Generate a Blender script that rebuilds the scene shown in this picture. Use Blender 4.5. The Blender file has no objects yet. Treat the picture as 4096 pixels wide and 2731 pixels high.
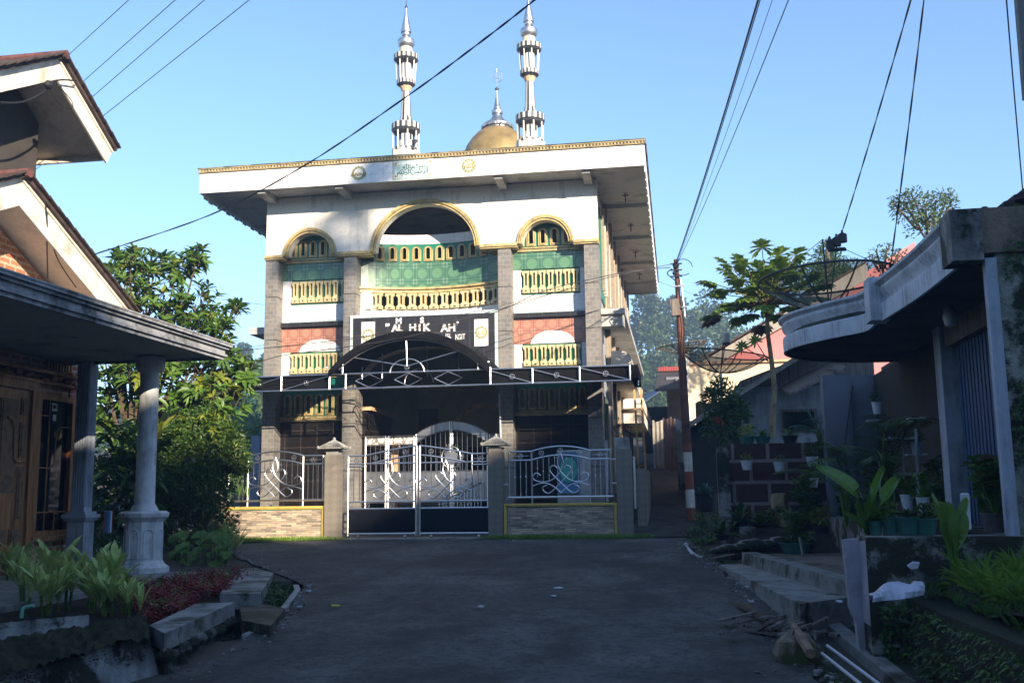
HAZE = 0.0030
import bpy, math, random
from mathutils import Vector, Matrix
rnd = random.Random(7)
S = bpy.context.scene
COL = S.collection
# ------------------------------------------------------------------ camera
FPX, W0, H0 = 4055.0, 4096.0, 2731.0
PIT, YAW, ROL = .1496, -.1587, -.01325
CAM = Vector((9.155, -21.57, 1.0915))
_F = Vector((math.sin(YAW)*math.cos(PIT), math.cos(YAW)*math.cos(PIT), math.sin(PIT)))
_R = Vector((math.cos(YAW), -math.sin(YAW), 0)); _U = _R.cross(_F)
CR = math.cos(ROL)*_R + math.sin(ROL)*_U
CU = -math.sin(ROL)*_R + math.cos(ROL)*_U
cam = bpy.data.cameras.new('camera'); cam.sensor_width = 36; cam.lens = FPX/W0*36
cam.clip_end = 2000; cam.clip_start = .05
co = bpy.data.objects.new('camera', cam); COL.objects.link(co)
co.matrix_world = Matrix(((CR.x, CU.x, -_F.x, CAM.x), (CR.y, CU.y, -_F.y, CAM.y), (CR.z, CU.z, -_F.z, CAM.z), (0, 0, 0, 1)))
S.camera = co
def at(u, v, **k):
    """survey helper: a sight line meets a real plane of the place (x=, y= or z=)"""
    d = _F + CR*((u-W0/2)/FPX) - CU*((v-H0/2)/FPX)
    ax = 'xyz'.index(list(k)[0]); t = (list(k.values())[0]-CAM[ax])/d[ax]
    return CAM + d*t
K = 4096/2352
def P(u, v, **k): return at(u*K, v*K, **k)

# ------------------------------------------------------------------ mesh builder
ORG = {}
class MB:
    def __init__(s): s.v = []; s.f = []; s.m = []; s.mi = 0
    def add(s, vs, fs, mi=None):
        o = len(s.v); s.v += [tuple(p) for p in vs]
        s.f += [tuple(i+o for i in f) for f in fs]
        if isinstance(mi, (list, tuple)): s.m += list(mi)
        else: s.m += [s.mi if mi is None else mi]*len(fs)
        return s
    def box(s, x0, x1, y0, y1, z0, z1, mi=None):
        return s.add([(x0,y0,z0),(x1,y0,z0),(x1,y1,z0),(x0,y1,z0),(x0,y0,z1),(x1,y0,z1),(x1,y1,z1),(x0,y1,z1)],
              [(0,3,2,1),(4,5,6,7),(0,1,5,4),(1,2,6,5),(2,3,7,6),(3,0,4,7)], mi)
    def hexa(s, b, t, mi=None):   # 4 bottom pts, 4 top pts
        return s.add(list(b)+list(t), [(0,3,2,1),(4,5,6,7),(0,1,5,4),(1,2,6,5),(2,3,7,6),(3,0,4,7)], mi)
    def prism(s, pts, d, mi=None):  # polygon pts (3d) extruded by d
        n = len(pts); d = Vector(d); q = [Vector(p) for p in pts]
        return s.add(q+[p+d for p in q], [tuple(range(n-1,-1,-1)), tuple(range(n,2*n))]+[(i,(i+1)%n,n+(i+1)%n,n+i) for i in range(n)], mi)
    def beam(s, a, b, w, h, up=(0,0,1), mi=None):
        a, b = Vector(a), Vector(b); d = (b-a).normalized(); r = d.cross(Vector(up)).normalized()*w/2; u = r.cross(d).normalized()*h/2
        return s.hexa([a-r-u,a+r-u,b+r-u,b-r-u],[a-r+u,a+r+u,b+r+u,b-r+u], mi)
    def tube(s, pts, r, n=6, mi=None, caps=True):
        pts = [Vector(p) for p in pts]; N = len(pts); vs = []; fs = []
        prev = None
        for i, p in enumerate(pts):
            d = (pts[min(i+1,N-1)]-pts[max(i-1,0)])
            d = d.normalized() if d.length > 1e-9 else Vector((0,0,1))
            if prev is None:
                a = Vector((0,0,1)) if abs(d.z) < .9 else Vector((1,0,0)); x = d.cross(a).normalized()
            else:
                x = prev - d*prev.dot(d); x = x.normalized() if x.length > 1e-6 else d.orthogonal().normalized()
            prev = x; y = d.cross(x); rr = r[i] if isinstance(r, (list, tuple)) else r
            for k in range(n):
                t = 2*math.pi*k/n; vs.append(p + x*(rr*math.cos(t)) + y*(rr*math.sin(t)))
        for i in range(N-1):
            for k in range(n): fs.append((i*n+k, i*n+(k+1)%n, (i+1)*n+(k+1)%n, (i+1)*n+k))
        if caps: fs += [tuple(range(n-1,-1,-1)), tuple((N-1)*n+k for k in range(n))]
        return s.add(vs, fs, mi)
    def lathe(s, prof, c=(0,0,0), n=16, mi=None, alt=None, ph=0, axis=None):  # prof [(r,z)]
        c = Vector(c); vs = []; fs = []; ms = []
        for r, z in prof:
            for k in range(n):
                t = ph+2*math.pi*k/n; vs.append(c+Vector((r*math.cos(t), r*math.sin(t), z)))
        for i in range(len(prof)-1):
            for k in range(n):
                fs.append((i*n+k, i*n+(k+1)%n, (i+1)*n+(k+1)%n, (i+1)*n+k)); ms.append(alt[k%len(alt)] if alt else (s.mi if mi is None else mi))
        if prof[0][0] > 1e-4: fs.append(tuple(range(n-1,-1,-1))); ms.append(ms[0])
        if prof[-1][0] > 1e-4: fs.append(tuple((len(prof)-1)*n+k for k in range(n))); ms.append(ms[0])
        return s.add(vs, fs, ms)
    def ball(s, c, r, n=8, sc=(1,1,1), mi=None):
        m = n//2+1; vs = []; fs = []
        for i in range(m+1):
            a = math.pi*i/m
            for k in range(n):
                t = 2*math.pi*k/n; vs.append((c[0]+sc[0]*r*math.sin(a)*math.cos(t), c[1]+sc[1]*r*math.sin(a)*math.sin(t), c[2]+sc[2]*r*math.cos(a)))
        for i in range(m):
            for k in range(n): fs.append((i*n+k, (i+1)*n+k, (i+1)*n+(k+1)%n, i*n+(k+1)%n))
        return s.add(vs, fs, mi)
    def build(s, name, mat, parent=None, smooth=False, label=None):
        o0 = ORG.get(parent.name, Vector((0,0,0))) if parent else Vector((0,0,0))
        me = bpy.data.meshes.new(name); me.from_pydata([(x-o0.x, y-o0.y, z-o0.z) for x, y, z in s.v], [], s.f)
        mats = mat if isinstance(mat, (list, tuple)) else [mat]
        for m in mats: me.materials.append(m)
        if any(s.m): me.polygons.foreach_set('material_index', s.m)
        if smooth:
            me.polygons.foreach_set('use_smooth', [True]*len(me.polygons))
            try: me.set_sharp_from_angle(angle=math.radians(38))
            except Exception: pass
        me.update()
        o = bpy.data.objects.new(name, me); COL.objects.link(o)
        if parent: o.parent = parent; ORG[o.name] = o0
        if label: o['label'] = label
        return o
def tag(o, label=None, cat=None, group=None, kind=None):
    for k, x in (('label', label), ('category', cat), ('group', group), ('kind', kind)):
        if x: o[k] = x
    return o
def thing(name, label, cat, loc=(0,0,0), group=None):
    o = bpy.data.objects.new(name, None); COL.objects.link(o); o.location = loc; o.empty_display_size = .1
    ORG[o.name] = Vector(loc); return tag(o, label, cat, group)
def kids(o): return [c for c in list(bpy.data.objects) if c.parent == o]
def dup(root, loc, rot=0, scale=1, label=None, group=None):
    def cp(o, par):
        c = o.copy(); COL.objects.link(c)
        if par: c.parent = par
        for ch in KID.get(o.name) or kids(o): cp(ch, c)
        return c
    r = cp(root, None); r.location = loc; r.rotation_euler = (0, 0, rot); r.scale = (scale,)*3
    if label: r['label'] = label
    if group: r['group'] = group
    return r
KID = {}
def one(mb, name, mat, label, cat, loc=(0,0,0), smooth=False, group=None, kind=None):
    """a thing that is a single mesh, origin at loc"""
    d = bpy.data.objects.new('tmp', None); ORG['tmp'] = Vector(loc)
    o = mb.build(name, mat, d, smooth); o.parent = None; o.location = loc
    bpy.data.objects.remove(d); ORG.pop(o.name, None)
    return tag(o, label, cat, group, kind)
def spl(pts, n=5):
    """smooth curve through points"""
    pts = [Vector(p) for p in pts]; out = []
    for i in range(len(pts)-1):
        p0, p1, p2, p3 = pts[max(i-1,0)], pts[i], pts[i+1], pts[min(i+2,len(pts)-1)]
        for j in range(n):
            t = j/n; out.append(.5*((2*p1)+(p2-p0)*t+(2*p0-5*p1+4*p2-p3)*t*t+(3*p1-p0-3*p2+p3)*t**3))
    return out+[pts[-1]]

# ------------------------------------------------------------------ materials
def newmat(name, rough=.7, metal=0, spec=.4):
    m = bpy.data.materials.new(name); m.use_nodes = True; nt = m.node_tree
    b = nt.nodes['Principled BSDF']; b.inputs['Roughness'].default_value = rough; b.inputs['Metallic'].default_value = metal
    b.inputs['Specular IOR Level'].default_value = spec
    return m, nt, b
class G:
    """tiny node expression helper"""
    def __init__(s, nt, wall=False):
        s.nt = nt; tc = nt.nodes.new('ShaderNodeTexCoord'); s.obj = tc.outputs['Object']
        if wall:
            sp = nt.nodes.new('ShaderNodeSeparateXYZ'); nt.links.new(s.obj, sp.inputs[0])
            s.u = s.m('ADD', sp.outputs[0], sp.outputs[1]); s.w = sp.outputs[2]
            cb = nt.nodes.new('ShaderNodeCombineXYZ'); nt.links.new(s.u, cb.inputs[0]); nt.links.new(s.w, cb.inputs[1]); s.vec = cb.outputs[0]
        else: s.vec = s.obj
    def lk(s, a, i):
        if isinstance(a, (int, float)): i.default_value = a
        elif isinstance(a, tuple): i.default_value = a if len(a) == len(i.default_value) else (*a, 1)[:len(i.default_value)]
        else: s.nt.links.new(a, i)
    def m(s, op, a, b=0, c=None):
        n = s.nt.nodes.new('ShaderNodeMath'); n.operation = op; s.lk(a, n.inputs[0]); s.lk(b, n.inputs[1])
        if c is not None: s.lk(c, n.inputs[2])
        return n.outputs[0]
    def noise(s, sc, det=4, rough=.55, vec=None, stretch=None):
        n = s.nt.nodes.new('ShaderNodeTexNoise'); n.inputs['Scale'].default_value = sc; n.inputs['Detail'].default_value = det; n.inputs['Roughness'].default_value = rough
        v = vec or s.obj
        if stretch:
            mp = s.nt.nodes.new('ShaderNodeMapping'); mp.inputs['Scale'].default_value = stretch; s.nt.links.new(v, mp.inputs[0]); v = mp.outputs[0]
        s.nt.links.new(v, n.inputs['Vector']); return n.outputs['Fac']
    def ramp(s, fac, stops, mode='LINEAR'):
        n = s.nt.nodes.new('ShaderNodeValToRGB'); cr = n.color_ramp; cr.interpolation = mode
        while len(cr.elements) < len(stops): cr.elements.new(.5)
        for e, (p, c) in zip(cr.elements, stops): e.position = p; e.color = (*c, 1) if len(c) == 3 else c
        s.nt.links.new(fac, n.inputs[0]); return n.outputs[0]
    def mix(s, f, a, b, mode='MIX'):
        n = s.nt.nodes.new('ShaderNodeMix'); n.data_type = 'RGBA'; n.blend_type = mode
        s.lk(f, n.inputs[0]); s.lk(a, n.inputs[6]); s.lk(b, n.inputs[7]); return n.outputs[2]
    def brick(s, w, h, mortar, c1, c2, cm, bias=0, off=.5, vec=None):
        n = s.nt.nodes.new('ShaderNodeTexBrick'); s.nt.links.new(vec or s.vec, n.inputs[0]); n.offset = off
        n.inputs['Scale'].default_value = 1; n.inputs['Brick Width'].default_value = w; n.inputs['Row Height'].default_value = h
        n.inputs['Mortar Size'].default_value = mortar; n.inputs['Bias'].default_value = bias; n.inputs['Mortar Smooth'].default_value = .1
        for k, c in (('Color1', c1), ('Color2', c2), ('Mortar', cm)): n.inputs[k].default_value = (*c, 1)
        return n.outputs['Color'], n.outputs['Fac']
    def bump(s, b, h, st=.3, dist=.02):
        n = s.nt.nodes.new('ShaderNodeBump'); n.inputs['Strength'].default_value = st; n.inputs['Distance'].default_value = dist
        s.nt.links.new(h, n.inputs['Height']); s.nt.links.new(n.outputs[0], b.inputs['Normal'])
def plain(name, c, rough=.6, metal=0, var=.18, sc=3, bump=.15, spec=.4, bsc=40, c2=None):
    m, nt, b = newmat(name, rough, metal, spec); g = G(nt)
    d = c2 or tuple(x*(1-var*1.6) for x in c); e = tuple(min(1, x*(1+var*.5)) for x in c)
    f = g.noise(sc, 6, .6); nt.links.new(g.ramp(f, [(.3, d), (.52, c), (.75, e)]), b.inputs['Base Color'])
    if bump: g.bump(b, g.noise(bsc, 5), bump, .01)
    return m
def dirty(name, c, dirt, amt=.5, streak=(6, 6, .7), rough=.75, moss=None, mossamt=.4, bump=.3):
    """paint or plaster with rain streaks, stains and optional moss"""
    m, nt, b = newmat(name, rough); g = G(nt)
    st = g.noise(1.6, 8, .65, stretch=streak); bl = g.noise(2.2, 7, .6)
    f = g.m('MULTIPLY', st, bl); col = g.mix(g.ramp(f, [(.22-.0*amt, (0,0,0)), (.22+.25/amt*.5, (1,1,1))]), c, dirt) if False else g.mix(g.ramp(f, [(.30-.16*amt, (0,0,0)), (.42-.08*amt, (1,1,1))]), c, dirt)
    col2 = g.mix(g.ramp(g.noise(18, 5), [(.35, (0,0,0)), (.75, (.35,)*3)]), col, tuple(x*.55 for x in c))
    if moss:
        mf = g.ramp(g.noise(1.7, 9, .68), [(.62-.3*mossamt, (0,0,0)), (.68-.3*mossamt, (1,1,1))])
        mc = g.mix(g.noise(30, 4), tuple(x*.5 for x in moss), moss); col2 = g.mix(mf, col2, mc)
    nt.links.new(col2, b.inputs['Base Color']); g.bump(b, g.noise(22, 8, .7), bump, .03)
    return m
def leafmat(name, c, c2, rough=.45, tr=.25, sc=2.5):
    m, nt, b = newmat(name, rough, 0, .45); g = G(nt)
    f = g.noise(sc, 3); f2 = g.noise(23, 2)
    col = g.mix(g.ramp(g.m('MULTIPLY_ADD', f2, .5, g.m('MULTIPLY', f, .6)), [(.38, (0,0,0)), (.72, (1,1,1))]), c, c2)
    nt.links.new(col, b.inputs['Base Color'])
    t = nt.nodes.new('ShaderNodeBsdfTranslucent'); nt.links.new(col, t.inputs[0])
    mx = nt.nodes.new('ShaderNodeMixShader'); mx.inputs[0].default_value = tr
    nt.links.new(b.outputs[0], mx.inputs[1]); nt.links.new(t.outputs[0], mx.inputs[2])
    nt.links.new(mx.outputs[0], nt.nodes['Material Output'].inputs[0]); return m
def medallion_tile(name, s, x0, z0, base, light, disc, rough=.25):
    m, nt, b = newmat(name, rough, 0, .5); g = G(nt, True)
    u = g.m('SUBTRACT', g.m('FRACT', g.m('DIVIDE', g.m('SUBTRACT', g.u, x0), s)), .5)
    v = g.m('SUBTRACT', g.m('FRACT', g.m('DIVIDE', g.m('SUBTRACT', g.w, z0), s)), .5)
    r = g.m('SQRT', g.m('ADD', g.m('MULTIPLY', u, u), g.m('MULTIPLY', v, v)))
    au, av = g.m('ABSOLUTE', u), g.m('ABSOLUTE', v); mx = g.m('MAXIMUM', au, av); mn = g.m('MINIMUM', au, av)
    def band(x, a, w): return g.m('LESS_THAN', g.m('ABSOLUTE', g.m('SUBTRACT', x, a)), w)
    col = g.mix(g.m('LESS_THAN', r, .30), base, disc)
    pet = g.m('LESS_THAN', g.m('ABSOLUTE', g.m('SUBTRACT', r, g.m('MULTIPLY_ADD', g.m('COSINE', g.m('MULTIPLY', g.m('ARCTAN2', v, u), 8)), .025, .12))), .018)
    ln = g.m('MAXIMUM', g.m('MAXIMUM', band(r, .30, .014), band(r, .21, .010)), g.m('MAXIMUM', pet, band(mx, .40, .009)))
    cs = g.m('MULTIPLY', g.m('GREATER_THAN', mn, .33), g.m('LESS_THAN', mn, .44)); ln = g.m('MAXIMUM', ln, g.m('MULTIPLY', cs, .7))
    col = g.mix(g.m('MULTIPLY', ln, .75), col, light)
    col = g.mix(g.m('GREATER_THAN', mx, .488), col, tuple(x*.6 for x in base))
    col = g.mix(g.m('MULTIPLY', g.noise(1.3, 3), .35), col, tuple(x*.7 for x in base))
    nt.links.new(col, b.inputs['Base Color']); return m
def brickmat(name, w, h, mo, c1, c2, cm, rough=.7, bump=.4, var=None, off=.5, spec=.4, third=None, dist=.01):
    m, nt, b = newmat(name, rough, 0, spec); g = G(nt, True)
    col, fac = g.brick(w, h, mo, c1, c2, cm, off=off)
    if third:
        c3, f3 = g.brick(w, h, 0, (0,0,0), (1,1,1), (0,0,0), off=off, vec=None)
        # a second random value per brick row from shifted noise
        nz = g.noise(1/w*.9, 1, .5, vec=g.vec, stretch=(1, w/h, 1)); col = g.mix(g.ramp(nz, [(.56, (0,0,0)), (.6, (1,1,1))]), col, g.mix(fac, third, cm))
    nz = g.noise(12, 6, .6); col = g.mix(g.ramp(nz, [(.3, (.5,)*3), (.7, (0,0,0))]), col, tuple(x*.55 for x in c1))
    if var: col = g.mix(g.ramp(g.noise(1.5, 6), [(.45, (0,0,0)), (.6, (.8,)*3)]), col, var)
    nt.links.new(col, b.inputs['Base Color'])
    if bump: g.bump(b, g.m('SUBTRACT', 1, fac), bump, dist)
    return m
M = {}
M['white'] = dirty('white_plaster', (.78, .75, .68), (.48, .45, .39), .26, rough=.75, bump=.08)
M['whitetile'] = brickmat('white_tile', .2, .2, .003, (.82, .80, .76), (.80, .79, .76), (.5, .47, .42), .3, .1, off=0)
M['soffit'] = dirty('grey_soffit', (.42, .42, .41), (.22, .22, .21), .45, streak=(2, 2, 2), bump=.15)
M['gold'] = plain('gold_paint', (.50, .38, .17), .5, .1, .35, 8, .1)
M['goldb'] = plain('pale_gold_paint', (.60, .50, .27), .5, .1, .25, 10, .1)
M['green'] = plain('green_paint', (.012, .16, .10), .4, 0, .15, 4, .1)
M['gtile'] = medallion_tile('green_medallion_tile', .365, .27, 6.045, (.055, .145, .085), (.22, .33, .24), (.085, .215, .095))
M['otile'] = medallion_tile('orange_medallion_tile', .285, .1, 4.365, (.34, .145, .10), (.52, .33, .27), (.42, .19, .12))
M['stone'] = brickmat('grey_stone_tile', .15, .1, .0025, (.235, .215, .19), (.14, .135, .125), (.42, .39, .35), .5, .3, off=.5, third=(.185, .18, .175))
M['stonewarm'] = brickmat('warm_stone_tile', .15, .1, .0025, (.32, .26, .19), (.23, .2, .16), (.38, .33, .26), .5, .3, third=(.28, .23, .17))
M['groove'] = plain('dark_groove', (.05, .048, .045), .8)
M['blacktile'] = brickmat('black_granite_tile', .38, .38, .004, (.012, .010, .010), (.016, .014, .014), (.10, .09, .08), .2, .05, off=0, spec=.3)
M['signtile'] = brickmat('dark_sign_tile', .31, .62, .004, (.022, .021, .024), (.03, .028, .03), (.11, .11, .11), .35, .05, off=0, spec=.4)
M['border'] = None
m, nt, b = newmat('patterned_border_tile', .35); g = G(nt, True)
uu = g.m('FRACT', g.m('MULTIPLY', g.u, 6.5)); r_ = g.m('SINE', g.m('MULTIPLY', g.noise(38, 2), 40))
nt.links.new(g.mix(g.m('GREATER_THAN', g.m('ADD', r_, g.m('MULTIPLY', g.m('SUBTRACT', uu, .5), .8)), .25), (.62, .66, .62), (.16, .30, .33)), b.inputs['Base Color']); M['border'] = m
M['chrome'] = plain('stainless_steel', (.66, .66, .68), .38, 1, .05, 6, 0)
M['steel2'] = plain('brushed_steel', (.50, .51, .53), .42, 1, .2, 4, 0)
M['blackroof'] = plain('black_glossy_sheet', (.008, .008, .009), .85, 0, .3, 2, .05, .08)
M['ledge'] = brickmat('ledgestone', .20, .035, .002, (.66, .53, .38), (.085, .08, .08), (.09, .08, .07), .75, .6, third=(.36, .27, .20))
M['yellow'] = plain('yellow_trim_paint', (.58, .41, .10), .5, 0, .2, 6, .1)
M['diamond'] = None
m, nt, b = newmat('diamond_stone_tile', .6); g = G(nt, True)
a1 = g.m('FRACT', g.m('MULTIPLY', g.m('ADD', g.u, g.w), 3.6)); a2 = g.m('FRACT', g.m('MULTIPLY', g.m('SUBTRACT', g.u, g.w), 3.6))
ck = g.m('ABSOLUTE', g.m('SUBTRACT', g.m('GREATER_THAN', a1, .5), g.m('GREATER_THAN', a2, .5)))
cc = g.mix(ck, (.20, .175, .14), (.245, .215, .175)); cc = g.mix(g.m('MULTIPLY', g.noise(3, 6), .8), cc, (.13, .115, .10)); nt.links.new(cc, b.inputs['Base Color'])
g.bump(b, g.noise(40, 4), .2, .01); M['diamond'] = m
M['conc'] = dirty('weathered_concrete', (.34, .33, .31), (.12, .115, .10), .6, streak=(3, 3, 2), moss=(.035, .05, .012), mossamt=.12)
M['concmoss'] = dirty('mossy_concrete', (.30, .29, .27), (.06, .058, .05), .85, streak=(4, 4, .8), moss=(.02, .024, .008), mossamt=.52, bump=.8)
M['kerb'] = dirty('kerb_concrete', (.27, .265, .25), (.10, .10, .09), .55, streak=(3, 3, 3), moss=(.03, .04, .012), mossamt=.2, bump=.4)
M['darkmoss'] = plain('dark_moss', (.022, .025, .010), .95, 0, .5, 6, 1, .2, 25)
M['soil'] = plain('dark_soil', (.028, .022, .015), .95, 0, .5, 4, .8, .2, 20)
M['cream'] = dirty('cream_eave_paint', (.74, .69, .60), (.40, .34, .26), .35, streak=(2, 2, 1), bump=.12)
M['soffitbeige'] = dirty('beige_eave_board', (.80, .70, .57), (.50, .42, .32), .35, streak=(1, 1, 1), bump=.08)
M['rooftile'] = plain('old_roof_tile', (.065, .045, .038), .85, 0, .5, 6, .6, .3, 20)
M['wood'] = None
m, nt, b = newmat('varnished_teak', .38, 0, .5); g = G(nt)
f = g.noise(3, 8, .6, stretch=(9, 9, .8)); nt.links.new(g.ramp(f, [(.3, (.12, .042, .014)), (.5, (.36, .15, .05)), (.72, (.50, .28, .12))]), b.inputs['Base Color']); g.bump(b, f, .15, .01); M['wood'] = m
M['woodgrey'] = None
m, nt, b = newmat('weathered_board', .85); g = G(nt, True)
f = g.noise(3, 8, .65, stretch=(14, 14, .6)); bd = g.m('LESS_THAN', g.m('FRACT', g.m('MULTIPLY', g.u, 5)), .06)
cc = g.ramp(f, [(.3, (.07, .055, .045)), (.55, (.19, .16, .135)), (.75, (.30, .26, .22))]); nt.links.new(g.mix(bd, cc, (.02, .018, .015)), b.inputs['Base Color']); g.bump(b, f, .4, .01); M['woodgrey'] = m
M['woodlight'] = plain('pale_ladder_wood', (.58, .27, .10), .7, 0, .3, 12, .3)
M['rustpole'] = plain('rusty_steel_pole', (.13, .052, .034), .75, .2, .45, 7, .4)
M['polewhite'] = dirty('pole_white_band', (.62, .58, .50), (.22, .15, .1), .5)
M['polered'] = dirty('pole_red_band', (.24, .06, .03), (.14, .05, .03), .4)
M['brick'] = brickmat('red_brick', .23, .085, .018, (.40, .16, .085), (.52, .26, .15), (.60, .50, .37), .85, .6)
M['brickcorner'] = brickmat('painted_brick_corner', .23, .085, .016, (.42, .10, .08), (.34, .09, .07), (.40, .40, .42), .85, .5)
M['greypaint'] = dirty('grey_blue_paint', (.40, .44, .51), (.17, .18, .20), .45, streak=(7, 7, .4), bump=.12)
M['columnpaint'] = dirty('column_paint', (.62, .63, .63), (.16, .17, .18), .3, streak=(3, 3, .5), bump=.08)
M['corniceR'] = dirty('stained_cornice_paint', (.58, .61, .66), (.20, .21, .23), .42, streak=(14, 14, .25), bump=.15)
M['shutter'] = plain('blue_steel_shutter', (.04, .085, .18), .5, 0, .12, 5, .05)
M['block'] = None
m, nt, b = newmat('big_brown_block', .9); g = G(nt, True)
c_, f_ = g.brick(.56, .345, .028, (.085, .035, .028), (.06, .028, .024), (.32, .25, .235))
c_ = g.mix(g.m('MULTIPLY', g.noise(30, 6, .7), .75), c_, (.02, .012, .01)); nt.links.new(c_, b.inputs['Base Color']); g.bump(b, g.noise(30, 6), .5, .02); M['block'] = m
M['housewall'] = dirty('grey_house_plaster', (.33, .36, .38), (.15, .16, .16), .6, streak=(3, 3, .6))
M['pink'] = plain('pink_wall', (.56, .20, .205), .8, 0, .06, 1, .05)
M['creamwall'] = brickmat('cream_block_wall', .55, .26, .005, (.78, .64, .45), (.74, .60, .42), (.55, .43, .3), .8, .25)
M['fascia2'] = dirty('grey_bargeboard', (.30, .28, .24), (.2, .18, .15), .5)
M['redroof'] = plain('red_metal_roof', (.32, .05, .045), .5, 0, .2, 6, .1)
M['blueroof'] = plain('blue_grey_roof', (.07, .10, .16), .6, 0, .3, 4, .2)
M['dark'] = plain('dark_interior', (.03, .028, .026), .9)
M['darkgrey'] = plain('charcoal_paint', (.05, .05, .055), .7)
M['interior'] = plain('interior_cream', (.34, .34, .23), .8, 0, .2, 1, 0)
M['glass'] = plain('dark_window_glass', (.006, .007, .008), .06, 0, .1, 2, 0, .6)
M['mesh'] = None
m, nt, b = newmat('dish_wire_mesh', .5, .6); g = G(nt); b.inputs['Base Color'].default_value = (.22, .21, .13, 1)
tr = nt.nodes.new('ShaderNodeBsdfTransparent'); mx = nt.nodes.new('ShaderNodeMixShader'); mx.inputs[0].default_value = .55
nt.links.new(tr.outputs[0], mx.inputs[1]); nt.links.new(b.outputs[0], mx.inputs[2]); nt.links.new(mx.outputs[0], nt.nodes['Material Output'].inputs[0]); M['mesh'] = m
M['cable'] = plain('black_cable', (.012, .012, .015), .6, 0, .1, 5, 0)
M['domeg'] = plain('old_brass_dome', (.27, .19, .07), .5, .3, .25, 3, .05)
M['bandw'] = plain('minaret_white', (.54, .52, .48), .55, 0, .12, 6, .05)
M['bandk'] = plain('minaret_black', (.035, .035, .035), .45, 0, .1, 6, .05)
M['apricot'] = plain('apricot_tile', (.62, .38, .22), .5, 0, .15, 6, .05)
M['marble'] = None
m, nt, b = newmat('veined_marble', .15); g = G(nt)
f = g.m('ABSOLUTE', g.m('SUBTRACT', g.noise(5, 6, .6), .5)); nt.links.new(g.ramp(f, [(.01, (.12, .11, .10)), (.06, (.62, .60, .56))]), b.inputs['Base Color']); M['marble'] = m
M['potwhite'] = plain('white_plastic_pot', (.50, .53, .56), .4, 0, .1, 5, 0)
M['potgreen'] = plain('green_plastic_pot', (.035, .13, .11), .4, 0, .2, 5, 0)
M['potblack'] = plain('black_plastic_pot', (.015, .015, .018), .5, 0, .2, 5, 0)
M['potgrey'] = plain('grey_clay_pot', (.12, .10, .10), .8, 0, .3, 8, .2)
M['red'] = plain('red_paint', (.45, .03, .03), .5)
M['blue'] = plain('blue_banner', (.08, .22, .42), .5, 0, .2, 3, 0)
M['teal'] = plain('teal_print', (.05, .42, .36), .5, 0, .2, 5, 0)
M['lime'] = plain('lime_cloth', (.16, .42, .04), .6)
M['plastic'] = plain('white_plastic_bag', (.50, .50, .58), .35, 0, .15, 8, .6, .5, 12)
M['paper'] = plain('litter_paper', (.50, .52, .55), .7, 0, .05, 8, 0)
M['yellowlitter'] = plain('yellow_litter', (.6, .55, .05), .7)
M['lwhite'] = plain('letter_white', (.62, .60, .58), .5, 0, .35, 9, 0)
M['lblack'] = plain('calligraphy_ink', (.03, .04, .04), .6, 0, 0, 5, 0)
M['lgreen'] = plain('medallion_green', (.10, .24, .16), .5, 0, .3, 12, 0)
M['calli'] = plain('gold_script', (.30, .22, .05), .5, 0, .1, 8, 0)
M['paleblue'] = plain('pale_aqua_tile', (.42, .58, .55), .4, 0, .15, 8, 0)
M['sage'] = plain('olive_gold_tile', (.42, .36, .18), .45, 0, .35, 25, 0)
M['bark'] = plain('bark', (.10, .075, .05), .95, 0, .4, 9, .8, .2, 14)
M['papbark'] = plain('papaya_trunk', (.27, .22, .12), .9, 0, .35, 7, .5, .2, 14)
M['L_big'] = leafmat('leaf_large_green', (.025, .075, .012), (.12, .22, .025))
M['L_dark'] = leafmat('leaf_dark_green', (.020, .055, .010), (.07, .13, .02))
M['L_mid'] = leafmat('leaf_mid_green', (.045, .11, .012), (.14, .24, .03))
M['L_yel'] = leafmat('leaf_yellow_green', (.10, .15, .015), (.26, .28, .03))
M['L_varg'] = leafmat('leaf_pale_variegated', (.26, .38, .07), (.62, .68, .26), sc=9)
M['L_red'] = leafmat('leaf_dark_red', (.09, .006, .008), (.32, .018, .025))
M['L_pap'] = leafmat('leaf_papaya', (.09, .20, .025), (.30, .40, .07), tr=.4)
M['L_brown'] = leafmat('leaf_dry_brown', (.10, .04, .02), (.2, .1, .05))
M['L_far'] = leafmat('leaf_far_forest', (.012, .035, .010), (.05, .095, .022), sc=.25)
M['L_far2'] = leafmat('leaf_far_light', (.03, .07, .015), (.09, .14, .03), sc=.4)
M['L_blue'] = leafmat('leaf_blue_green', (.03, .10, .07), (.08, .2, .14))
M['L_banana'] = leafmat('leaf_banana', (.06, .14, .012), (.14, .24, .022))
M['L_grass'] = leafmat('grass_blade', (.06, .15, .012), (.20, .30, .03), sc=5)
M['gatepanel'] = plain('dark_blue_steel_sheet', (.012, .014, .019), .3, .3, .2, 2, .02)
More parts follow.
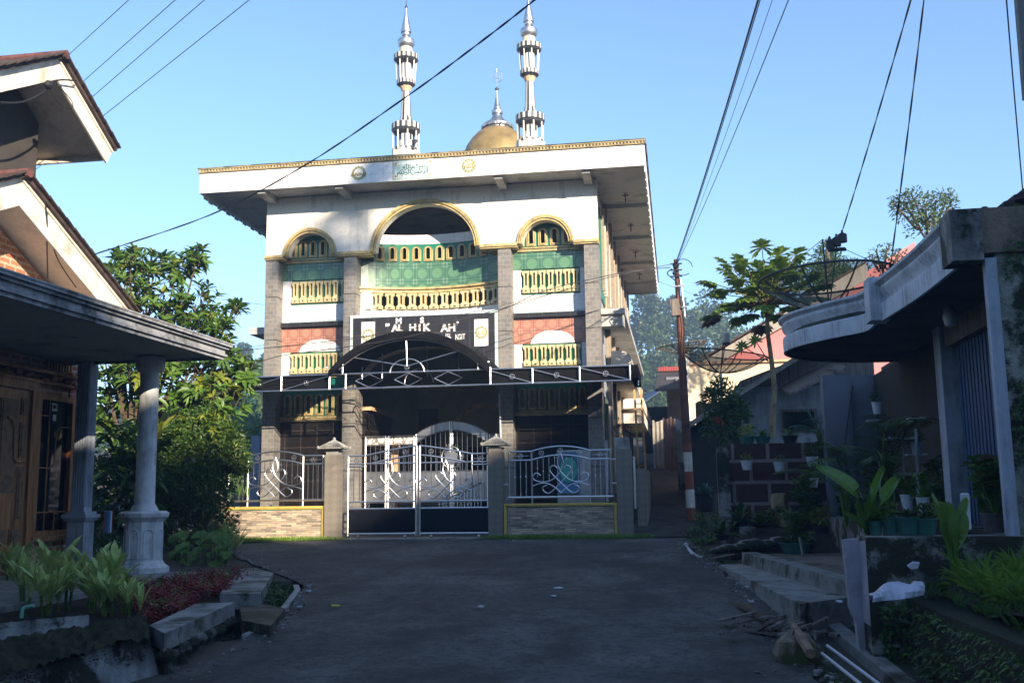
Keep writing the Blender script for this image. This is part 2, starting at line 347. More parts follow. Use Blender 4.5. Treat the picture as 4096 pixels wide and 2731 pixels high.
# asphalt
m, nt, b = newmat('worn_asphalt', .82, 0, .35); g = G(nt)
f = g.m('ADD', g.m('MULTIPLY', g.noise(.9, 9, .68, stretch=(1.2, .8, 1)), .62), g.m('MULTIPLY', g.noise(4, 8, .75), .38))
cc = g.ramp(f, [(.36, (.019, .018, .017)), (.45, (.041, .039, .036)), (.53, (.082, .078, .072)), (.66, (.14, .133, .122))])
sp = g.ramp(g.noise(140, 3, .7), [(.55, (0,0,0)), (.75, (.6,)*3)]); cc = g.mix(sp, cc, (.20, .20, .195)); pt = g.ramp(g.noise(13, 5, .75), [(.40, (.65,)*3), (.50, (0,0,0))]); cc = g.mix(pt, cc, (.020, .020, .020)); ck_ = g.m('ABSOLUTE', g.m('SUBTRACT', g.noise(1.1, 5, .7), .5)); cc = g.mix(g.ramp(ck_, [(.003, (.8,)*3), (.007, (0,0,0))]), cc, (.010, .010, .010)); cc = g.mix(g.ramp(g.noise(.35, 3, .5), [(.50, (0,0,0)), (.60, (.45,)*3)]), cc, (.022, .022, .023))
nt.links.new(cc, b.inputs['Base Color']); g.bump(b, g.noise(90, 6, .7), .55, .012); M['asphalt'] = m
M['ground'] = plain('earth_ground', (.065, .058, .045), .95, 0, .5, .6, .6, .2, 12)
M['hill'] = plain('hill_vegetation', (.022, .042, .014), .95, 0, .5, .12, .8, .2, 2)
M['alley'] = plain('alley_dirt_concrete', (.055, .047, .042), .9, 0, .5, 2.5, .6, .2, 18)
# ================================================================== MOSQUE
Z0 = .30
mq = thing('mosque', 'two storey mosque with white arched front, green tiles, gold trim and twin minarets', 'mosque', (3.81, 0, Z0))
PX = [(0, .29), (1.87, 2.16), (5.41, 5.70), (7.32, 7.63)]
SEG = [.3, 1.66, 2.69, 3.68, 4.62, 5.61, 6.47]
for i, (a, b) in enumerate(PX):
    q = MB()
    for z0, z1 in zip(SEG, SEG[1:]): q.box(a, b, 0, .55, z0+.008, z1-.012, 0)
    q.box(a+.012, b-.012, .012, .54, .3, 6.47, 1)
    q.build('pillar', [M['stone'], M['groove']], mq)
# ---- arched upper wall
def bnd(x, cx, a, b, off=0):
    t = (x-cx)/(a-off)
    return 6.55-off*.0 + (b-off)*math.sqrt(max(0, 1-t*t)) if abs(t) < 1 else None
ARC = [(1.06, .635, .63), (3.755, 1.265, 1.15), (6.475, .63, .63)]
def arcpts(cx, a, b, n=28): return [(cx-a*math.cos(math.pi*i/n), 6.55+b*math.sin(math.pi*i/n)) for i in range(n+1)]
q = MB()
def outline(off):
    pts = [(0.0, 6.55-off*0)]
    for cx, a, b in ARC: pts += arcpts(cx, a-off, b-off)
    return pts + [(7.63, 6.55)]
T = .12
prof = outline(T)
for (x0, z0), (x1, z1) in zip(prof, prof[1:]):
    if x1-x0 < 1e-5: continue
    q.hexa([(x0,0,z0),(x1,0,z1),(x1,.22,z1),(x0,.22,z0)], [(x0,0,7.93),(x1,0,7.93),(x1,.22,7.93),(x0,.22,7.93)])
q.build('arched_wall', M['white'], mq)
tr = MB()
for o0, o1, d in ((0, .035, .055), (.045, .075, .075), (.085, T+.004, .045)):
    for cx, a, b in ARC:
        A_, B_ = arcpts(cx, a-o0, b-o0), arcpts(cx, a-o1, b-o1)
        for i in range(len(A_)-1):
            p, r, s_, t = A_[i], A_[i+1], B_[i+1], B_[i]
            tr.hexa([(t[0],-d,t[1]),(s_[0],-d,s_[1]),(s_[0],-.001,s_[1]),(t[0],-.001,t[1])], [(p[0],-d,p[1]),(r[0],-d,r[1]),(r[0],-.001,r[1]),(p[0],-.001,p[1])])
for a, b in ((-.02, .43), (1.69, 2.495), (5.015, 5.85), (7.1, 7.65)):
    for z0, z1, d in ((6.475, 6.505, .045), (6.508, 6.535, .075), (6.54, 6.575, .055)): tr.box(a, b, -d, -.002, z0, z1)
    tr.box(a, b, 0.0, .24, 6.474, 6.549)
tr.build('gold_arch_moulding', M['gold'], mq, label='gold moulding following the three front arches')
# ---- roof slab
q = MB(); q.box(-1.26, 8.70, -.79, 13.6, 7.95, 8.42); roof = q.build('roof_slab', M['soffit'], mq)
q = MB(); q.box(-1.28, 8.72, -.82, -.795, 7.9, 8.362)
q.box(-1.285, -1.262, -.795, 13.6, 7.9, 8.362); q.box(8.702, 8.722, -.795, 13.6, 7.93, 8.362)
for i in range(70): y = -.7+i*.204; q.box(8.698, 8.722, y, y+.17, 7.80 + (i%3)*.01, 7.929)
for i in range(60): y = -.6+i*.235; q.box(-1.282, -1.265, y, y+.2, 7.84 - (i%2)*.03, 7.899)
q.build('fascia', M['whitetile'], mq, label='white tiled roof fascia')
q = MB()
q.box(-1.30, 8.74, -.86, -.80, 8.364, 8.385, 0); q.box(-1.30, 8.74, -.875, -.80, 8.43, 8.455, 0); q.box(-1.29, 8.73, -.83, -.80, 8.385, 8.43, 0)
x = -1.27
while x < 8.7: q.box(x, x+.035, -.865, -.831, 8.388, 8.427, 1); x += .072
q.box(-1.31, 8.76, -.88, 13.7, 8.457, 8.475, 2); q.box(8.724, 8.76, -.87, 13.7, 8.364, 8.455, 2)
q.build('cornice', [plain('dull_gold_cornice', (.30, .23, .11), .6, 0, .4, 5, .2), plain('dull_gold_bead', (.50, .40, .22), .6, 0, .3, 9, .1), M['concmoss']], mq, label='gold dentil cornice along the roof edge')
for x in (.16, 1.98, 5.56, 7.46):
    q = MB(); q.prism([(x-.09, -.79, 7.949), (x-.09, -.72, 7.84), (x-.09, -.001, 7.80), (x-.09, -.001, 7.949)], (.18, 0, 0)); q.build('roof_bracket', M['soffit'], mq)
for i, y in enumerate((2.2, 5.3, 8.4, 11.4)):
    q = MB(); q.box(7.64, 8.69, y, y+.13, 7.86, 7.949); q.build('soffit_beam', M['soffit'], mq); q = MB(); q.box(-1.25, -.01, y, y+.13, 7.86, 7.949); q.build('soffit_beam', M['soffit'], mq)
for y in (1.3, 4.0, 7.0, 10.0):
    q = MB(); q.tube([(8.2, y, 7.95), (8.2, y, 7.74)], .018); q.tube([(8.12, y, 7.9), (8.28, y, 7.9)], .015); q.build('soffit_hook', M['rustpole'], mq)
# ---- medallions and plaque on the fascia
def glyph(txt, size, x, y, z, mat, parent, name='lettering', off=0, sx=1, al='CENTER', ext=.004):
    c = bpy.data.curves.new('glyph', 'FONT'); c.body = txt; c.size = size; c.align_x = al; c.align_y = 'CENTER'; c.extrude = ext; c.offset = off; c.resolution_u = 3
    o = bpy.data.objects.new('glyph', c); COL.objects.link(o); bpy.context.view_layer.update()
    me = bpy.data.meshes.new_from_object(o.evaluated_get(bpy.context.evaluated_depsgraph_get())); bpy.data.objects.remove(o)
    q = MB(); q.add([(x+v.co.x*sx, y-v.co.z, z+v.co.y) for v in me.vertices], [tuple(p.vertices) for p in me.polygons])
    bpy.data.meshes.remove(me); return q.build(name, mat, parent)
def medallion(x, z, r, y, txt, par=None):
    q = MB()
    def disc(r0, yy, mi, n=32, wob=0):
        pts = [(x+(r0+wob*math.cos(i*12*2*math.pi/n))*math.cos(2*math.pi*i/n), yy, z+(r0+wob*math.cos(i*12*2*math.pi/n))*math.sin(2*math.pi*i/n)) for i in range(n)]
        q.prism(pts, (0, .006, 0), mi)
    disc(r, y-.006, 1, 48, r*.035); disc(r*.95, y-.009, 0); disc(r*.70, y-.012, 1); disc(r*.64, y-.015, 2)
    for k in range(12):
        a = 2*math.pi*k/12; q.ball((x+r*.81*math.cos(a), y-.010, z+r*.81*math.sin(a)), r*.085, 6, (1, .25, 1), 1)
    o = q.build('medallion', [M['sage'], M['lgreen'], M['white']], par or mq, label='round calligraphy medallion')
    glyph(txt, r*1.0, x, y-.0165, z-r*.06, M['calli'], o, 'calligraphy', off=.004)
    return o
MUH = '\uFEAA\uFEE4\uFEA4\uFEE3'; ALL = '\uFEEA\uFEE0\uFEDF\uFE8D'
medallion(2.46, 8.135, .16, -.82, MUH); medallion(4.94, 8.14, .16, -.82, ALL)
q = MB(); q.box(3.24, 4.15, -.832, -.821, 7.925, 8.352, 0)
q.box(3.27, 4.12, -.836, -.8325, 7.955, 8.322, 1)
o8 = lambda a, b, c, d, ch, y: [(a+ch, y, c), (b-ch, y, c), (b, y, c+ch), (b, y, d-ch), (b-ch, y, d), (a+ch, y, d), (a, y, d-ch), (a, y, c+ch)]
q.prism(o8(3.30, 4.09, 7.985, 8.292, .07, -.839), (0, .003, 0), 2); q.prism(o8(3.33, 4.06, 8.01, 8.267, .06, -.842), (0, .003, 0), 1)
for cx in (3.31, 4.08):
    for cz in (7.995, 8.282):
        q.prism([(cx+.052*math.cos(t*.5236), -.846, cz+.052*math.sin(t*.5236)) for t in range(12)], (0, .004, 0), 2)
        q.prism([(cx+.034*math.cos(t*.5236), -.849, cz+.034*math.sin(t*.5236)) for t in range(12)], (0, .003, 0), 3)
pq = q.build('calligraphy_plaque', [M['border'], M['paleblue'], M['white'], M['sage']], mq, label='pale green plaque with arabic calligraphy')
glyph('\ufdfd', .36, 3.695, -.8435, 8.15, M['lblack'], pq, 'calligraphy', sx=1.05)
# ---- vents, balusters
def slot_panel(x0, x1, z0, z1, n, y, ztop, zbot, yf=None, wide=.36, name='vent_panel', arch=True):
    """green wall pierced by n narrow slots; gold frame round every slot"""
    yf = yf or (lambda x: y); p = (x1-x0)/n; hw = p*wide*.5
    q = MB(); th = .06
    for k in range(n):
        cx = x0+p*(k+.5); ya = yf(cx)
        for a, b in ((cx-p/2, cx-hw), (cx+hw, cx+p/2)):
            q.hexa([(a,yf(a),z0),(b,yf(b),z0),(b,yf(b)+th,z0),(a,yf(a)+th,z0)], [(a,yf(a),z1),(b,yf(b),z1),(b,yf(b)+th,z1),(a,yf(a)+th,z1)])
        for c, d in ((z0, zbot), (ztop, z1)):
            q.hexa([(cx-hw,ya,c),(cx+hw,ya,c),(cx+hw,ya+th,c),(cx-hw,ya+th,c)], [(cx-hw,ya,d),(cx+hw,ya,d),(cx+hw,ya+th,d),(cx-hw,ya+th,d)])
    pan = q.build(name, M['green'], mq)
    fo = None
    for k in range(n):
        cx = x0+p*(k+.5); ya = yf(cx)
        if fo is None:
            q = MB(); W = p*.40
            for o0, o1, d in ((W, W*.72, .03), (W*.66, hw, .05)):
                outer = [(-o0, zbot-.03-(.02 if o0 == W else 0))] + [(-o0*math.cos(math.pi*i/8), ztop-o0*.6+o0*math.sin(math.pi*i/8)) for i in range(9)] + [(o0, zbot-.03-(.02 if o0 == W else 0))]
                inner = [(-o1, zbot)] + [(-o1*math.cos(math.pi*i/8), ztop-o0*.6+o1*math.sin(math.pi*i/8)) for i in range(9)] + [(o1, zbot)]
                L = list(zip(outer, inner)); L.append(L[0])
                for (a, b), (c, e) in zip(L, L[1:]):
                    q.hexa([(cx+b[0],ya-d,b[1]),(cx+e[0],ya-d,e[1]),(cx+e[0],ya-.001,e[1]),(cx+b[0],ya-.001,b[1])], [(cx+a[0],ya-d,a[1]),(cx+c[0],ya-d,c[1]),(cx+c[0],ya-.001,c[1]),(cx+a[0],ya-.001,a[1])])
            fo = q.build('slot_frame', M['gold'], pan); c0, y0_ = cx, ya
        else:
            c = fo.copy(); COL.objects.link(c); c.parent = pan; c.location = (cx-c0, ya-y0_, 0)
    return pan
def balusters(x0, x1, z0, z1, n, y, back=True, yf=None, mat='goldb', name='balustrade'):
    yf = yf or (lambda x: y); p = (x1-x0)/n; h = z1-z0
    q = MB()
    q.box(x0, x1, yf(x0)+.0 if back else yf((x0+x1)/2)+.02, (yf(x0) if back else yf((x0+x1)/2))+.05, z0-.035, z0) if back else q.box(x0, x0+.01, yf(x0), yf(x0)+.04, z0-.02, z0)
    if back: q.box(x0-.01, x1+.01, y+.02, y+.06, z0, z1+.02)
    pan = q.build(name, M['green'], mq); fo = None
    for k in range(n):
        cx = x0+p*(k+.5); ya = yf(cx)-.0
        if fo is None:
            q = MB(); w = p*.44; hw = p*.10
            prof = [(w, 0), (w, .2*h), (w*.85, .24*h), (w*.66, .27*h), (w*.66, .72*h), (w*.8, .78*h), (w, .84*h), (w, .97*h)]
            zz0, zz1 = .33*h, .86*h
            def xw(z):
                for (a, b), (c, d) in zip(prof, prof[1:]):
                    if b <= z <= d: return a+(c-a)*(z-b)/max(1e-6, d-b)
                return prof[-1][0]
            lev = sorted(set([b for a, b in prof]+[zz0, zz1]))
            for a, b in zip(lev, lev[1:]):
                e = 1e-5; wa, wb = xw(a+e), xw(b-e); mid = (a+b)/2
                segs = [(-1, 1)] if not (zz0 < mid < zz1) else [(-1, 0), (0, 1)]
                for sg in segs:
                    if len(segs) == 1: xa0, xa1, xb0, xb1 = -wa, wa, -wb, wb
                    elif sg[0] < 0: xa0, xa1, xb0, xb1 = -wa, -hw, -wb, -hw
                    else: xa0, xa1, xb0, xb1 = hw, wa, hw, wb
                    q.hexa([(cx+xa0,ya-.05,z0+a),(cx+xa1,ya-.05,z0+a),(cx+xa1,ya+.019,z0+a),(cx+xa0,ya+.019,z0+a)], [(cx+xb0,ya-.05,z0+b),(cx+xb1,ya-.05,z0+b),(cx+xb1,ya+.019,z0+b),(cx+xb0,ya+.019,z0+b)], 0)
            q.box(cx-w*.8, cx+w*.8, ya-.065, ya-.051, z0+.02*h, z0+.17*h, 0)
            dz = z0+.095*h; q.prism([(cx-w*.4, ya-.0675, dz), (cx, ya-.0675, dz-.02), (cx+w*.4, ya-.0675, dz), (cx, ya-.0675, dz+.02)], (0, .002, 0), 1)
            if back: q.box(cx-hw, cx+hw, ya-.004, ya+.0185, z0+zz0, z0+zz1, 1)
            for o0, o1 in ((w*.55, w*.40),):
                A_ = [(-o0, zz0)]+[(-o0*math.cos(math.pi*i/6), zz1-.02+o0*math.sin(math.pi*i/6)) for i in range(7)]+[(o0, zz0)]
                B_ = [(-o1, zz0)]+[(-o1*math.cos(math.pi*i/6), zz1-.02+o1*math.sin(math.pi*i/6)) for i in range(7)]+[(o1, zz0)]
                for i in range(len(A_)-1):
                    a, b, c, d = A_[i], A_[i+1], B_[i+1], B_[i]
                    q.hexa([(cx+d[0],ya-.064,z0+d[1]),(cx+c[0],ya-.064,z0+c[1]),(cx+c[0],ya-.049,z0+c[1]),(cx+d[0],ya-.049,z0+d[1])], [(cx+a[0],ya-.064,z0+a[1]),(cx+b[0],ya-.064,z0+b[1]),(cx+b[0],ya-.049,z0+b[1]),(cx+a[0],ya-.049,z0+a[1])], 0)
            fo = q.build('baluster', [M[mat], M['dark']], pan); c0, y0_ = cx, ya
        else:
            c = fo.copy(); COL.objects.link(c); c.parent = pan; c.location = (cx-c0, ya-y0_, 0)
    return pan
def dentil(x0, x1, z, y, h=.09):
    q = MB(); q.box(x0, x1, y-.06, y, z, z+h*.28, 0); q.box(x0, x1, y-.03, y, z+h*.28, z+h*.72, 0); q.box(x0, x1, y-.085, y, z+h*.72, z+h, 0)
    x = x0+.02
    while x < x1-.03: q.box(x, x+.022, y-.055, y-.031, z+h*.32, z+h*.68, 1); x += .045
    return q.build('dentil_moulding', [M['gold'], M['goldb']], mq)
Y = .35
for bi, (x0, x1) in enumerate(((.29, 1.87), (5.70, 7.32))):
    bx0 = x0+.215 if bi == 0 else x0+.19; bx1 = x1 if bi == 0 else x1-.14
    slot_panel(x0+.02 if bi else x0+.12, x1-.02, 6.53, 7.12, 6, Y, 6.93, 6.62)
    q = MB(); q.box(x0, x1, Y-.01, Y+.2, 7.121, 7.9); q.build('recess_wall', M['white'], mq)
    dentil(x0, x1, 6.44, Y)
    q = MB(); q.box(x0, x1, Y-.02, Y+.1, 6.045, 6.439); q.build('green_tile_band', M['gtile'], mq)
    q = MB(); q.box(x0, bx0-.0105, Y+.001, Y+.1, 5.465, 6.044)
    if bi: q.box(bx1+.0105, x1, Y+.001, Y+.1, 5.465, 6.044)
    q.box(x0, x1, Y+.001, Y+.1, 5.105, 5.464); q.box(x0, bx0-.0105, Y+.001, Y+.1, 3.80, 4.364)
    if bi: q.box(bx1+.0105, x1, Y+.001, Y+.1, 3.80, 4.364)
    q.build('white_panel', M['whitetile'], mq)
    balusters(bx0, bx1, 5.50, 6.02, 7, Y)
    q = MB(); q.box(x0, x1, Y-.012, Y+.1, 5.046, 5.104); q.build('patterned_border', M['border'], mq)
    q = MB(); q.box(x0, x1, Y-.10, Y+.1, 4.945, 5.045); q.build('black_ledge', M['signtile'], mq)
    q = MB(); q.box(x0, x1, Y-.004, Y+.1, 4.365, 4.944); q.build('orange_tile_band', M['otile'], mq, label='orange medallion tile band')
    cx = (bx0+bx1)/2+.02; n = 24
    q = MB(); q.prism([(cx+.49*math.cos(math.pi*i/n), Y-.008, 4.367+.285*math.sin(math.pi*i/n)) for i in range(n+1)], (0, .003, 0)); q.build('lunette', M['whitetile'], mq, label='white half moon panel')
    balusters(bx0, bx1, 3.865, 4.34, 7, Y)
    dentil(x0, x1, 3.765, Y, .07)
    q = MB(); q.box(x0, x1, Y, Y+.1, 3.5, 3.764); q.build('white_panel', M['green'], mq, label='green strip behind the canopy')
    slot_panel(x0+.05, x1-.03, 2.885, 3.499, 6 if not bi else 7, Y, 3.36, 2.96)
    dentil(x0, x1, 2.785, Y, .1)
    q = MB(); q.box(x0, x1, Y+.02, Y+.12, Z0, 2.784); q.build('black_tile_wall', M['blacktile'], mq)
# ---- central curved bay
def yc(x): t = (x-3.79)/1.63; return .36+.42*(1-t*t)
def cstrip(z0, z1, name, mat, off=0, x0=2.16, x1=5.41, n=22, th=.08, label=None):
    q = MB()
    for i in range(n):
        a, b = x0+(x1-x0)*i/n, x0+(x1-x0)*(i+1)/n
        q.hexa([(a,yc(a)-off,z0),(b,yc(b)-off,z0),(b,yc(b)+th,z0),(a,yc(a)+th,z0)], [(a,yc(a)-off,z1),(b,yc(b)-off,z1),(b,yc(b)+th,z1),(a,yc(a)+th,z1)])
    return q.build(name, mat, mq, label=label)
cstrip(5.10, 5.31, 'white_panel', M['whitetile'])
balusters(2.40, 5.41, 5.315, 5.70, 12, 0, False, yc, 'goldb')
q = MB(); q.box(2.16, 2.40, .36, .60, 5.31, 5.70); q.build('white_panel', M['whitetile'], mq)
cstrip(5.70, 5.73, 'gold_band', M['gold'], .06); cstrip(5.733, 5.78, 'gold_band', M['gold'], .03); cstrip(5.783, 5.83, 'gold_band', M['gold'], .08)
cstrip(5.831, 6.43, 'green_tile_band', M['gtile'], .0)
slot_panel(2.42, 5.41, 6.43, 6.86, 11, 0, 6.76, 6.50, yc)
cstrip(6.861, 7.08, 'white_panel', M['whitetile'])
# shell, floors and interior
q = MB()
q.box(.02, .12, .56, 13.0, Z0, 7.94, 0); q.box(7.50, 7.60, .56, 13.0, Z0, 7.94, 0); q.box(.02, 7.6, 13.0, 13.1, Z0, 7.94, 0)
q.build('side_wall', M['housewall'], mq)
q = MB(); q.box(.13, 7.49, .56, 12.9, 4.88, 5.02); q.box(.13, 7.49, 4.2, 4.3, 5.03, 7.93); q.build('upper_floor', M['interior'], mq)
q = MB(); q.box(.3, 7.32, .46, 4.0, Z0, .62); q.box(2.16, 5.41, .2, .459, Z0, .47); q.build('porch_floor', M['blacktile'], mq)
q = MB(); q.box(.13, 7.49, 4.0, 4.1, .62, 4.87); q.build('porch_back_wall', M['interior'], mq)
for x in (2.14, 5.33): q = MB(); q.box(x, x+.10, .56, 2.6, .62, 3.0); q.build('black_tile_wall', M['blacktile'], mq)
for x in (1.8, 5.25): q = MB(); q.box(x, x+.56, .56, 2.7, 3.02, 3.10); q.build('porch_ledge', M['apricot'], mq)
q = MB()
for cx, a, b in ((4.3, .95, 1.2),):
    A_ = [(cx-a*math.cos(math.pi*i/24), 2.2+b*math.sin(math.pi*i/24)) for i in range(25)]; B_ = [(cx-(a-.09)*math.cos(math.pi*i/24), 2.2+(b-.09)*math.sin(math.pi*i/24)) for i in range(25)]
    for i in range(24):
        p, r, s_, t = A_[i], A_[i+1], B_[i+1], B_[i]; q.hexa([(t[0],3.93,t[1]),(s_[0],3.93,s_[1]),(s_[0],3.999,s_[1]),(t[0],3.999,t[1])], [(p[0],3.93,p[1]),(r[0],3.93,r[1]),(r[0],3.999,r[1]),(p[0],3.999,p[1])])
q.build('inner_arch', M['gold'], mq)
q = MB(); q.box(2.6, 3.1, 3.93, 3.999, 1.2, 3.3); q.box(3.9, 4.9, 3.9, 3.999, .62, 2.3); q.build('inner_door', M['dark'], mq)
q = MB(); q.box(3.42, 3.72, 3.86, 3.9, 1.6, 2.35); q.build('green_cloth', M['lime'], mq)
q = MB(); q.box(4.9, 5.35, 3.8, 3.86, 2.6, 3.5, 0); q.box(4.94, 5.31, 3.79, 3.80, 2.64, 3.46, 1); q.build('framed_picture', [M['gold'], M['blue']], mq)
# ---- sign board
def sbz(x): t = (x-3.72)/1.42; return 3.62+.72*math.sqrt(1-t*t) if abs(t) < 1 else 3.75
def arched(q, x0, x1, y0, y1, z1, n=40):
    for i in range(n):
        a, b = x0+(x1-x0)*i/n, x0+(x1-x0)*(i+1)/n; za, zb_ = max(3.75, sbz(a)), max(3.75, sbz(b))
        q.hexa([(a,y0,za),(b,y0,zb_),(b,y1,zb_),(a,y1,za)], [(a,y0,z1),(b,y0,z1),(b,y1,z1),(a,y1,z1)])
sb = MB(); arched(sb, 2.04, 5.40, -.03, .34, 5.10); sb.build('sign_backing', M['soffit'], mq)
sg = MB(); arched(sg, 2.11, 5.33, -.036, -.031, 5.03); sign = sg.build('sign_board', M['signtile'], mq, label='black tiled name board over the entrance')
q = MB(); q.box(2.04, 5.40, -.042, -.031, 5.031, 5.10); q.box(2.04, 2.109, -.042, -.031, 3.80, 5.03); q.box(5.331, 5.40, -.042, -.031, 3.80, 5.03); q.build('sign_border', M['border'], sign)
for x, z0, z1, t in ((2.465, 4.32, 4.94, MUH), (5.03, 4.30, 4.90, ALL)):
    q = MB(); q.box(x-.155, x+.155, -.040, -.0365, z0, z1); c = q.build('white_tile', M['whitetile'], sign)
    q = MB()
    def dsk(r0, yy, mi, x=x, zc=z1-.30):
        q.prism([(x+r0*math.cos(2*math.pi*i/36), yy, zc+r0*math.sin(2*math.pi*i/36)) for i in range(36)], (0, .002, 0), mi)
    dsk(.142, -.0435, 1); dsk(.135, -.046, 0); dsk(.098, -.0485, 0); dsk(.09, -.051, 2)
    for k in range(10): q.ball((x+.115*math.cos(k*.628), -.047, z1-.30+.115*math.sin(k*.628)), .012, 6, (1, .25, 1), 1)
    q.build('medallion', [M['sage'], M['lgreen'], M['white']], sign); glyph(t, .13, x, -.052, z1-.31, M['calli'], sign, 'calligraphy', off=.003)
def letters(items, y=-.037):
    for ch, uu, vv, h in items:
        p = at(1300+uu*.3189, 1200+vv*.3189, y=y); glyph(ch, h*1.38, p.x, y-.0045, p.z, M['lwhite'], sign, 'letter', off=.010 if h > .122 else .005, sx=1.05 if h > .122 else .58)
letters([('M', 925, 266, .125), ('S', 1217, 256, .125), ('\u201d', 785, 345, .16), ('A', 880, 356, .155), ('L', 945, 356, .155), ('H', 1100, 352, .165), ('I', 1187, 350, .165), ('K', 1272, 346, .165),
         ('A', 1500, 354, .165), ('H', 1590, 350, .165), ('\u2019', 1665, 320, .16), ('I', 1518, 452, .10), ('S', 1542, 452, .10), ('L', 1570, 452, .10), ('N', 1655, 468, .12), ('G', 1688, 465, .12), ('I', 1716, 463, .12), ('T', 1742, 460, .12)])
# ---- side facade (facing the alley)
for y in (2.1, 3.9, 5.7, 7.5, 9.3, 11.1, 12.8):
    q = MB(); q.box(7.602, 7.72, y, y+.28, Z0, 7.94); q.build('side_pilaster', M['stonewarm'], mq)
for k, y in enumerate((.75, 2.5, 4.3, 6.1, 7.9, 9.7, 11.5)):
    for z0, z1 in ((.9, 3.2), (5.4, 7.5)):
        q = MB(); q.box(7.602, 7.64, y, y+1.15, z0, z1); p_ = q.build('side_panel', M['green'], mq)
        for i in range(3): q = MB(); q.box(7.642, 7.70, y+.16+i*.34, y+.27+i*.34, z0+.2, z1-.15-.2*(i%2)); q.build('bar', M[('stonewarm', 'apricot', 'cream')[(i+k)%3]], p_)
    q = MB(); q.box(7.602, 7.66, y+1.16, y+1.30, 5.2, 7.8); q.build('side_strip', M['apricot'], mq)
q = MB(); q.box(7.602, 8.15, .42, 13.0, 4.98, 5.10); q.box(7.602, 8.12, .5, .9, 4.72, 4.979); q.build('side_ledge', M['soffit'], mq)
q = MB(); q.box(-.55, -.001, .42, 4, 4.84, 5.0); q.build('left_ledge', M['soffit'], mq)
q = MB()
pts = [(7.60, 3.0, 4.52), (7.9, 3.0, 4.52), (8.06, 3.0, 4.47), (8.14, 3.0, 4.36), (8.15, 3.0, 4.2), (8.15, 3.0, 4.12), (7.60, 3.0, 4.12)]
q.prism(pts, (0, 9.6, 0)); q.box(7.602, 8.2, 2.9, 12.9, 3.80, 3.95); q.box(7.602, 8.32, 6.0, 13.4, 3.35, 3.62); q.box(7.602, 8.32, 6.0, 13.4, 2.95, 3.22); q.build('side_window_hood', M['cream'], mq, label='cream window hoods along the alley side')
# downpipe
q = MB(); q.tube([P(1147, 905, y=-.15), P(1150, 1005, y=-.15)], .022, 8); q.tube([at(2425, 1760, y=-.6), at(2430, 2005, y=-.6)], .03, 8); q.build('downpipe', M['greypaint'], mq)
# ---- minarets
def minaret(x, y, name='minaret'):
    q = MB(); n = 24; bw = [0, 1]; c = (x, y, 0)
    q.lathe([(.40, 8.47), (.40, 10.44), (.40, 10.52)], c, 8, 0)
    q.lathe([(.20, 10.5), (.20, 11.15)], c, 16, alt=[0, 0, 1, 0]); q.lathe([(.205, 10.5), (.205, 10.8)], c, 16, 0)
    q.lathe([(.20, 11.26), (.15, 11.5), (.125, 11.75)], c, 16, alt=[0, 1]); q.lathe([(.148, 11.52), (.112, 12.26)], c, 16, alt=[0, 0, 0, 1])
    q.lathe([(.12, 12.24), (.18, 12.40)], c, 12, 2); q.lathe([(.145, 12.5), (.145, 13.2)], c, 16, 0)
    q.lathe([(.20, 13.28), (.17, 13.54)], c, 16, alt=[0, 2])
    mn = q.build(name, [M['bandw'], M['bandk'], M['apricot']], mq)
    for z0, z1, r0, r1 in ((10.98, 11.27, .38, .40), (12.35, 12.56, .22, .26), (13.06, 13.30, .32, .345), (10.42, 10.55, .38, .38)):
        q = MB(); zz = z1-(z1-z0)*.55; q.lathe([(r1*.55, z0), (r0, z0+.06), (r1, zz)], c, 8, 1, ph=.39); q.lathe([(r1, zz), (r1, z1)], c, 32, alt=[0, 1], ph=.39); q.lathe([(r1, z1), (.05, z1+.002)], c, 32, 0)
        q.build('balcony', [M['bandw'], M['bandk']], mn)
    for k in range(8):
        t = math.pi/8+k*math.pi/4
        q = MB(); q.tube([(x+.355*math.cos(t), y+.355*math.sin(t), 10.5), (x+.355*math.cos(t), y+.355*math.sin(t), 11.1)], .022); q.build('balcony_post', M['bandw'], mn)
        q = MB(); q.tube([(x+.245*math.cos(t), y+.245*math.sin(t), 12.5), (x+.285*math.cos(t), y+.285*math.sin(t), 13.15)], .018); q.build('balcony_post', M['bandw'], mn)
    q = MB(); q.lathe([(.17, 13.53), (.23, 13.60), (.25, 13.69), (.23, 13.76), (.12, 13.82), (.08, 13.85), (.11, 13.88), (.125, 13.92), (.12, 13.97), (.10, 13.99)], c, 20, 0)
    q.lathe([(.15, 13.985), (.155, 14.01), (.05, 14.5), (.03, 14.72)], c, 10, 0); q.lathe([(.012, 14.70), (.045, 14.75), (.012, 14.82), (.006, 15.1)], c, 8, 1)
    q.build('spire', [M['steel2'], M['bandk']], mn, True)
minaret(2.06, 4.6); minaret(5.55, 4.6)
q = MB(); q.box(2.33, 2.37, 4.25, 4.4, 10.45, 10.7); q.lathe([(.02, 10.55), (.05, 10.6), (.09, 10.66)], (2.42, 4.2, 0), 8); q.build('loudspeaker', M['darkgrey'], mq)
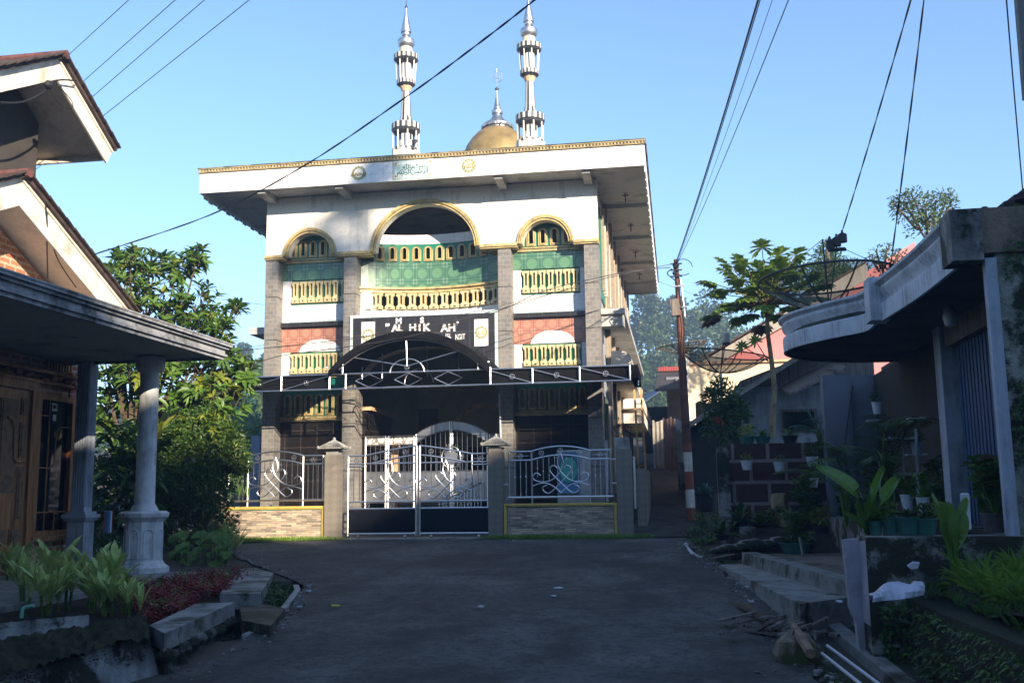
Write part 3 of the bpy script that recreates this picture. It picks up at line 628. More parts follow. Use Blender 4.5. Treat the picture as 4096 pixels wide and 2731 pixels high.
# ---- dome
c = (3.83, 9.3, 0); q = MB()
q.lathe([(1.1, 8.47), (1.12, 10.9), (1.16, 11.3), (1.14, 11.7), (1.02, 12.1), (.84, 12.38), (.66, 12.57), (.47, 12.70)], c, 40); dm = q.build('dome', M['domeg'], mq, True, label='dull brass dome')
q = MB(); q.lathe([(.45, 12.69), (.44, 12.80)], c, 28); q.lathe([(.51, 12.76), (.53, 12.84), (.40, 12.93), (.25, 13.02), (.17, 13.14), (.15, 13.20)], c, 16)
for k in range(16): t = k*math.pi/8; q.ball((c[0]+.5*math.cos(t), c[1]+.5*math.sin(t), 12.77), .045, 6)
q.lathe([(.12, 13.19), (.18, 13.25), (.185, 13.34), (.12, 13.42), (.13, 13.47), (.11, 13.5), (.10, 13.52), (.02, 14.0), (.02, 14.04), (.08, 14.09), (.02, 14.17), (.008, 14.2), (.008, 14.8)], c, 14)
q.build('dome_finial', M['steel2'], dm, True)
q = MB(); q.tube([(3.83+.2*math.cos(t*.2618), 9.3, 14.53+.2*math.sin(t*.2618)) for t in range(25)], .012, 5); q.build('finial_ring', M['steel2'], dm)
glyph('\uFEEA\uFEE0\uFEDF\uFE8D', .30, 3.83, 9.28, 14.53, M['steel2'], dm, 'finial_emblem', ext=.008)
# ---- canopy
cy0, cy1 = -1.5, .0
CX0, CM0, CM1, CX1 = -.62, 2.10, 5.49, 8.30
cp_ = MB()
zt, zr = 3.60, 3.74
for a, b in ((CX0, CM0-.01), (CM1+.01, CX1)):
    cp_.hexa([(a, cy0, zt-.005+(0 if a > 4 else 0)), (b, cy0, zt-.005), (b, cy1, zr), (a, cy1, zr)], [(a, cy0, zt+.01), (b, cy0, zt+.01), (b, cy1, zr+.015), (a, cy1, zr+.015)])
    cp_.box(a, b, cy0+.03, cy0+.036, 3.31, 3.59)  # upright black sheet in place of the shaded underside behind the truss
n = 26; hw, hh = (CM1-CM0)/2, .78; cxm = (CM0+CM1)/2
R_ = (hw*hw+hh*hh)/(2*hh)
def az(x): return 3.66+hh-R_+math.sqrt(max(0, R_*R_-(x-cxm)**2))
for i in range(n):
    a, b = CM0+(CM1-CM0)*i/n, CM0+(CM1-CM0)*(i+1)/n
    cp_.hexa([(a, cy0-.12, az(a)-.015), (b, cy0-.12, az(b)-.015), (b, -.045, az(b)+.05), (a, -.045, az(a)+.05)], [(a, cy0-.12, az(a)), (b, cy0-.12, az(b)), (b, -.045, az(b)+.065), (a, -.045, az(a)+.065)])
    cp_.hexa([(a, cy0-.119, az(a)-.16), (b, cy0-.119, az(b)-.16), (b, cy0-.1, az(b)-.16), (a, cy0-.1, az(a)-.16)], [(a, cy0-.119, az(a)-.016), (b, cy0-.119, az(b)-.016), (b, cy0-.1, az(b)-.016), (a, cy0-.1, az(a)-.016)])
cp_.box(CX1+.02, CX1+.16, cy0, .3, 3.33, 3.60)
can = cp_.build('canopy', M['blackroof'], mq, label='black sheet entrance canopy with an arched middle')
q = MB(); r = .018
q.tube([(CX0, cy0-.02, 3.585), (CM0, cy0-.02, 3.60)], r); q.tube([(CM1, cy0-.02, 3.60), (CX1, cy0-.02, 3.585)], r); q.tube([(CM0, cy0-.02, 3.60), (CM1, cy0-.02, 3.60)], r); q.tube([(CX0, cy0-.02, 3.29), (CX1, cy0-.02, 3.29)], r)
for x in (CX0, .05, 1.05, CM0, 2.45, CM1, 6.35, 7.30, CX1): q.tube([(x, cy0-.02, 3.29), (x, cy0-.02, 3.60)], r*1.15)
q.tube([(2.38, cy0-.02, 3.6), (2.38, cy0-.02, 3.92)], r); q.tube([(5.24, cy0-.02, 3.6), (5.24, cy0-.02, 3.9)], r)
q.tube([(a, cy0-.03, az(a)-.17) for a in [CM0+.2+(CM1-CM0-.4)*i/20 for i in range(21)]], r*.9)
for a, b in ((2.62, 4.34), (3.74, 4.40), (4.86, 4.34)):
    q.tube([(3.76, cy0-.03, 3.72), (a, cy0-.03, az(a)-.17)], r*.7)
q.tube([(3.76-.36*math.cos(t*math.pi/14), cy0-.03, 3.6+.27*math.sin(t*math.pi/14)) for t in range(15)], r*.7)
for x in (2.95, 3.78, 4.62): q.tube([(x-.29, cy0-.02, 3.45), (x, cy0-.02, 3.58), (x+.29, cy0-.02, 3.45), (x, cy0-.02, 3.31), (x-.29, cy0-.02, 3.45)], r*.6)
for a, b, s_ in ((CX0, .05, 1), (.05, 1.05, 1), (1.05, CM0, 1), (CM1, 6.35, -1), (6.35, 7.30, -1), (7.30, CX1, -1)):
    q.tube([(a, cy0-.02, 3.30 if s_ > 0 else 3.57), (b, cy0-.02, 3.57 if s_ > 0 else 3.30)], r*.55)
for x in (CM0+.35, 2.9, 3.9, 4.6): q.tube([(x, -.4, 3.62), (x, -.4, min(az(x)-.1, 4.3))], r*.6)
q.tube([(CM0, -.5, 3.42), (CM1, -.5, 3.42)], r*.7); q.tube([(3.4+.32-.32*math.cos(t*math.pi/12), -.4, 3.5+.3*math.sin(t*math.pi/12)) for t in range(13)], r*.7)
for x in (CM0, CM1): q.ball((x, cy0-.04, 3.62), .035, 8); q.ball((x-.02, cy0-.1, 3.74), .03, 8)
q.tube([(CX1, cy0-.02, 3.58), (CX1+.14, cy0+.4, 3.35), (CX1+.14, cy0+.4, 3.22)], r)
q.build('canopy_frame', M['chrome'], can)
def star(q, x, y, z, r=.045):
    q.tube([(x+r*math.cos(t*math.pi/8), y, z+r*math.sin(t*math.pi/8)) for t in range(17)], .007, 5)
    for k in range(3): a = math.pi/2+k*2.094; q.ball((x+r*.45*math.cos(a), y, z+r*.45*math.sin(a)), r*.28, 6)
for x, z in ((-.3, 3.43), (.57, 3.44), (1.6, 3.44), (5.94, 3.44), (6.84, 3.44), (7.82, 3.44), (3.76, 3.70)):
    q = MB(); star(q, x, cy0-.03, z, .05); q.build('canopy_rosette', M['chrome'], can)

# ================================================================== INNER FOLDING GATE
ig = thing('folding_door_grille', 'tall stainless folding door grille with arched top in the mosque porch', 'grille', (3.8, .5, .62))
YG = .52
def g3(u, v): return at(1300+u*.34014, 1600+v*.34014, y=YG)
zb = .95
xs = [g3(730, 300).x, g3(1060, 300).x, g3(1485, 300).x, g3(1920, 300).x]
def topz(x):
    a, b = xs[1], xs[3]
    return 2.42+.30*math.sin(math.pi*(x-a)/(b-a))**.8 if a < x < b else 2.42
for k, (a, b) in enumerate(((2.25, xs[0]-.03), (xs[0]+.03, xs[1]-.03), (xs[1]+.02, xs[2]-.02), (xs[2]+.02, xs[3]-.02), (xs[3]+.03, 5.3))):
    q = MB(); nn = 10
    for x in (a, b): q.tube([(x, YG, zb-.25), (x, YG, topz(x))], .022)
    for off in (0, .20):
        q.tube([(a+(b-a)*i/nn, YG, topz(a+(b-a)*i/nn)-off) for i in range(nn+1)], .012)
    q.tube([(a, YG, 1.62), (b, YG, 1.62)], .014); q.tube([(a, YG, zb), (b, YG, zb)], .014)
    m_ = max(3, int((b-a)/.11))
    for i in range(1, m_): x = a+(b-a)*i/m_; q.tube([(x, YG, 1.62), (x, YG, topz(x)-.2)], .006, 5); q.ball((x, YG, 1.95), .011, 6)
    lf = q.build('door_leaf', M['chrome'], ig)
    q = MB()
    for i in range(nn):
        x0, x1 = a+(b-a)*i/nn, a+(b-a)*(i+1)/nn; q.hexa([(x0,YG-.004,topz(x0)-.185),(x1,YG-.004,topz(x1)-.185),(x1,YG+.004,topz(x1)-.185),(x0,YG+.004,topz(x0)-.185)], [(x0,YG-.004,topz(x0)-.012),(x1,YG-.004,topz(x1)-.012),(x1,YG+.004,topz(x1)-.012),(x0,YG+.004,topz(x0)-.012)])
    q.build('top_panel', M['marble'] if k in (0, 1, 4) else M['steel2'], lf)
    q = MB(); q.box(a+.02, b-.02, YG-.006, YG+.006, zb+.01, 1.61); q.build('lower_panel', M['steel2'], lf)
q = MB(); cx, cz = xs[2], 1.92
q.tube([(cx+.215*math.cos(t*math.pi/16), YG-.03, cz+.24*math.sin(t*math.pi/16)) for t in range(33)], .012, 6)
q.prism([(cx+.14*math.cos(t*math.pi/12), YG-.035, cz+.17*math.sin(t*math.pi/12)) for t in range(24)], (0, .01, 0))
for t in range(16): a = t*math.pi/8; q.tube([(cx+.23*math.cos(a), YG-.03, cz+.26*math.sin(a)), (cx+.29*math.cos(a), YG-.03, cz+.32*math.sin(a))], .004, 4)
q.box(cx-.05, cx-.02, YG-.06, YG-.02, cz+.12, cz+.3); q.box(cx+.02, cx+.05, YG-.06, YG-.02, cz+.12, cz+.3)
q.build('sun_emblem', M['chrome'], ig, True)
for x, w in ((2.72, .17),):
    q = MB(); q.box(x, x+w, .95, 1.12, .62, 2.40); one(q, 'porch_column', M['apricot'], 'pale square column standing behind the grille in the porch', 'column', (x, 1, .62))
# stair rail and steps inside yard
st = thing('stair_rail', 'sloping stainless stair rail with thin bars behind the double gate', 'handrail', (4.9, -1.2, Z0))
q = MB(); a, b = Vector((4.45, -1.6, .95)), Vector((4.95, .2, 1.35)); q.tube([a, b], .02); q.tube([a-Vector((0, 0, .55)), b-Vector((0, 0, .5))], .012)
q.build('rail', M['chrome'], st); q = MB()
for i in range(13): p = a.lerp(b, i/12); q.tube([p, p-Vector((0, 0, .62))], .008, 5)
q.build('bars', M['chrome'], st)
q = MB()
for k in range(3): q.box(2.3, 5.3, .19-.3*(k+1), .189-.3*k, Z0+.001, .62-.08*(k+1))
one(q, 'porch_steps', M['blacktile'], 'dark tiled steps leading up to the mosque porch', 'steps', (3.8, -.3, Z0))
# banner leaning on the right wall
bn = thing('banner', 'blue banner with teal oval print leaning against black tiles behind the fence', 'banner', (7.0, .2, .6))
q = MB(); q.prism([(6.62, .22, 1.10), (7.08, .22, 1.10), (7.08, .30, 1.98), (6.62, .30, 1.98)], (0, .01, 0)); q.build('sheet', M['blue'], bn)
q = MB(); q.prism([(6.85+.19*math.cos(t*math.pi/14), .215+(1.6+.27*math.sin(t*math.pi/14)-1.1)*.09, 1.6+.27*math.sin(t*math.pi/14)) for t in range(28)], (0, .006, 0), 0)
q.build('oval_print', M['teal'], bn)
q = MB(); q.tube([(6.85+.205*math.cos(t*math.pi/14), .212+(1.6+.285*math.sin(t*math.pi/14)-1.1)*.09, 1.6+.285*math.sin(t*math.pi/14)) for t in range(29)], .006, 4); q.build('dark_outline', M['cable'], bn)
q = MB(); q.box(6.60, 7.30, .31, .40, .62, 2.02); q.build('support_board', M['steel2'], bn)

# ================================================================== FENCE
YF = -3.0
def z6(u, v, y=YF): return at(1650+u*.446429, 1550+v*.446429, y=y)
def fence_wall(x0, x1, label):
    t = thing('fence_wall', label, 'wall', ((x0+x1)/2, YF, .3), 'low stone clad walls under the steel fence')
    q = MB(); q.box(x0+.055, x1-.055, YF+.012, YF+.15, .15, .85); q.build('stone_cladding', M['ledge'], t)
    q = MB()
    for d, w0, w1 in ((0, 0, .035), (.012, .036, .055)):
        q.box(x0+w0, x1-w0, YF-.02+d, YF+.16, .925-w1 if w1 > .04 else .889, .925-w0)
        q.box(x0+w0, x0+w1, YF-.02+d, YF+.16, .15, .888); q.box(x1-w1, x1-w0, YF-.02+d, YF+.16, .15, .888)
    q.build('yellow_trim', M['yellow'], t)
    q = MB(); q.box(x0+.056, x0+.068, YF+.002, YF+.1, .15, .869); q.box(x1-.068, x1-.056, YF+.002, YF+.1, .15, .869); q.box(x0+.069, x1-.069, YF+.002, YF+.1, .857, .869); q.build('green_line', M['green'], t)
fence_wall(.47, 2.56, 'low wall left of the gate with sunlit tan ledgestone in a yellow frame')
fence_wall(5.99, 8.06, 'low wall right of the gate with shaded grey ledgestone in a yellow frame')
def post(x, cap, label):
    t = thing('gate_post' if cap else 'fence_post', label, 'post', (x+.135, YF, .3), 'stone tiled fence posts')
    q = MB(); q.box(x, x+.27, YF-.06, YF+.22, .12, 1.88); q.build('shaft', M['diamond'], t)
    if cap:
        c = (x+.135, YF+.08, 0); q = MB()
        q.box(x-.0+.02, x+.25, YF-.04, YF+.20, 1.881, 1.93); q.lathe([(.17, 1.93), (.20, 1.96)], c, 4, ph=math.pi/4); q.lathe([(.345, 1.99), (.35, 2.01), (.30, 2.015), (.22, 2.045), (.15, 2.085), (.09, 2.13), (.04, 2.165)], c, 4, ph=math.pi/4); q.ball((c[0], c[1], 2.18), .03, 8, (1, 1, 1.3))
        for sx in (-1, 1):
            for sy in (-1, 1): q.ball((c[0]+sx*.235, c[1]+sy*.235, 2.02), .028, 6, (1, 1, 1))
            for k in range(-5, 6): q.tube([(c[0]+k*.04, c[1]+sx*.23, 2.022), (c[0]+k*.012, c[1]+sx*.07, 2.13)], .008, 4)
            for k in range(-5, 6): q.tube([(c[0]+sx*.23, c[1]+k*.04, 2.022), (c[0]+sx*.07, c[1]+k*.012, 2.13)], .008, 4)
        q.build('pagoda_cap', M['conc'], t)
    return t
post(2.57, True, 'stone tiled gate post with pagoda cap left of the double gate')
post(5.71, True, 'stone tiled gate post with pagoda cap right of the double gate')
post(8.07, False, 'diamond tiled corner post at the mouth of the alley')
t = thing('side_wall_post', 'narrow diamond tiled post just behind the corner post beside the alley', 'post', (8.44, -1.9, .3))
q = MB(); q.box(8.38, 8.56, -1.8, 2.6, .1, 1.55); q.build('shaft', M['diamond'], t)
q = MB(); q.tube([(8.36, -2.6, 1.75), (8.36, -1.9, 1.75)], .015); q.tube([(8.36, -2.6, 1.15), (8.36, -1.9, 1.15)], .015)
for i in range(6): q.tube([(8.36, -2.6+i*.13, .8), (8.36, -2.6+i*.13, 1.75)], .01)
q.build('short_rail', M['chrome'], t)
def scroll(q, cx, z0, k, y, r=.011):
    """the scroll ornament; k metres per survey pixel"""
    def L(pts, sx): q.tube(spl([(cx+sx*(u-1320)*k, y, z0+(985-v)*k) for u, v in pts], 4), r, 6)
    for sx in (1, -1):
        L([(1290,742),(1268,720),(1238,726),(1225,758),(1245,792),(1300,850),(1400,945),(1440,960),(1478,935),(1478,905),(1440,888)], sx)
        L([(1140,805),(1116,784),(1083,792),(1070,825),(1100,850),(1170,862),(1240,845),(1290,805),(1320,770)], sx)
        L([(1320,770),(1296,710),(1300,660),(1320,612)], sx); L([(1068,897),(1130,876),(1200,876),(1270,912),(1322,962)], sx)
def fence_panel(x0, x1, z0, zt, zm, xa, xb, label):
    t = thing('steel_fence', label, 'fence', ((x0+x1)/2, YF, z0), 'stainless steel fence panels')
    r = .017; yy = YF+.06
    def top(x):
        if xa <= x <= xb: s_ = (x-xa)/(xb-xa); return zt+(zm-zt)*math.sin(math.pi*s_)**.85
        return zt
    q = MB()
    for x in (x0, xa, xb, x1): q.tube([(x, yy, z0), (x, yy, zt)], r)
    q.tube([(x0-.03, yy, z0), (x1+.03, yy, z0)], r*1.2)
    for off in (0, .16):
        for a, b in ((x0, xa), (xb, x1)): q.tube([(a, yy, zt-off), (b, yy, zt-off)], r)
        q.tube([(xa+(xb-xa)*i/14, yy, top(xa+(xb-xa)*i/14)-off) for i in range(15)], r)
    for a, b in ((x0, xa), (xb, x1)): q.tube([(a+.05, yy, zt-.08), (b-.05, yy, zt-.08)], .006, 5)
    for x in (xa, xb): q.tube([(x, yy, .926), (x, yy, z0)], r*.9)
    for z in (zt-.17, zt-.6): q.tube([(x0-.17 if x0 > 5 else x0-.05, yy, z), (x0, yy, z)], r*.8); q.tube([(x1, yy, z), (x1+.12, yy, z)], r*.8)
    q.build('frame', M['chrome'], t)
    q = MB(); k = (xb-xa)/518; cm = (xa+xb)/2
    for a, b, n in ((x0, xa, 4), (xb, x1, 4)):
        for i in range(1, n): x = a+(b-a)*i/n; q.tube([(x, yy, z0), (x, yy, zt-.16)], .008, 5); q.ball((x, yy, (z0+zt)/2-.05), .014, 6, (1, 1, 1.6))
    for i in range(1, 10):
        x = xa+(xb-xa)*i/10; dz = abs(i-5)
        if dz == 0: continue
        lo = z0+{4: .36, 3: .27, 2: .27, 1: .55}[dz]; q.tube([(x, yy, lo), (x, yy, top(x)-.16)], .007, 5); q.ball((x, yy, lo+.12+.04*(i%3)), .013, 6, (1, 1, 1.6))
    q.build('bars', M['chrome'], t)
    q = MB(); scroll(q, cm, z0+.02, k, yy-.02); q.build('scroll_ornament', M['chrome'], t, True)
    for x in ((x0+xa)/2, xa+(xb-xa)*.17, cm, xb-(xb-xa)*.17, (xb+x1)/2):
        q = MB(); star(q, x, yy, top(x)-.08, .045); q.build('rosette', M['chrome'], t)
    return t
fence_panel(.60, 2.50, 1.035, 1.875, 1.965, .99, 2.10, 'arched stainless fence panel left of the gate, partly behind the bush')
fence_panel(6.09, 7.97, 1.035, 1.87, 1.955, 6.51, 7.58, 'arched stainless fence panel right of the gate in front of the blue banner')
# double gate
gt = thing('double_gate', 'stainless double driveway gate with scrolls and dark blue kick panels', 'gate', (4.36, YF, .35))
for sx in (1, -1):
    X = lambda d: 4.36+sx*d
    q = MB(); r = .018; yy = YF+.05; W_ = 1.36; xa, xb = .03, W_
    q.tube([(X(.03), yy, .36), (X(.03), yy, 2.02)], .026); q.tube([(X(W_), yy, .36), (X(W_), yy, 1.85)], r)
    kx = 1.03
    top = lambda d: 2.02-.17*(d/kx)**1.3 if d < kx else 1.85
    q.tube([(X(.03+(kx-.03)*i/8), yy, top(.03+(kx-.03)*i/8)) for i in range(9)]+[(X(W_), yy, 1.85)], r)
    q.tube([(X(.03+(.86)*i/8), yy, top(.03+.86*i/8)-.17+.0*i) for i in range(9)], r)
    q.tube([(X(.03), yy, 1.70), (X(W_), yy, 1.70)], r*.9); q.tube([(X(kx), yy, 1.65), (X(W_), yy, 1.65)], r*.9); q.tube([(X(kx+.03), yy, 1.76), (X(W_-.03), yy, 1.76)], .006)
    for z in (.99, .86, .40): q.tube([(X(.03), yy, z), (X(W_), yy, z)], r)
    q.tube([(X(kx), yy, 1.0), (X(kx), yy, 1.85)], r*.8)
    for i in range(1, 9):
        d = .03+(kx-.03)*i/9; lo = {1: 1.33, 2: 1.28, 3: 1.28, 4: 1.5, 5: 1.5, 6: 1.28, 7: 1.28, 8: 1.33}[i]; q.tube([(X(d), yy, lo), (X(d), yy, max(1.69, top(d)-.17))], .007, 5); q.ball((X(d), yy, lo+.1+.03*(i%3)), .013, 6, (1, 1, 1.5))
    for d in (1.14, 1.25): q.tube([(X(d), yy, 1.0), (X(d), yy, 1.66)], .009, 5); q.ball((X(d), yy, 1.33), .014, 6, (1, 1, 1.5))
    lf = q.build('gate_leaf', M['chrome'], gt)
    q = MB(); scroll(q, X((kx+.03)/2), 1.0, (kx-.0)/518, yy-.02); q.build('scroll_ornament', M['chrome'], lf, True)
    q = MB(); q.box(min(X(.05), X(W_)), max(X(.05), X(W_)), yy-.006, yy+.006, .42, .845); q.build('kick_panel', M['gatepanel'], lf)
    for d, z in ((.5, .925), (.98, .925), (.25, top(.25)-.085), (.55, top(.55)-.085), (.83, top(.83)-.085), (1.2, 1.76)):
        q = MB(); star(q, X(d), yy, z, .045); q.build('rosette', M['chrome'], lf)
    q = MB()
    for d in (.25, 1.15): q.tube([(X(d)-.02, yy, .345), (X(d)+.02, yy, .345)], .03, 10)
    q.build('wheel', M['steel2'], lf)
q = MB(); q.box(2.4, 6.05, YF-.35, YF+.45, -.2, .318); one(q, 'gate_sill', M['conc'], 'speckled concrete sill strip under the double gate', 'sill', (4.3, YF, .3))
M['darkgable'] = plain('dark_brown_gable', (.05, .042, .036), .9)  # even dark brown for the upper gable wall
# ================================================================== TERRAIN
def rz(y): return min(.30, -.5+.0457*(y+21.5))
def lerpl(tab, y):
    if y <= tab[0][0]: return tab[0][1]
    for (a, b), (c, d) in zip(tab, tab[1:]):
        if y <= c: return b+(d-b)*(y-a)/(c-a)
    return tab[-1][1]
EL = [(-26, 6.6), (-22, 6.3), (-16, 5.65), (-14, 5.48), (-13.1, 5.43), (-12.4, 5.41), (-11.4, 5.18), (-9.9, 4.77), (-8.6, 3.98), (-7.7, 3.2), (-6.6, 2.5), (-5.7, 1.9), (-5.2, .8), (-4.9, -2), (-4.7, -9), (-3, -9)]
ER = [(-26, 10.75), (-22, 10.5), (-16, 10.2), (-14.3, 10.08), (-12, 10.15), (-9.45, 9.82), (-6.5, 9.45), (-4.8, 9.3), (-3, 9.3), (3, 9.4), (10, 9.5), (20, 9.5)]
def alley(y): return .30+.112*max(0, y+3)
def gz(x, y):
    z = rz(y)
    if y > -3: z = alley(y) if x > 7.7 else .3+.112*max(0, y-13.5)
    if y > 20: z = alley(20)+(y-20)*.06
    xl = lerpl(EL, y)
    if -12.9 < y < -9.3 and xl-.8 < x < xl-.02: z -= .50          # drain
    elif y < -9.3 and x <= xl-.8: z -= .12
    xr = lerpl(ER, y)
    if y < -4 and xr+.02 < x < xr+.45: z -= .06
    elif y < -13.4 and xr+.45 <= x < 10.75: z -= .18
    return z-.006
xs_ = [-200, -100, -50, -25, -14, -10]+[-8+.25*i for i in range(97)]+[18, 22, 30, 50, 100, 200]
ys_ = [-80, -60, -45, -32]+[-26+.3*i for i in range(150)]+[22, 26, 34, 50, 80, 130, 200]
q = MB(); vs = []
for y in ys_:
    for x in xs_:
        z = gz(x, y)
        vs.append((x, y, z))
n = len(xs_); q.add(vs, [(j*n+i, j*n+i+1, (j+1)*n+i+1, (j+1)*n+i) for j in range(len(ys_)-1) for i in range(n-1)])
tag(q.build('ground', M['ground'], None, True), kind='structure')
q = MB(); vs = []; rows = [-26+.45*i for i in range(51)]; nc = 26
for y in rows:
    a, b = lerpl(EL, y), lerpl(ER, y)
    a += .05*math.sin(y*3.1)+.03*math.sin(y*7.7); b += .06*math.sin(y*2.3)+.05*math.sin(y*5.9)
    for i in range(nc): x = a+(b-a)*i/(nc-1); vs.append((x, y, rz(y)+.012))
q.add(vs, [(j*nc+i, j*nc+i+1, (j+1)*nc+i+1, (j+1)*nc+i) for j in range(len(rows)-1) for i in range(nc-1)])
tag(q.build('road', M['asphalt'], None, True), kind='structure')
q = MB(); vs = []; rows = [-3.5+.5*i for i in range(50)]
for y in rows:
    for i in range(6): x = 8.30+1.35*i/5; vs.append((x, y, (alley(y) if y > -3 else .3)+.03))
q.add(vs, [(j*6+i, j*6+i+1, (j+1)*6+i+1, (j+1)*6+i) for j in range(len(rows)-1) for i in range(5)])
tag(q.build('path', M['alley'], None, True), kind='structure')
q = MB(); vs = []   # drain edge strip beside the road
el = [(lerpl(EL, y)-.02, y) for y in [-12.9+.4*i for i in range(9)]]
for (a, b), (c, d) in zip(el, el[1:]): a = a-.0; q.hexa([(a-.07,b,rz(b)-.5),(a,b,rz(b)-.5),(c,d,rz(d)-.5),(c-.07,d,rz(d)-.5)], [(a-.07,b,rz(b)+.018),(a,b,rz(b)+.02),(c,d,rz(d)+.02),(c-.07,d,rz(d)+.018)])
tag(q.build('road_edge', M['conc'], None), kind='structure')
# far hills
def hill(name, x0, x1, y0, y1, hf, mat, nx=40, ny=14, kind='structure'):
    q = MB(); vs = []
    for j in range(ny+1):
        for i in range(nx+1):
            x = x0+(x1-x0)*i/nx; y = y0+(y1-y0)*j/ny; vs.append((x, y, hf(x, y)))
    q.add(vs, [(j*(nx+1)+i, j*(nx+1)+i+1, (j+1)*(nx+1)+i+1, (j+1)*(nx+1)+i) for j in range(ny) for i in range(nx)])
    return tag(q.build(name, mat, None, True), kind=kind)
def hb(x, y):  # hillside behind the mosque
    t = max(0, min(1, (y-45)/60)); t = t*t*(3-2*t)
    prof = 14.3 if x > 5 else 9.5+3.5*max(0, (x+30)/35) if x > -30 else 9.5
    if x > 26: prof = max(4, 14.3-(x-26)*.35)
    return 3+t*(prof+1.2*math.sin(x*.21)+.8*math.sin(x*.5+1))+.6*math.sin(x*.3+y*.2)
hill('hill', -70, 90, 42, 130, hb, M['hill'], 60, 24)
# unseen hill added behind the viewer, its crest shaped to shade the road
PR = [(-60, 7), (0, 11), (18, 14.5), (28.4, 16.1), (29.4, 17.2), (30.6, 17.0), (31.2, 15.4), (33.0, 15.2), (34.0, 16.6), (36.2, 17.7), (37.5, 18.0), (39, 19.3), (42, 20.3), (43.6, 22), (46, 22.9), (49, 23.2), (51, 22.8), (60, 23.5), (110, 23.5)]
def hs(x, y):
    t = max(0, min(1, (-y-27)/13)); return -.9+(lerpl(PR, x)+.9)*(t*t*(3-2*t))*(1 if y > -48 else .9)
hill('shade_hill_behind', -60, 110, -60, -26.5, hs, M['hill'], 170, 26)

# ================================================================== VEGETATION HELPERS
def leaf(q, p, d, L, w, up=(0,0,1), droop=.25, seg=2, fold=.25):
    """a pointed leaf blade from p along d, folded on its midrib"""
    d = Vector(d).normalized(); s = d.cross(Vector(up))
    s = s.normalized() if s.length > 1e-4 else Vector((1,0,0)); n = s.cross(d).normalized(); p = Vector(p)
    vs = [p]; prof = [(.45, 1.0), (1.0, 0)] if seg == 2 else [(.2, .65), (.5, 1), (.8, .6), (1, 0)] if seg == 4 else [(.3, .9), (.65, .85), (1, 0)]
    fs = []; last = (0, 0, 0)
    for t, ww in prof:
        c = p+d*(L*t)-Vector((0,0,1))*(droop*L*t*t)
        if ww > 0:
            vs += [c-s*(w*ww/2)+n*(w*ww*fold*.5), c, c+s*(w*ww/2)+n*(w*ww*fold*.5)]; i = len(vs)-3
            if last == (0, 0, 0): fs += [(0, i+1, i), (0, i+2, i+1)]
            else: a, b, c_ = last; fs += [(a, b, i+1, i), (b, c_, i+2, i+1)]
            last = (i, i+1, i+2)
        else:
            vs.append(c); i = len(vs)-1; a, b, c_ = last; fs += [(a, b, i), (b, c_, i)]
    q.add(vs, fs)
def rv(r=rnd):
    while True:
        v = Vector((r.uniform(-1,1), r.uniform(-1,1), r.uniform(-1,1)))
        if .05 < v.length < 1: return v.normalized()
def clump(q, c, R, n, L, w, out=.6, bottom=-.7, shell=.55, seg=2, r=rnd, droop=.2):
    c = Vector(c)
    for _ in range(n):
        v = rv(r)
        if v.z < bottom: v.z = -v.z
        k = r.uniform(shell, 1)**.6; p = c+Vector((v.x*R[0], v.y*R[1], v.z*R[2]))*k
        d = (v*out+rv(r)*.6+Vector((0,0,.15))).normalized(); leaf(q, p, d, L*r.uniform(.7,1.25), w*r.uniform(.7,1.2), rv(r), droop, seg)
def whorl(q, p, d, n, L, w, r=rnd, seg=2, spread=.8, droop=.25):
    d = Vector(d).normalized(); a = d.orthogonal().normalized(); b = d.cross(a); t0 = r.uniform(0, 6)
    for k in range(n):
        t = t0+k*2.4; e = (d*(1-spread*.55)+(a*math.cos(t)+b*math.sin(t))*spread).normalized()
        leaf(q, Vector(p)-d*(.012*k), e, L*r.uniform(.75,1.15), w*r.uniform(.8,1.1), d, droop, seg)
def frond(q, p, d, L, nl, ll, lw, droop=.5, vdroop=.35, stemr=.006, sq=None):
    d = Vector(d).normalized(); p = Vector(p); pts = []
    for i in range(9): t = i/8; pts.append(p+d*(L*t)-Vector((0,0,1))*(droop*L*t*t))
    if sq is not None: sq.tube(pts, [stemr*(1-.07*i) for i in range(9)], 4)
    for i in range(nl):
        t = .16+.84*i/nl; f = t*8; k = min(7, int(f)); c = pts[k].lerp(pts[k+1], f-k); tg = (pts[k+1]-pts[k]).normalized()
        sd = tg.cross(Vector((0,0,1))).normalized()
        for s_ in (-1, 1):
            dd = (sd*s_+tg*.55).normalized(); leaf(q, c, dd, ll*(1-.55*abs(t-.45)*1.3), lw, (0,0,1), vdroop, 2)
def treething(name, label, base, pts, r0, crown, leafm, cat='tree', group=None, bark='bark', smooth=True):
    """trunk polyline pts with radius taper, crown = function(q, twigs)"""
    t = thing(name, label, cat, base, group); q = MB()
    for pl, a, b in pts: q.tube(spl(pl, 3), [a+(b-a)*i/(len(pl)*3-3+.001) for i in range((len(pl)-1)*3+1)], 7)
    q2 = MB(); crown(q2, q)
    q.build('trunk', M[bark], t, True); q2.build('crown', [M[l] for l in leafm] if isinstance(leafm, (list, tuple)) else M[leafm], t)
    return t
def inpoly(x, y, pl):
    c = False; j = len(pl)-1
    for i in range(len(pl)):
        if (pl[i][1] > y) != (pl[j][1] > y) and x < (pl[j][0]-pl[i][0])*(y-pl[i][1])/(pl[j][1]-pl[i][1])+pl[i][0]: c = not c
        j = i
    return c
def scatter(pl, n, r=rnd):
    xs = [p[0] for p in pl]; ys = [p[1] for p in pl]; out = []
    while len(out) < n:
        x, y = r.uniform(min(xs), max(xs)), r.uniform(min(ys), max(ys))
        if inpoly(x, y, pl): out.append((x, y))
    return out

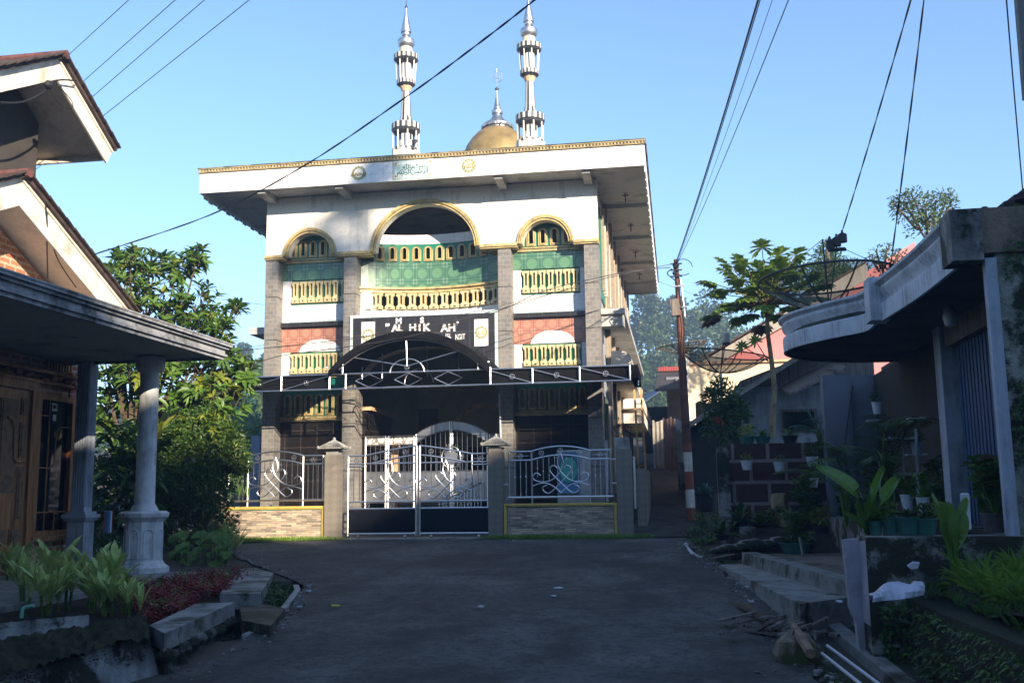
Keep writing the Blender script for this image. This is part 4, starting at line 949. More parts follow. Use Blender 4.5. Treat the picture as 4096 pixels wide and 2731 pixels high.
# ================================================================== LEFT HOUSE
hs_ = thing('brick_house', 'brick house with stacked gable roofs, columned porch and carved wooden door at left', 'house', (.3, -10.5, .1))
q = MB(); q.box(-6, .3, -20, -7.7, -.6, 3.69); q.prism([(.30, -7.55, 3.70), (.30, -10.25, 5.02), (.30, -13.0, 3.70)], (-6, 0, 0)); q.build('brick_wall', M['brick'], hs_)
q = MB(); q.box(.301, 2.75, -20, -7.55, -.6, .10); q.build('porch_floor', M['kerb'], hs_)
# porch slab and cornice
q = MB(); q.box(.302, 2.74, -22, -7.95, 3.10, 3.20); q.build('porch_ceiling', dirty('grey_green_ceiling', (.36, .39, .36), (.2, .21, .2), .4, streak=(1,1,1)), hs_, label='dark underside of the concrete porch roof')
q = MB()
for d, z0, z1 in ((0, 3.06, 3.105), (.035, 3.106, 3.14), (.01, 3.141, 3.21), (.05, 3.211, 3.245), (.09, 3.246, 3.28)):
    q.box(2.72, 2.76+d, -22, -7.92+d, z0, z1); q.box(.31, 2.719, -7.96, -7.92+d, z0, z1)
q.box(.31, 2.86, -22, -7.85, 3.281, 3.30); q.build('porch_cornice', dirty('stained_porch_cornice', (.36, .37, .39), (.05, .05, .045), .75, streak=(4, 4, .5), bump=.4), hs_)
# column
c = (1.83, -8.3, 0); q = MB(); q.lathe([(.19, .93), (.17, .98), (.138, 1.03), (.134, 1.06), (.128, 2.7), (.132, 2.86), (.17, 2.88), (.20, 2.93), (.205, 3.08)], c, 28)
col_ = q.build('column', M['columnpaint'], hs_, True)
q = MB(); r8 = lambda r: r/math.cos(math.pi/8)
q.lathe([(r8(.33), .10), (r8(.33), .17), (r8(.275), .21), (r8(.245), .26), (r8(.238), .78), (r8(.265), .82), (r8(.30), .85), (r8(.31), .90), (r8(.27), .93), (.05, .935)], c, 8, ph=math.pi/8)
pd = q.build('pedestal', M['columnpaint'], hs_)
for k in range(8):
    a = k*math.pi/4; nx, ny = math.cos(a), math.sin(a); q = MB()
    pts = [(-.065, .30), (-.065, .60)]+[(-.065*math.cos(t*math.pi/8), .60+.085*math.sin(t*math.pi/8)) for t in range(1, 8)]+[(.065, .60), (.065, .30), (-.065, .30)]
    q.tube([(c[0]+nx*.246-ny*u, c[1]+ny*.246+nx*u, w) for u, w in pts], .009, 4); q.build('arch_relief', M['columnpaint'], pd)
# pilaster by the wall
def pil(x, y, name='pilaster'):
    q = MB(); q.box(x-.10, x+.10, y-.10, y+.10, .93, 3.09)
    for k in range(5): q.tube([(x-.08+.04*k, y-.10, 1.0), (x-.08+.04*k, y-.10, 3.05)], .012, 5); q.tube([(x+.10, y-.08+.04*k, 1.0), (x+.10, y-.08+.04*k, 3.05)], .012, 5)
    p = q.build(name, M['greypaint'], hs_); q = MB()
    q.box(x-.2, x+.2, y-.2, y+.2, .101, .18); q.box(x-.16, x+.16, y-.16, y+.16, .181, .25); q.box(x-.13, x+.13, y-.13, y+.13, .251, .80); q.box(x-.16, x+.16, y-.16, y+.16, .801, .84); q.box(x-.19, x+.19, y-.19, y+.19, .841, .89); q.box(x-.15, x+.15, y-.15, y+.15, .891, .929)
    q.build('pedestal', M['greypaint'], p)
pil(.66, -7.95)
q = MB(); q.box(.301, .33, -7.85, -7.70, .1, 3.09); q.build('brick_corner', M['brickcorner'], hs_); q = MB(); q.box(.301, .345, -7.70, -7.62, .1, 3.09); q.build('corner_strip', M['greypaint'], hs_)
# door and window, flush on the wall x=.3
def wx(u, v): return at(u*450/830, 1500+v*450/830, x=.31)
yd0, yd1 = -10.2, wx(165, 800).y; zt = 2.48
q = MB(); q.box(.301, .40, yd1, yd1+.14, .1, 2.6); q.box(.301, .40, yd0-.14, yd0, .1, 2.6); q.box(.301, .40, yd0-.14, yd1+.14, 2.601, 2.72); q.build('door_frame', M['wood'], hs_)
for a, b in ((yd0+.01, (yd0+yd1)/2-.005), ((yd0+yd1)/2+.005, yd1-.005)):
    q = MB(); q.box(.31, .36, a, b, .16, 2.59); dr = q.build('door', M['wood'], hs_, label='carved teak door leaf'); w = b-a
    q = MB()
    for y0, y1, z0, z1 in ((a+.06, b-.06, .30, .42), (a+.06, a+w/2-.03, .52, .72), (a+w/2+.03, b-.06, .52, .72), (b-.20, b-.07, .85, 1.55), (b-.20, b-.07, 1.68, 2.15), (b-.20, b-.07, 2.25, 2.48), (a+.06, b-.27, 1.2, 2.45)): q.box(.361, .375, y0, y1, z0, z1); q.box(.3755, .385, y0+.03, y1-.03, z0+.03, z1-.03)
    q.build('panel', plain('worn_teak_panel', (.22, .13, .075), .6, 0, .4, 9, .2) if a < yd0+.1 else bpy.data.materials['worn_teak_panel'], dr)
    q = MB(); q.tube(spl([(.39, b-.10, 1.62), (.39, b-.28, 1.62), (.39, b-.33, 1.72), (.39, b-.34, 2.0), (.39, b-.38, 2.15), (.39, b-.5, 2.2)]), .02, 6); q.build('carved_rail', M['wood'], dr, True)
wy0, wy1 = wx(230, 600).y, wx(505, 600).y; wz0, wz1 = .60, 2.58
q = MB(); fw = .075
q.box(.301, .39, wy0, wy0+fw, wz0, wz1); q.box(.301, .39, wy1-fw, wy1, wz0, wz1); q.box(.301, .389, wy0+fw, wy1-fw, wz0, wz0+fw); q.box(.301, .389, wy0+fw, wy1-fw, wz1-fw, wz1); q.box(.301, .43, wy0-.03, wy1+.03, wz0-.06, wz0-.001)
wn = q.build('window', M['wood'], hs_, label='tall narrow wooden window beside the door')
q = MB(); q.box(.302, .315, wy0+fw, wy1-fw, wz0+fw, wz1-fw); q.build('pane', M['glass'], wn)
q = MB(); ym = wy0+.36*(wy1-wy0); r = .011
q.tube([(.345, ym, wz0+fw), (.345, ym, wz1-fw)], r); q.tube([(.345, wy0+fw, .93), (.345, wy1-fw, .93)], r); q.tube([(.345, wy0+.62*(wy1-wy0), wz0+fw), (.345, wy0+.62*(wy1-wy0), .93)], r); q.tube([(.345, wy0+fw, 2.28), (.345, ym, 2.28)], r)
q.tube(spl([(.345, wy0+fw, 1.55), (.345, ym+.05, 1.55), (.345, ym+.15, 1.6), (.345, ym+.17, 1.75), (.345, ym+.19, 2.0), (.345, ym+.24, 2.12), (.345, wy1-fw, 2.15)]), r); q.build('glazing_bars', M['goldb'] if False else M['wood'], wn, True)
q = MB(); q.box(.356, .358, ym+.03, ym+.16, 2.36, 2.47, 0); q.box(.359, .361, ym+.04, ym+.12, 2.39, 2.45, 1); q.box(.359, .361, ym+.125, ym+.15, 2.38, 2.46, 2); q.box(.356, .358, ym+.06, ym+.14, 2.22, 2.31, 0); q.build('stickers', [M['paper'], M['darkgrey'], M['yellow']], wn)
q = MB()
for k in range(14): q.ball((.38+.02*math.sin(k*2.1), -10.3+k*.19, 2.80+.04*math.sin(k*1.3)), .075, 6, (1, 1.2, .8))
q.box(.31, .46, -10.4, -7.75, 2.86, 2.90); q.box(.31, .42, -10.4, -7.75, 2.721, 2.76)
q.build('carved_lintel', M['wood'], hs_, True)
q = MB(); 
for k in range(9): q.box(.302, .352, -8.45+.07*k, -8.42+.07*k, 2.95, 3.08)
q.build('vent_grille', M['wood'], hs_)
# roofs: two stacked gables facing the road
def gable_roof(name, ya, za, yr, zr, yl, zl, xf, xb, fb, label):
    """ridge along x at (ya,za); right eave (yr,zr); left eave (yl,zl); fascia plane x=xf"""
    root = None
    for nm, (y1, z1) in (('right', (yr, zr)), ('left', (yl, zl))):
        q = MB(); n_ = Vector((0, z1-za, -(y1-ya))).normalized(); n_ = n_ if n_.z > 0 else -n_
        a, b = Vector((0, ya, za)), Vector((0, y1, z1)); off = n_*.05
        X = lambda p, x, o=0: (x, p.y+n_.y*o, p.z+n_.z*o)
        q.hexa([X(a, xf+.10, .035), X(b, xf+.10, .035), X(b, xb, .035), X(a, xb, .035)], [X(a, xf+.10, .085), X(b, xf+.10, .085), X(b, xb, .085), X(a, xb, .085)], 0)
        if root is None: root = q.build('roof', M['rooftile'], hs_, label=label)
        else: q.build('roof_slope', M['rooftile'], root)
        q = MB(); q.hexa([X(a, xf, -.02), X(b, xf, -.02), X(b, xb, -.02), X(a, xb, -.02)], [X(a, xf, .02), X(b, xf, .02), X(b, xb, .02), X(a, xb, .02)]); q.build('soffit', M['soffitbeige'], root)
        e = .004 if nm == 'left' else 0; q = MB(); q.hexa([X(a, xf+.002+e, -fb), X(b, xf+.002+e, -fb), X(b, xf+.03-e, -fb), X(a, xf+.03-e, -fb)], [X(a, xf+.002+e, -.0), X(b, xf+.002+e, -.0), X(b, xf+.03-e, -.0), X(a, xf+.03-e, -.0)])
        q.hexa([X(a, xf+.002+e, 0), X(b, xf+.002+e, 0), X(b, xf+.055-e, 0), X(a, xf+.055-e, 0)], [X(a, xf+.002+e, .034), X(b, xf+.002+e, .034), X(b, xf+.055-e, .034), X(a, xf+.055-e, .034)])
        q.hexa([X(b, xf, -fb*.6), X(b+(b-a).normalized()*.03, xf, -fb*.6), X(b+(b-a).normalized()*.03, xb, -fb*.6), X(b, xb, -fb*.6)], [X(b, xf, .03), X(b+(b-a).normalized()*.03, xf, .03), X(b+(b-a).normalized()*.03, xb, .03), X(b, xb, .03)])
        q.build('bargeboard', M['cream'], root)
        q = MB(); d = (b-a); L = d.length; k = 0
        while k*.22 < L:
            p0 = a+d*(k*.22/L); p1 = a+d*(min(L, k*.22+.24)/L)
            q.hexa([X(p0, xf+.06, .09+.012), X(p1, xf+.06, .087), X(p1, xf+.15, .087), X(p0, xf+.15, .09+.012)], [X(p0, xf+.06, .125), X(p1, xf+.06, .108), X(p1, xf+.15, .108), X(p0, xf+.15, .125)]); k += 1
        q.build('verge_tiles', M['rooftile'], root)
    q = MB(); q.tube([(xf+.16, ya, za+.09), (xb, ya, za+.09)], .065, 8); q.build('ridge_tiles', plain(name+'_ridge', (.12, .050, .042), .85, 0, .5, 9, .5), root, True)
    return root
gable_roof('lower', -10.25, 5.13, -7.45, 3.82, -15.0, 2.9, 1.0, -6, .30, 'lower tiled gable roof')
gable_roof('upper', -9.62, 7.00, -8.22, 6.18, -11.2, 6.10, 1.0, -6, .22, 'small upper gable roof')
q = MB(); q.prism([(.29, -8.9, 5.0), (.29, -8.9, 6.45), (.29, -9.62, 6.85), (.29, -10.6, 6.3), (.29, -10.6, 5.2)], (-5, 0, 0)); q.build('upper_gable_wall', M['darkgable'], hs_)
# loose cables on the gable
q = MB()
q.tube(spl([P(115, 190, x=1.06), P(140, 184, x=1.1), P(175, 186, x=1.12)]), .012, 5); q.tube(spl([P(0, 236, x=1.06), P(50, 235, x=1.06), P(95, 215, x=1.06), P(118, 195, x=1.06)]), .014, 5)
q.tube(spl([P(118, 200, x=1.06), P(130, 230, x=1.07), P(155, 250, x=1.08), P(168, 245, x=1.08), P(160, 225, x=1.07), P(135, 200, x=1.06)]), .006, 5)
q.tube(spl([P(78, 400, x=1.06), P(100, 455, x=1.06), P(108, 500, x=1.06), P(108, 560, x=.95), P(110, 640, x=.8)]), .010, 5); q.tube(spl([P(106, 470, x=1.06), P(115, 540, x=.95), P(135, 600, x=.8), P(175, 660, x=.7)]), .008, 5)
q.ball(P(112, 195, x=1.1), .06, 8); q.build('loose_cables', M['cable'], hs_)
q = MB(); q.lathe([(.0, 0), (.055, 0), (.055, .30), (.05, .31), (.0, .31)], (.95, -7.72, .62), 14, alt=[0, 0, 1, 1, 1, 2, 0, 0]); 
p = thing('paint_can', 'red and blue paint can hanging behind the porch pilaster', 'can', (.95, -7.72, .62)); q.build('can', [M['red'], M['blue'], M['paper']], p)
q = MB(); q.tube([(.95-.05, -7.72, .93), (.95, -7.72, 1.05), (.95+.05, -7.72, .93)], .004, 4); q.build('wire_handle', M['cable'], p)

# ================================================================== LEFT GARDEN
ZG = .12
def D_(pts, z): return [P(u, v, z=z) for u, v in pts]
def slab(name, label, pts, z, th, mat, cat='slab', zb=None):
    q = MB(); q.prism([(p.x, p.y, z-th) for p in pts], (0, 0, th))
    return one(q, name, M[mat], label, cat, tuple(sum((Vector((p.x, p.y, z-th)) for p in pts), Vector())/len(pts)))
s1 = D_([(343,1435),(449,1386),(540,1382),(378,1454)], ZG); s2 = D_([(560,1297),(628,1315),(598,1362),(505,1362)], ZG)
slab('coping_slab', 'long pale concrete coping slab on the stone garden wall beside the red leaves', s1, ZG, .13, 'kerb', 'slab')
slab('coping_slab', 'broad pale concrete slab at the garden corner nearest the mosque', s2, ZG, .16, 'kerb', 'slab')
for s_, lab in ((s1, 'rough stone retaining wall under the long coping slab'), (s2, 'short stone wall under the garden corner slab')):
    q = MB(); c_ = sum((Vector(p) for p in s_), Vector())/4; ins = [Vector(p).lerp(c_, .03) for p in s_]
    q.prism([(p.x, p.y, -.75) for p in ins], (0, 0, ZG-.16+.75-.01)); r = random.Random(3)
    for i in range(4):
        a, b = ins[i], ins[(i+1)%4]; L = (b-a).length; n = int(L/.15)
        for k in range(n):
            for j in range(5):
                p = a.lerp(b, (k+r.uniform(.2,.8))/n); q.ball((p.x, p.y, -.62+j*.14+r.uniform(-.02,.02)), r.uniform(.05,.085), 6, (1, 1, .8))
    one(q, 'stone_wall', M['concmoss'], lab, 'wall', (c_.x, c_.y, -.4), True)
# mossy retaining wall in the foreground
wf = [P(u, v, z=.12) for u, v in ((342,1450),(264,1463),(170,1489),(85,1511),(0,1533),(-90,1560),(-220,1600))]
wb = [P(u, v, z=.12) for u, v in ((330,1408),(240,1426),(150,1441),(70,1455),(0,1468),(-90,1486),(-220,1515))]
q = MB()
for i in range(len(wf)-1):
    a, b, c, d = wf[i], wf[i+1], wb[i+1], wb[i]; o = Vector((.24, -.03, 0)); z0 = lambda p, o=Vector((0,0,0)): (p.x+o.x, p.y+o.y, -.55); z1 = lambda p: (p.x, p.y, .09)
    q.hexa([z0(d), z0(a, o), z0(b, o), z0(c)], [z1(d), z1(a), z1(b), z1(c)])
one(q, 'retaining_wall', dirty('foreground_wall_plaster', (.34, .335, .33), (.045, .045, .04), 1.0, streak=(5, 5, 1.2), moss=(.016, .018, .008), mossamt=.50, bump=1), 'stained plaster retaining wall with black moss along the bottom left corner', 'wall', tuple(wf[2]))
q = MB(); r = random.Random(5); from mathutils import noise as _n
NW = 18; NR = 90; fl = [p for p in spl(wf, 15)]; bl_ = [p for p in spl(wb, 15)]; NR = len(fl); vs = []
for k in range(NR):
    for i in range(NW):
        t = i/(NW-1); p = (fl[k]+(fl[k]-bl_[k])*.12).lerp(bl_[k], t); e = math.sin(math.pi*min(1, max(0, t*.92+.04)))**.5
        vs.append((p.x+.02*_n.noise((p.x*9, p.y*9, 3)), p.y, .07+.08*e+.07*_n.noise((p.x*5, p.y*5, 0))*e+.035*_n.noise((p.x*17, p.y*17, 0))))
q.add(vs, [(j_*NW+i, j_*NW+i+1, (j_+1)*NW+i+1, (j_+1)*NW+i) for j_ in range(NR-1) for i in range(NW-1)])
for _ in range(2200):
    k = r.randrange(NR); t = r.random(); p = (fl[k]+(fl[k]-bl_[k])*.12).lerp(bl_[k], t); whorl(q, (p.x, p.y, .06+.08*math.sin(math.pi*t)-(.12*r.random() if t < .1 else 0)), (.3, 0, 1), 4, .028, .018, r, 2, 1)
one(q, 'moss_cushion', M['darkmoss'], 'thick black green moss covering the top of the left retaining wall', 'moss', tuple(wf[2]), True, kind='stuff')
a, b = P(-120, 1442, z=.19), P(205, 1412, z=.19); d = Vector((-.16, .12, 0)); q = MB(); q.hexa([a-Vector((0,0,.4)), b-Vector((0,0,.4)), b+d-Vector((0,0,.4)), a+d-Vector((0,0,.4))], [a, b, b+d, a+d])
one(q, 'planter_wall', dirty('planter_plaster', (.42, .41, .40), (.08, .08, .07), .9, streak=(6, 6, .8), moss=(.016, .018, .008), mossamt=.42, bump=.8), 'low white plaster planter wall with mossy top behind the foreground wall', 'wall', tuple(a))
q = MB()
for _ in range(900):
    t = r.random(); p = a.lerp(b, t)+d*r.random(); whorl(q, (p.x, p.y, .19), (0, 0, 1), 4, .03, .02, r, 2, 1)
one(q, 'planter_moss', M['darkmoss'], 'black moss along the top of the low white planter wall', 'moss', tuple(b), kind='stuff')
p = P(44, 1450, z=.0)+Vector((.05, -.05, 0)); q = MB(); q.tube(spl([p, p+Vector((0,0,.17)), p+Vector((.02,.02,.205)), p+Vector((.09,.03,.215))], 4), .016, 8); one(q, 'drain_pipe', plain('pale_green_pipe', (.16, .38, .28), .5), 'pale green plastic drain pipe elbow poking out of the left planter', 'pipe', tuple(p), True)
# bed soil
q = MB(); bed = [(2.76, -7.0), (3.3, -8.0), (4.3, -10.9), (4.6, -12.0), (4.95, -13.8), (4.75, -14.0), (4.7, -19), (2.76, -19)]
q.prism([(x, y, -.6) for x, y in bed], (0, 0, .64)); q.prism([(x, y, -.6) for x, y in ((-4, -7.54), (2.75, -7.54), (2.75, -7.0), (3.0, -7.2), (2.0, -6.0), (-4, -5.6))], (0, 0, .66)); tag(q.build('garden_soil', M['soil'], None), kind='structure')
# culvert slab over the drain
cv = [P(548, 1376, z=.0), P(655, 1396, z=.0), P(622, 1436, z=.0), P(556, 1424, z=.0)]
q = MB(); q.prism([(p.x, p.y, p.z-.14) for p in cv], (0, 0, .14)); one(q, 'culvert_slab', dirty('brown_moss_slab', (.13, .11, .08), (.05, .045, .03), .7, moss=(.03, .035, .012), mossamt=.5, bump=.7), 'mossy concrete slab bridging the drain between the two garden walls', 'slab', tuple(cv[0]))
q = MB(); r = random.Random(8)
for _ in range(300):
    y = r.uniform(-10.8, -7.6); x = lerpl(EL, y)-.1-r.random()*.35; clump(q, (x, y, rz(y)-.1), (.1, .1, .08), 3, .08, .03, r=r)
one(q, 'drain_weeds', M['L_dark'], 'dark weeds growing in the drain beside the garden corner', 'weeds', (4, -9, 0), kind='stuff')
# red leaf ground cover
q = MB(); r = random.Random(11)
polyR = [(268,1318),(330,1335),(420,1312),(560,1300),(572,1318),(520,1352),(455,1362),(430,1388),(345,1418),(318,1388),(262,1352)]
for u, v in scatter(polyR, 620, r):
    p = P(u, v+8, z=.10); g_ = .75 if (math.sin(u*.06+2)*math.sin(v*.13)) > .35 else .06
    mi = 1 if r.random() < g_ else 0
    q.mi = mi; h = r.uniform(.02, .12)
    for k in range(2): whorl(q, (p.x+r.uniform(-.06,.06), p.y+r.uniform(-.06,.06), .05+h+.03*k), (r.uniform(-.4,.4), r.uniform(-.4,.4), 1), 8, .055, .028, r, 2, .9)
q.mi = 0
one(q, 'coleus_bed', [M['L_red'], M['L_mid']], 'low bed of dark red coleus mixed with small green leaves in the left garden', 'ground cover', (3.8, -10, .05), kind='stuff')
# pale variegated clumps
def vclump(seed, L=.42):
    r = random.Random(seed); t = thing('variegated_plant', '', 'plant', (0, 0, 0)); q = MB(); sq = MB()
    for k in range(3):
        bx, by = r.uniform(-.07, .07), r.uniform(-.07, .07); h = r.uniform(.05, .18); sq.tube([(bx, by, -.02), (bx*1.3, by*1.3, h)], .012, 5)
        for j in range(9):
            a = r.uniform(0, 6.28); e = r.uniform(.75, 1.45); leaf(q, (bx*1.3, by*1.3, h*r.uniform(.6, 1)), (math.cos(a)*math.cos(e), math.sin(a)*math.cos(e), math.sin(e)+.3), L*r.uniform(.65, 1.15), .058*r.uniform(.8, 1.2), (0,0,1), .3, 4, .5)
    sq.build('stem', M['L_mid'], t); q.build('foliage', M['L_varg'], t); return t
pv = [vclump(20+i) for i in range(3)]
vs_ = [(28, 1335, .42, 'leftmost in the frame'), (62, 1385, .36, 'near the left end of the mossy wall'), (100, 1372, .5, 'tallest, in front of the wooden door'), (112, 1405, .34, 'low in front of the tallest clump'), (150, 1398, .36, 'below the window corner'), (185, 1385, .46, 'in front of the porch pilaster'), (205, 1402, .36, 'just right of the pilaster plant'), (240, 1398, .44, 'fanning wide beside the red leaves'), (262, 1408, .34, 'in front of the wide fan'), (290, 1402, .30, 'small, at the edge of the red leaves'), (308, 1412, .24, 'smallest, against the mossy wall end')]
for i, (u, v, L, w) in enumerate(vs_):
    p = P(u, v, z=.08); lab = 'pale green striped leaf plant '+w
    if i < 3: o = pv[i]; o.location = p; o.scale = (L/.42*1.35,)*3; o['label'] = lab; o['group'] = 'pale striped plants in the left bed'
    else: dup(pv[i%3], p, i*1.3, L/.42*1.35, lab, 'pale striped plants in the left bed')
# taro and striped plant near the corner
t = thing('taro_plant', 'broad heart leaved taro plants in front of the bush at the garden corner', 'plant', tuple(P(455, 1300, z=.05))); q = MB(); sq = MB(); r = random.Random(4)
for k in range(40):
    u, v = r.uniform(395, 525), r.uniform(1215, 1295); p = P(u, v, y=r.uniform(-7.6, -6.6)); b = Vector((p.x+r.uniform(-.1,.1), p.y+.1, .05))
    sq.tube([b, b.lerp(p, .6)+Vector((0, 0, .05)), p], .009, 5)
    a = r.uniform(3.6, 5.8); d = Vector((math.cos(a), math.sin(a), -.35)); s_ = r.uniform(.16, .26)
    for w in (-.5, 0, .5): leaf(q, p-d*s_*.25, (d.x+w*d.y*-.6, d.y+w*d.x*.6, d.z), s_*(1 if w == 0 else .8), s_*.62, (0, -.4, 1), .2, 3, .12)
sq.build('stems', M['L_mid'], t); q.build('leaves', M['L_mid'], t)
t = thing('striped_dracaena', 'upright plant with white striped sword leaves at the garden corner by the road', 'plant', tuple(P(530, 1290, z=.05))); q = MB(); sq = MB(); r = random.Random(9); b = P(530, 1288, z=.05)
for k in range(5):
    bb = b+Vector((r.uniform(-.12,.12), r.uniform(-.1,.1), 0)); h = r.uniform(.1,.3); sq.tube([bb, bb+Vector((0,0,h))], .012, 5)
    for j in range(8):
        a = r.uniform(0, 6.28); e = r.uniform(.8, 1.45); leaf(q, bb+Vector((0,0,h)), (math.cos(a)*math.cos(e), math.sin(a)*math.cos(e), math.sin(e)), r.uniform(.42,.62), .06, (0,0,1), .15, 4, .4)
sq.build('stems', M['L_mid'], t); q.build('leaves', M['L_varg'], t)
# clipped bush
t0 = P(462, 1210, z=.1); q = MB(); r = random.Random(12); t = thing('bush', 'dense round small leaved bush overlapping the left fence panel', 'bush', (t0.x, -5.3, .1)); bc = P(465, 1080, y=-5.1)
for dx, dy, dz, R in ((0,0,0,(.70,.6,.8)), (.3,.1,.2,(.5,.45,.5)), (-.35,0,.2,(.45,.5,.55)), (.1,-.1,-.35,(.5,.5,.45)), (.42,0,.55,(.30,.3,.28)), (-.1,0,.72,(.38,.35,.33)), (.15,.1,.85,(.22,.2,.2)), (-.45,0,.6,(.25,.3,.25)), (.6,0,.15,(.25,.25,.3)), (0,0,-.75,(.65,.5,.5)), (.2,0,-1.05,(.5,.4,.35)), (-.35,0,-.6,(.5,.4,.5))):
    for mi_, fr in ((0, .22 if dz > .3 else .06), (1, .75), (2, .10 if dz > .3 else .02)):
        q.mi = mi_; c_ = bc+Vector((dx,dy,dz)); clump(q, c_+rv(r)*.06, R, int((3600*R[0]*R[2]+450)*fr), .06+.03*r.random(), .034, r=r, shell=.3)
for k in range(26): v_ = rv(r); p_ = bc+Vector((v_.x*.85, v_.y*.6, abs(v_.z)*1.05)); whorl(q, p_, v_+Vector((0,0,.6)), 7, .12, .035, r)
q.mi = 0; q.build('foliage', [M['L_mid'], M['L_dark'], M['L_yel']], t); q = MB()
for k in range(5): q.tube([(bc.x+r.uniform(-.15,.15), bc.y, .1), (bc.x+r.uniform(-.1,.1), bc.y, .6), (bc.x+r.uniform(-.4,.4), bc.y+r.uniform(-.3,.3), 1.3)], .02, 5)
q.build('stems', M['bark'], t)
# big leaved tree
tb = P(360, 1200, z=.1); base = Vector((-.6, -4.4, .1)); r = random.Random(21)
blobs = [(300,625,.45),(350,640,.5),(405,615,.40),(430,600,.28),(455,585,.18),(330,720,.65),(400,700,.55),(450,700,.5),(480,745,.45),(505,735,.25),(540,705,.12),(420,800,.7),(500,790,.4),(340,830,.7),(280,700,.5),(245,640,.30),(265,600,.22),(300,590,.2),(470,860,.6),(530,850,.45),(560,850,.3),(400,900,.7),(290,900,.7),(500,920,.5),(540,900,.35),(345,600,.25),(240,820,.55),(250,950,.6),(440,960,.6),(515,810,.28)]
def bigcrown(q, tq):
    for u, v, R in blobs:
        c_ = P(u, v, y=-4.4+r.uniform(-.5, .5)); tq.tube([base+Vector((0,0,1.5)), base.lerp(c_, .6)+Vector((0,0,.3)), c_], [.05,.03,.012], 5)
        for _ in range(int(10+70*R*R)):
            w = rv(r); p = c_+w*R*r.uniform(.35, 1.0); d = (w*.7+Vector((0,0,.75))+rv(r)*.35).normalized(); q.mi = 0 if r.random() < .85 else 1
            tq.tube([p-d*.22, p], .006, 4); whorl(q, p, d, r.randint(5, 8), .24, .075, r, 3, .75, .3)
    q.mi = 0
treething('big_leaf_tree', 'large glossy leaved tree between the left house and the mosque', base, [([base, base+Vector((.1,0,1.2)), base+Vector((0,.1,2.6))], .11, .06), ([base+Vector((.5,.1,0)), base+Vector((.8,.1,1.4)), base+Vector((1.3,0,2.8))], .08, .04)], .1, bigcrown, ['L_big', 'L_yel'], 'tree')
# undergrowth and ferns behind the porch
t = thing('fern_clump', 'dark bird nest ferns and shrubs in the shade behind the porch columns', 'fern', (.2, -5.5, .1)); q = MB(); r = random.Random(31)
for u, v in scatter([(215,960),(330,930),(370,1000),(375,1290),(215,1290)], 70, r):
    p = P(u, v, y=-5.9+r.uniform(-.6,.6)); q.mi = 0
    for k in range(7): a = r.uniform(0, 6.28); leaf(q, p, (math.cos(a), math.sin(a), r.uniform(-.2,.8)), r.uniform(.25,.5), .08, (0,0,1), .5, 4, .3)
for u, v in ((362, 1010), (352, 1040), (370, 990)):
    p = P(u, v, y=-6.9); q.mi = 1
    for k in range(9): a = r.uniform(0, 6.28); leaf(q, p, (math.cos(a)*.6, math.sin(a)*.5, 1), r.uniform(.35,.7), .07, (0,-1,0), .25, 4, .3)
q.mi = 0; q.build('fronds', [M['L_dark'], M['L_yel']], t)
q = MB(); r = random.Random(32); clump(q, P(230, 1270, y=-6.6), (.5, .4, .35), 700, .07, .035, r=r); clump(q, P(310, 1150, y=-4.6), (1.1, .4, 1.4), 2600, .2, .09, r=r, shell=.1); clump(q, P(420, 1060, y=-4.0), (.9, .3, 1.3), 1500, .2, .09, r=r, shell=.1); one(q, 'shrub', M['L_dark'], 'low dark shrub at the foot of the porch pilaster', 'shrub', tuple(P(230, 1290, y=-6.6)))
# long hanging grass over the left wall end
t = thing('creeper', 'drooping feathery creeper hanging over the left end of the low fence wall', 'plant', tuple(P(555, 1150, y=-3.2))); q = MB(); r = random.Random(33)
for k in range(60): p = P(r.uniform(525, 575), r.uniform(1060, 1120), y=-3.3); leaf(q, p, (r.uniform(-.4,.4), -.2, -1), r.uniform(.15,.35), .015, (0,-1,0), .2)
q.build('foliage', M['L_mid'], t)
q = MB(); q.box(.2, .52, -3.25, -2.85, .1, 1.5); one(q, 'end_post', M['diamond'], 'stone tiled end post hidden behind the bush', 'post', (.36, -3, .1))
# grass at the foot of the walls
def grass(name, label, poly, n, L, mat, seed, zf, w=.008):
    q = MB(); r = random.Random(seed)
    for x, y in scatter(poly, n, r):
        a = r.uniform(0, 6.28); l_ = L*r.uniform(.4, 1.2); e = r.uniform(.9, 1.5); leaf(q, (x, y, zf(x, y)), (math.cos(a)*math.cos(e), math.sin(a)*math.cos(e), math.sin(e)), l_, w*r.uniform(.8, 1.6), (math.sin(a), math.cos(a), 0), .35, 3 if L > .2 else 2)
    return one(q, name, M[mat], label, 'grass', (poly[0][0], poly[0][1], zf(*poly[0])), kind='stuff')
gf = lambda x, y: rz(y)+.005
grass('grass', 'sunlit grass strip at the foot of the left fence wall', [(-.5,-4.35),(1.5,-4.3),(2.45,-3.75),(3.3,-3.45),(2.4,-3.03),(-.5,-3.03)], 5200, .12, 'L_grass', 41, gf)
grass('grass', 'shaded grass strip at the foot of the right fence wall', [(5.6,-3.55),(8.5,-3.75),(8.7,-3.3),(8.5,-3.08),(5.99,-3.03)], 5600, .13, 'L_grass', 42, gf)
q = MB(); vs = [(-1,-4.35),(1.5,-4.32),(2.45,-3.8),(3.2,-3.5),(2.4,-3.0),(-1,-3.0)]; q.prism([(x, y, .2) for x, y in vs], (0,0,.118)); vs = [(5.5,-3.5),(8.5,-3.75),(8.7,-3.3),(8.5,-3.0),(6,-3.0)]; q.prism([(x, y, .2) for x, y in vs], (0,0,.118)); tag(q.build('grass_verge', M['hill'], None), kind='structure')
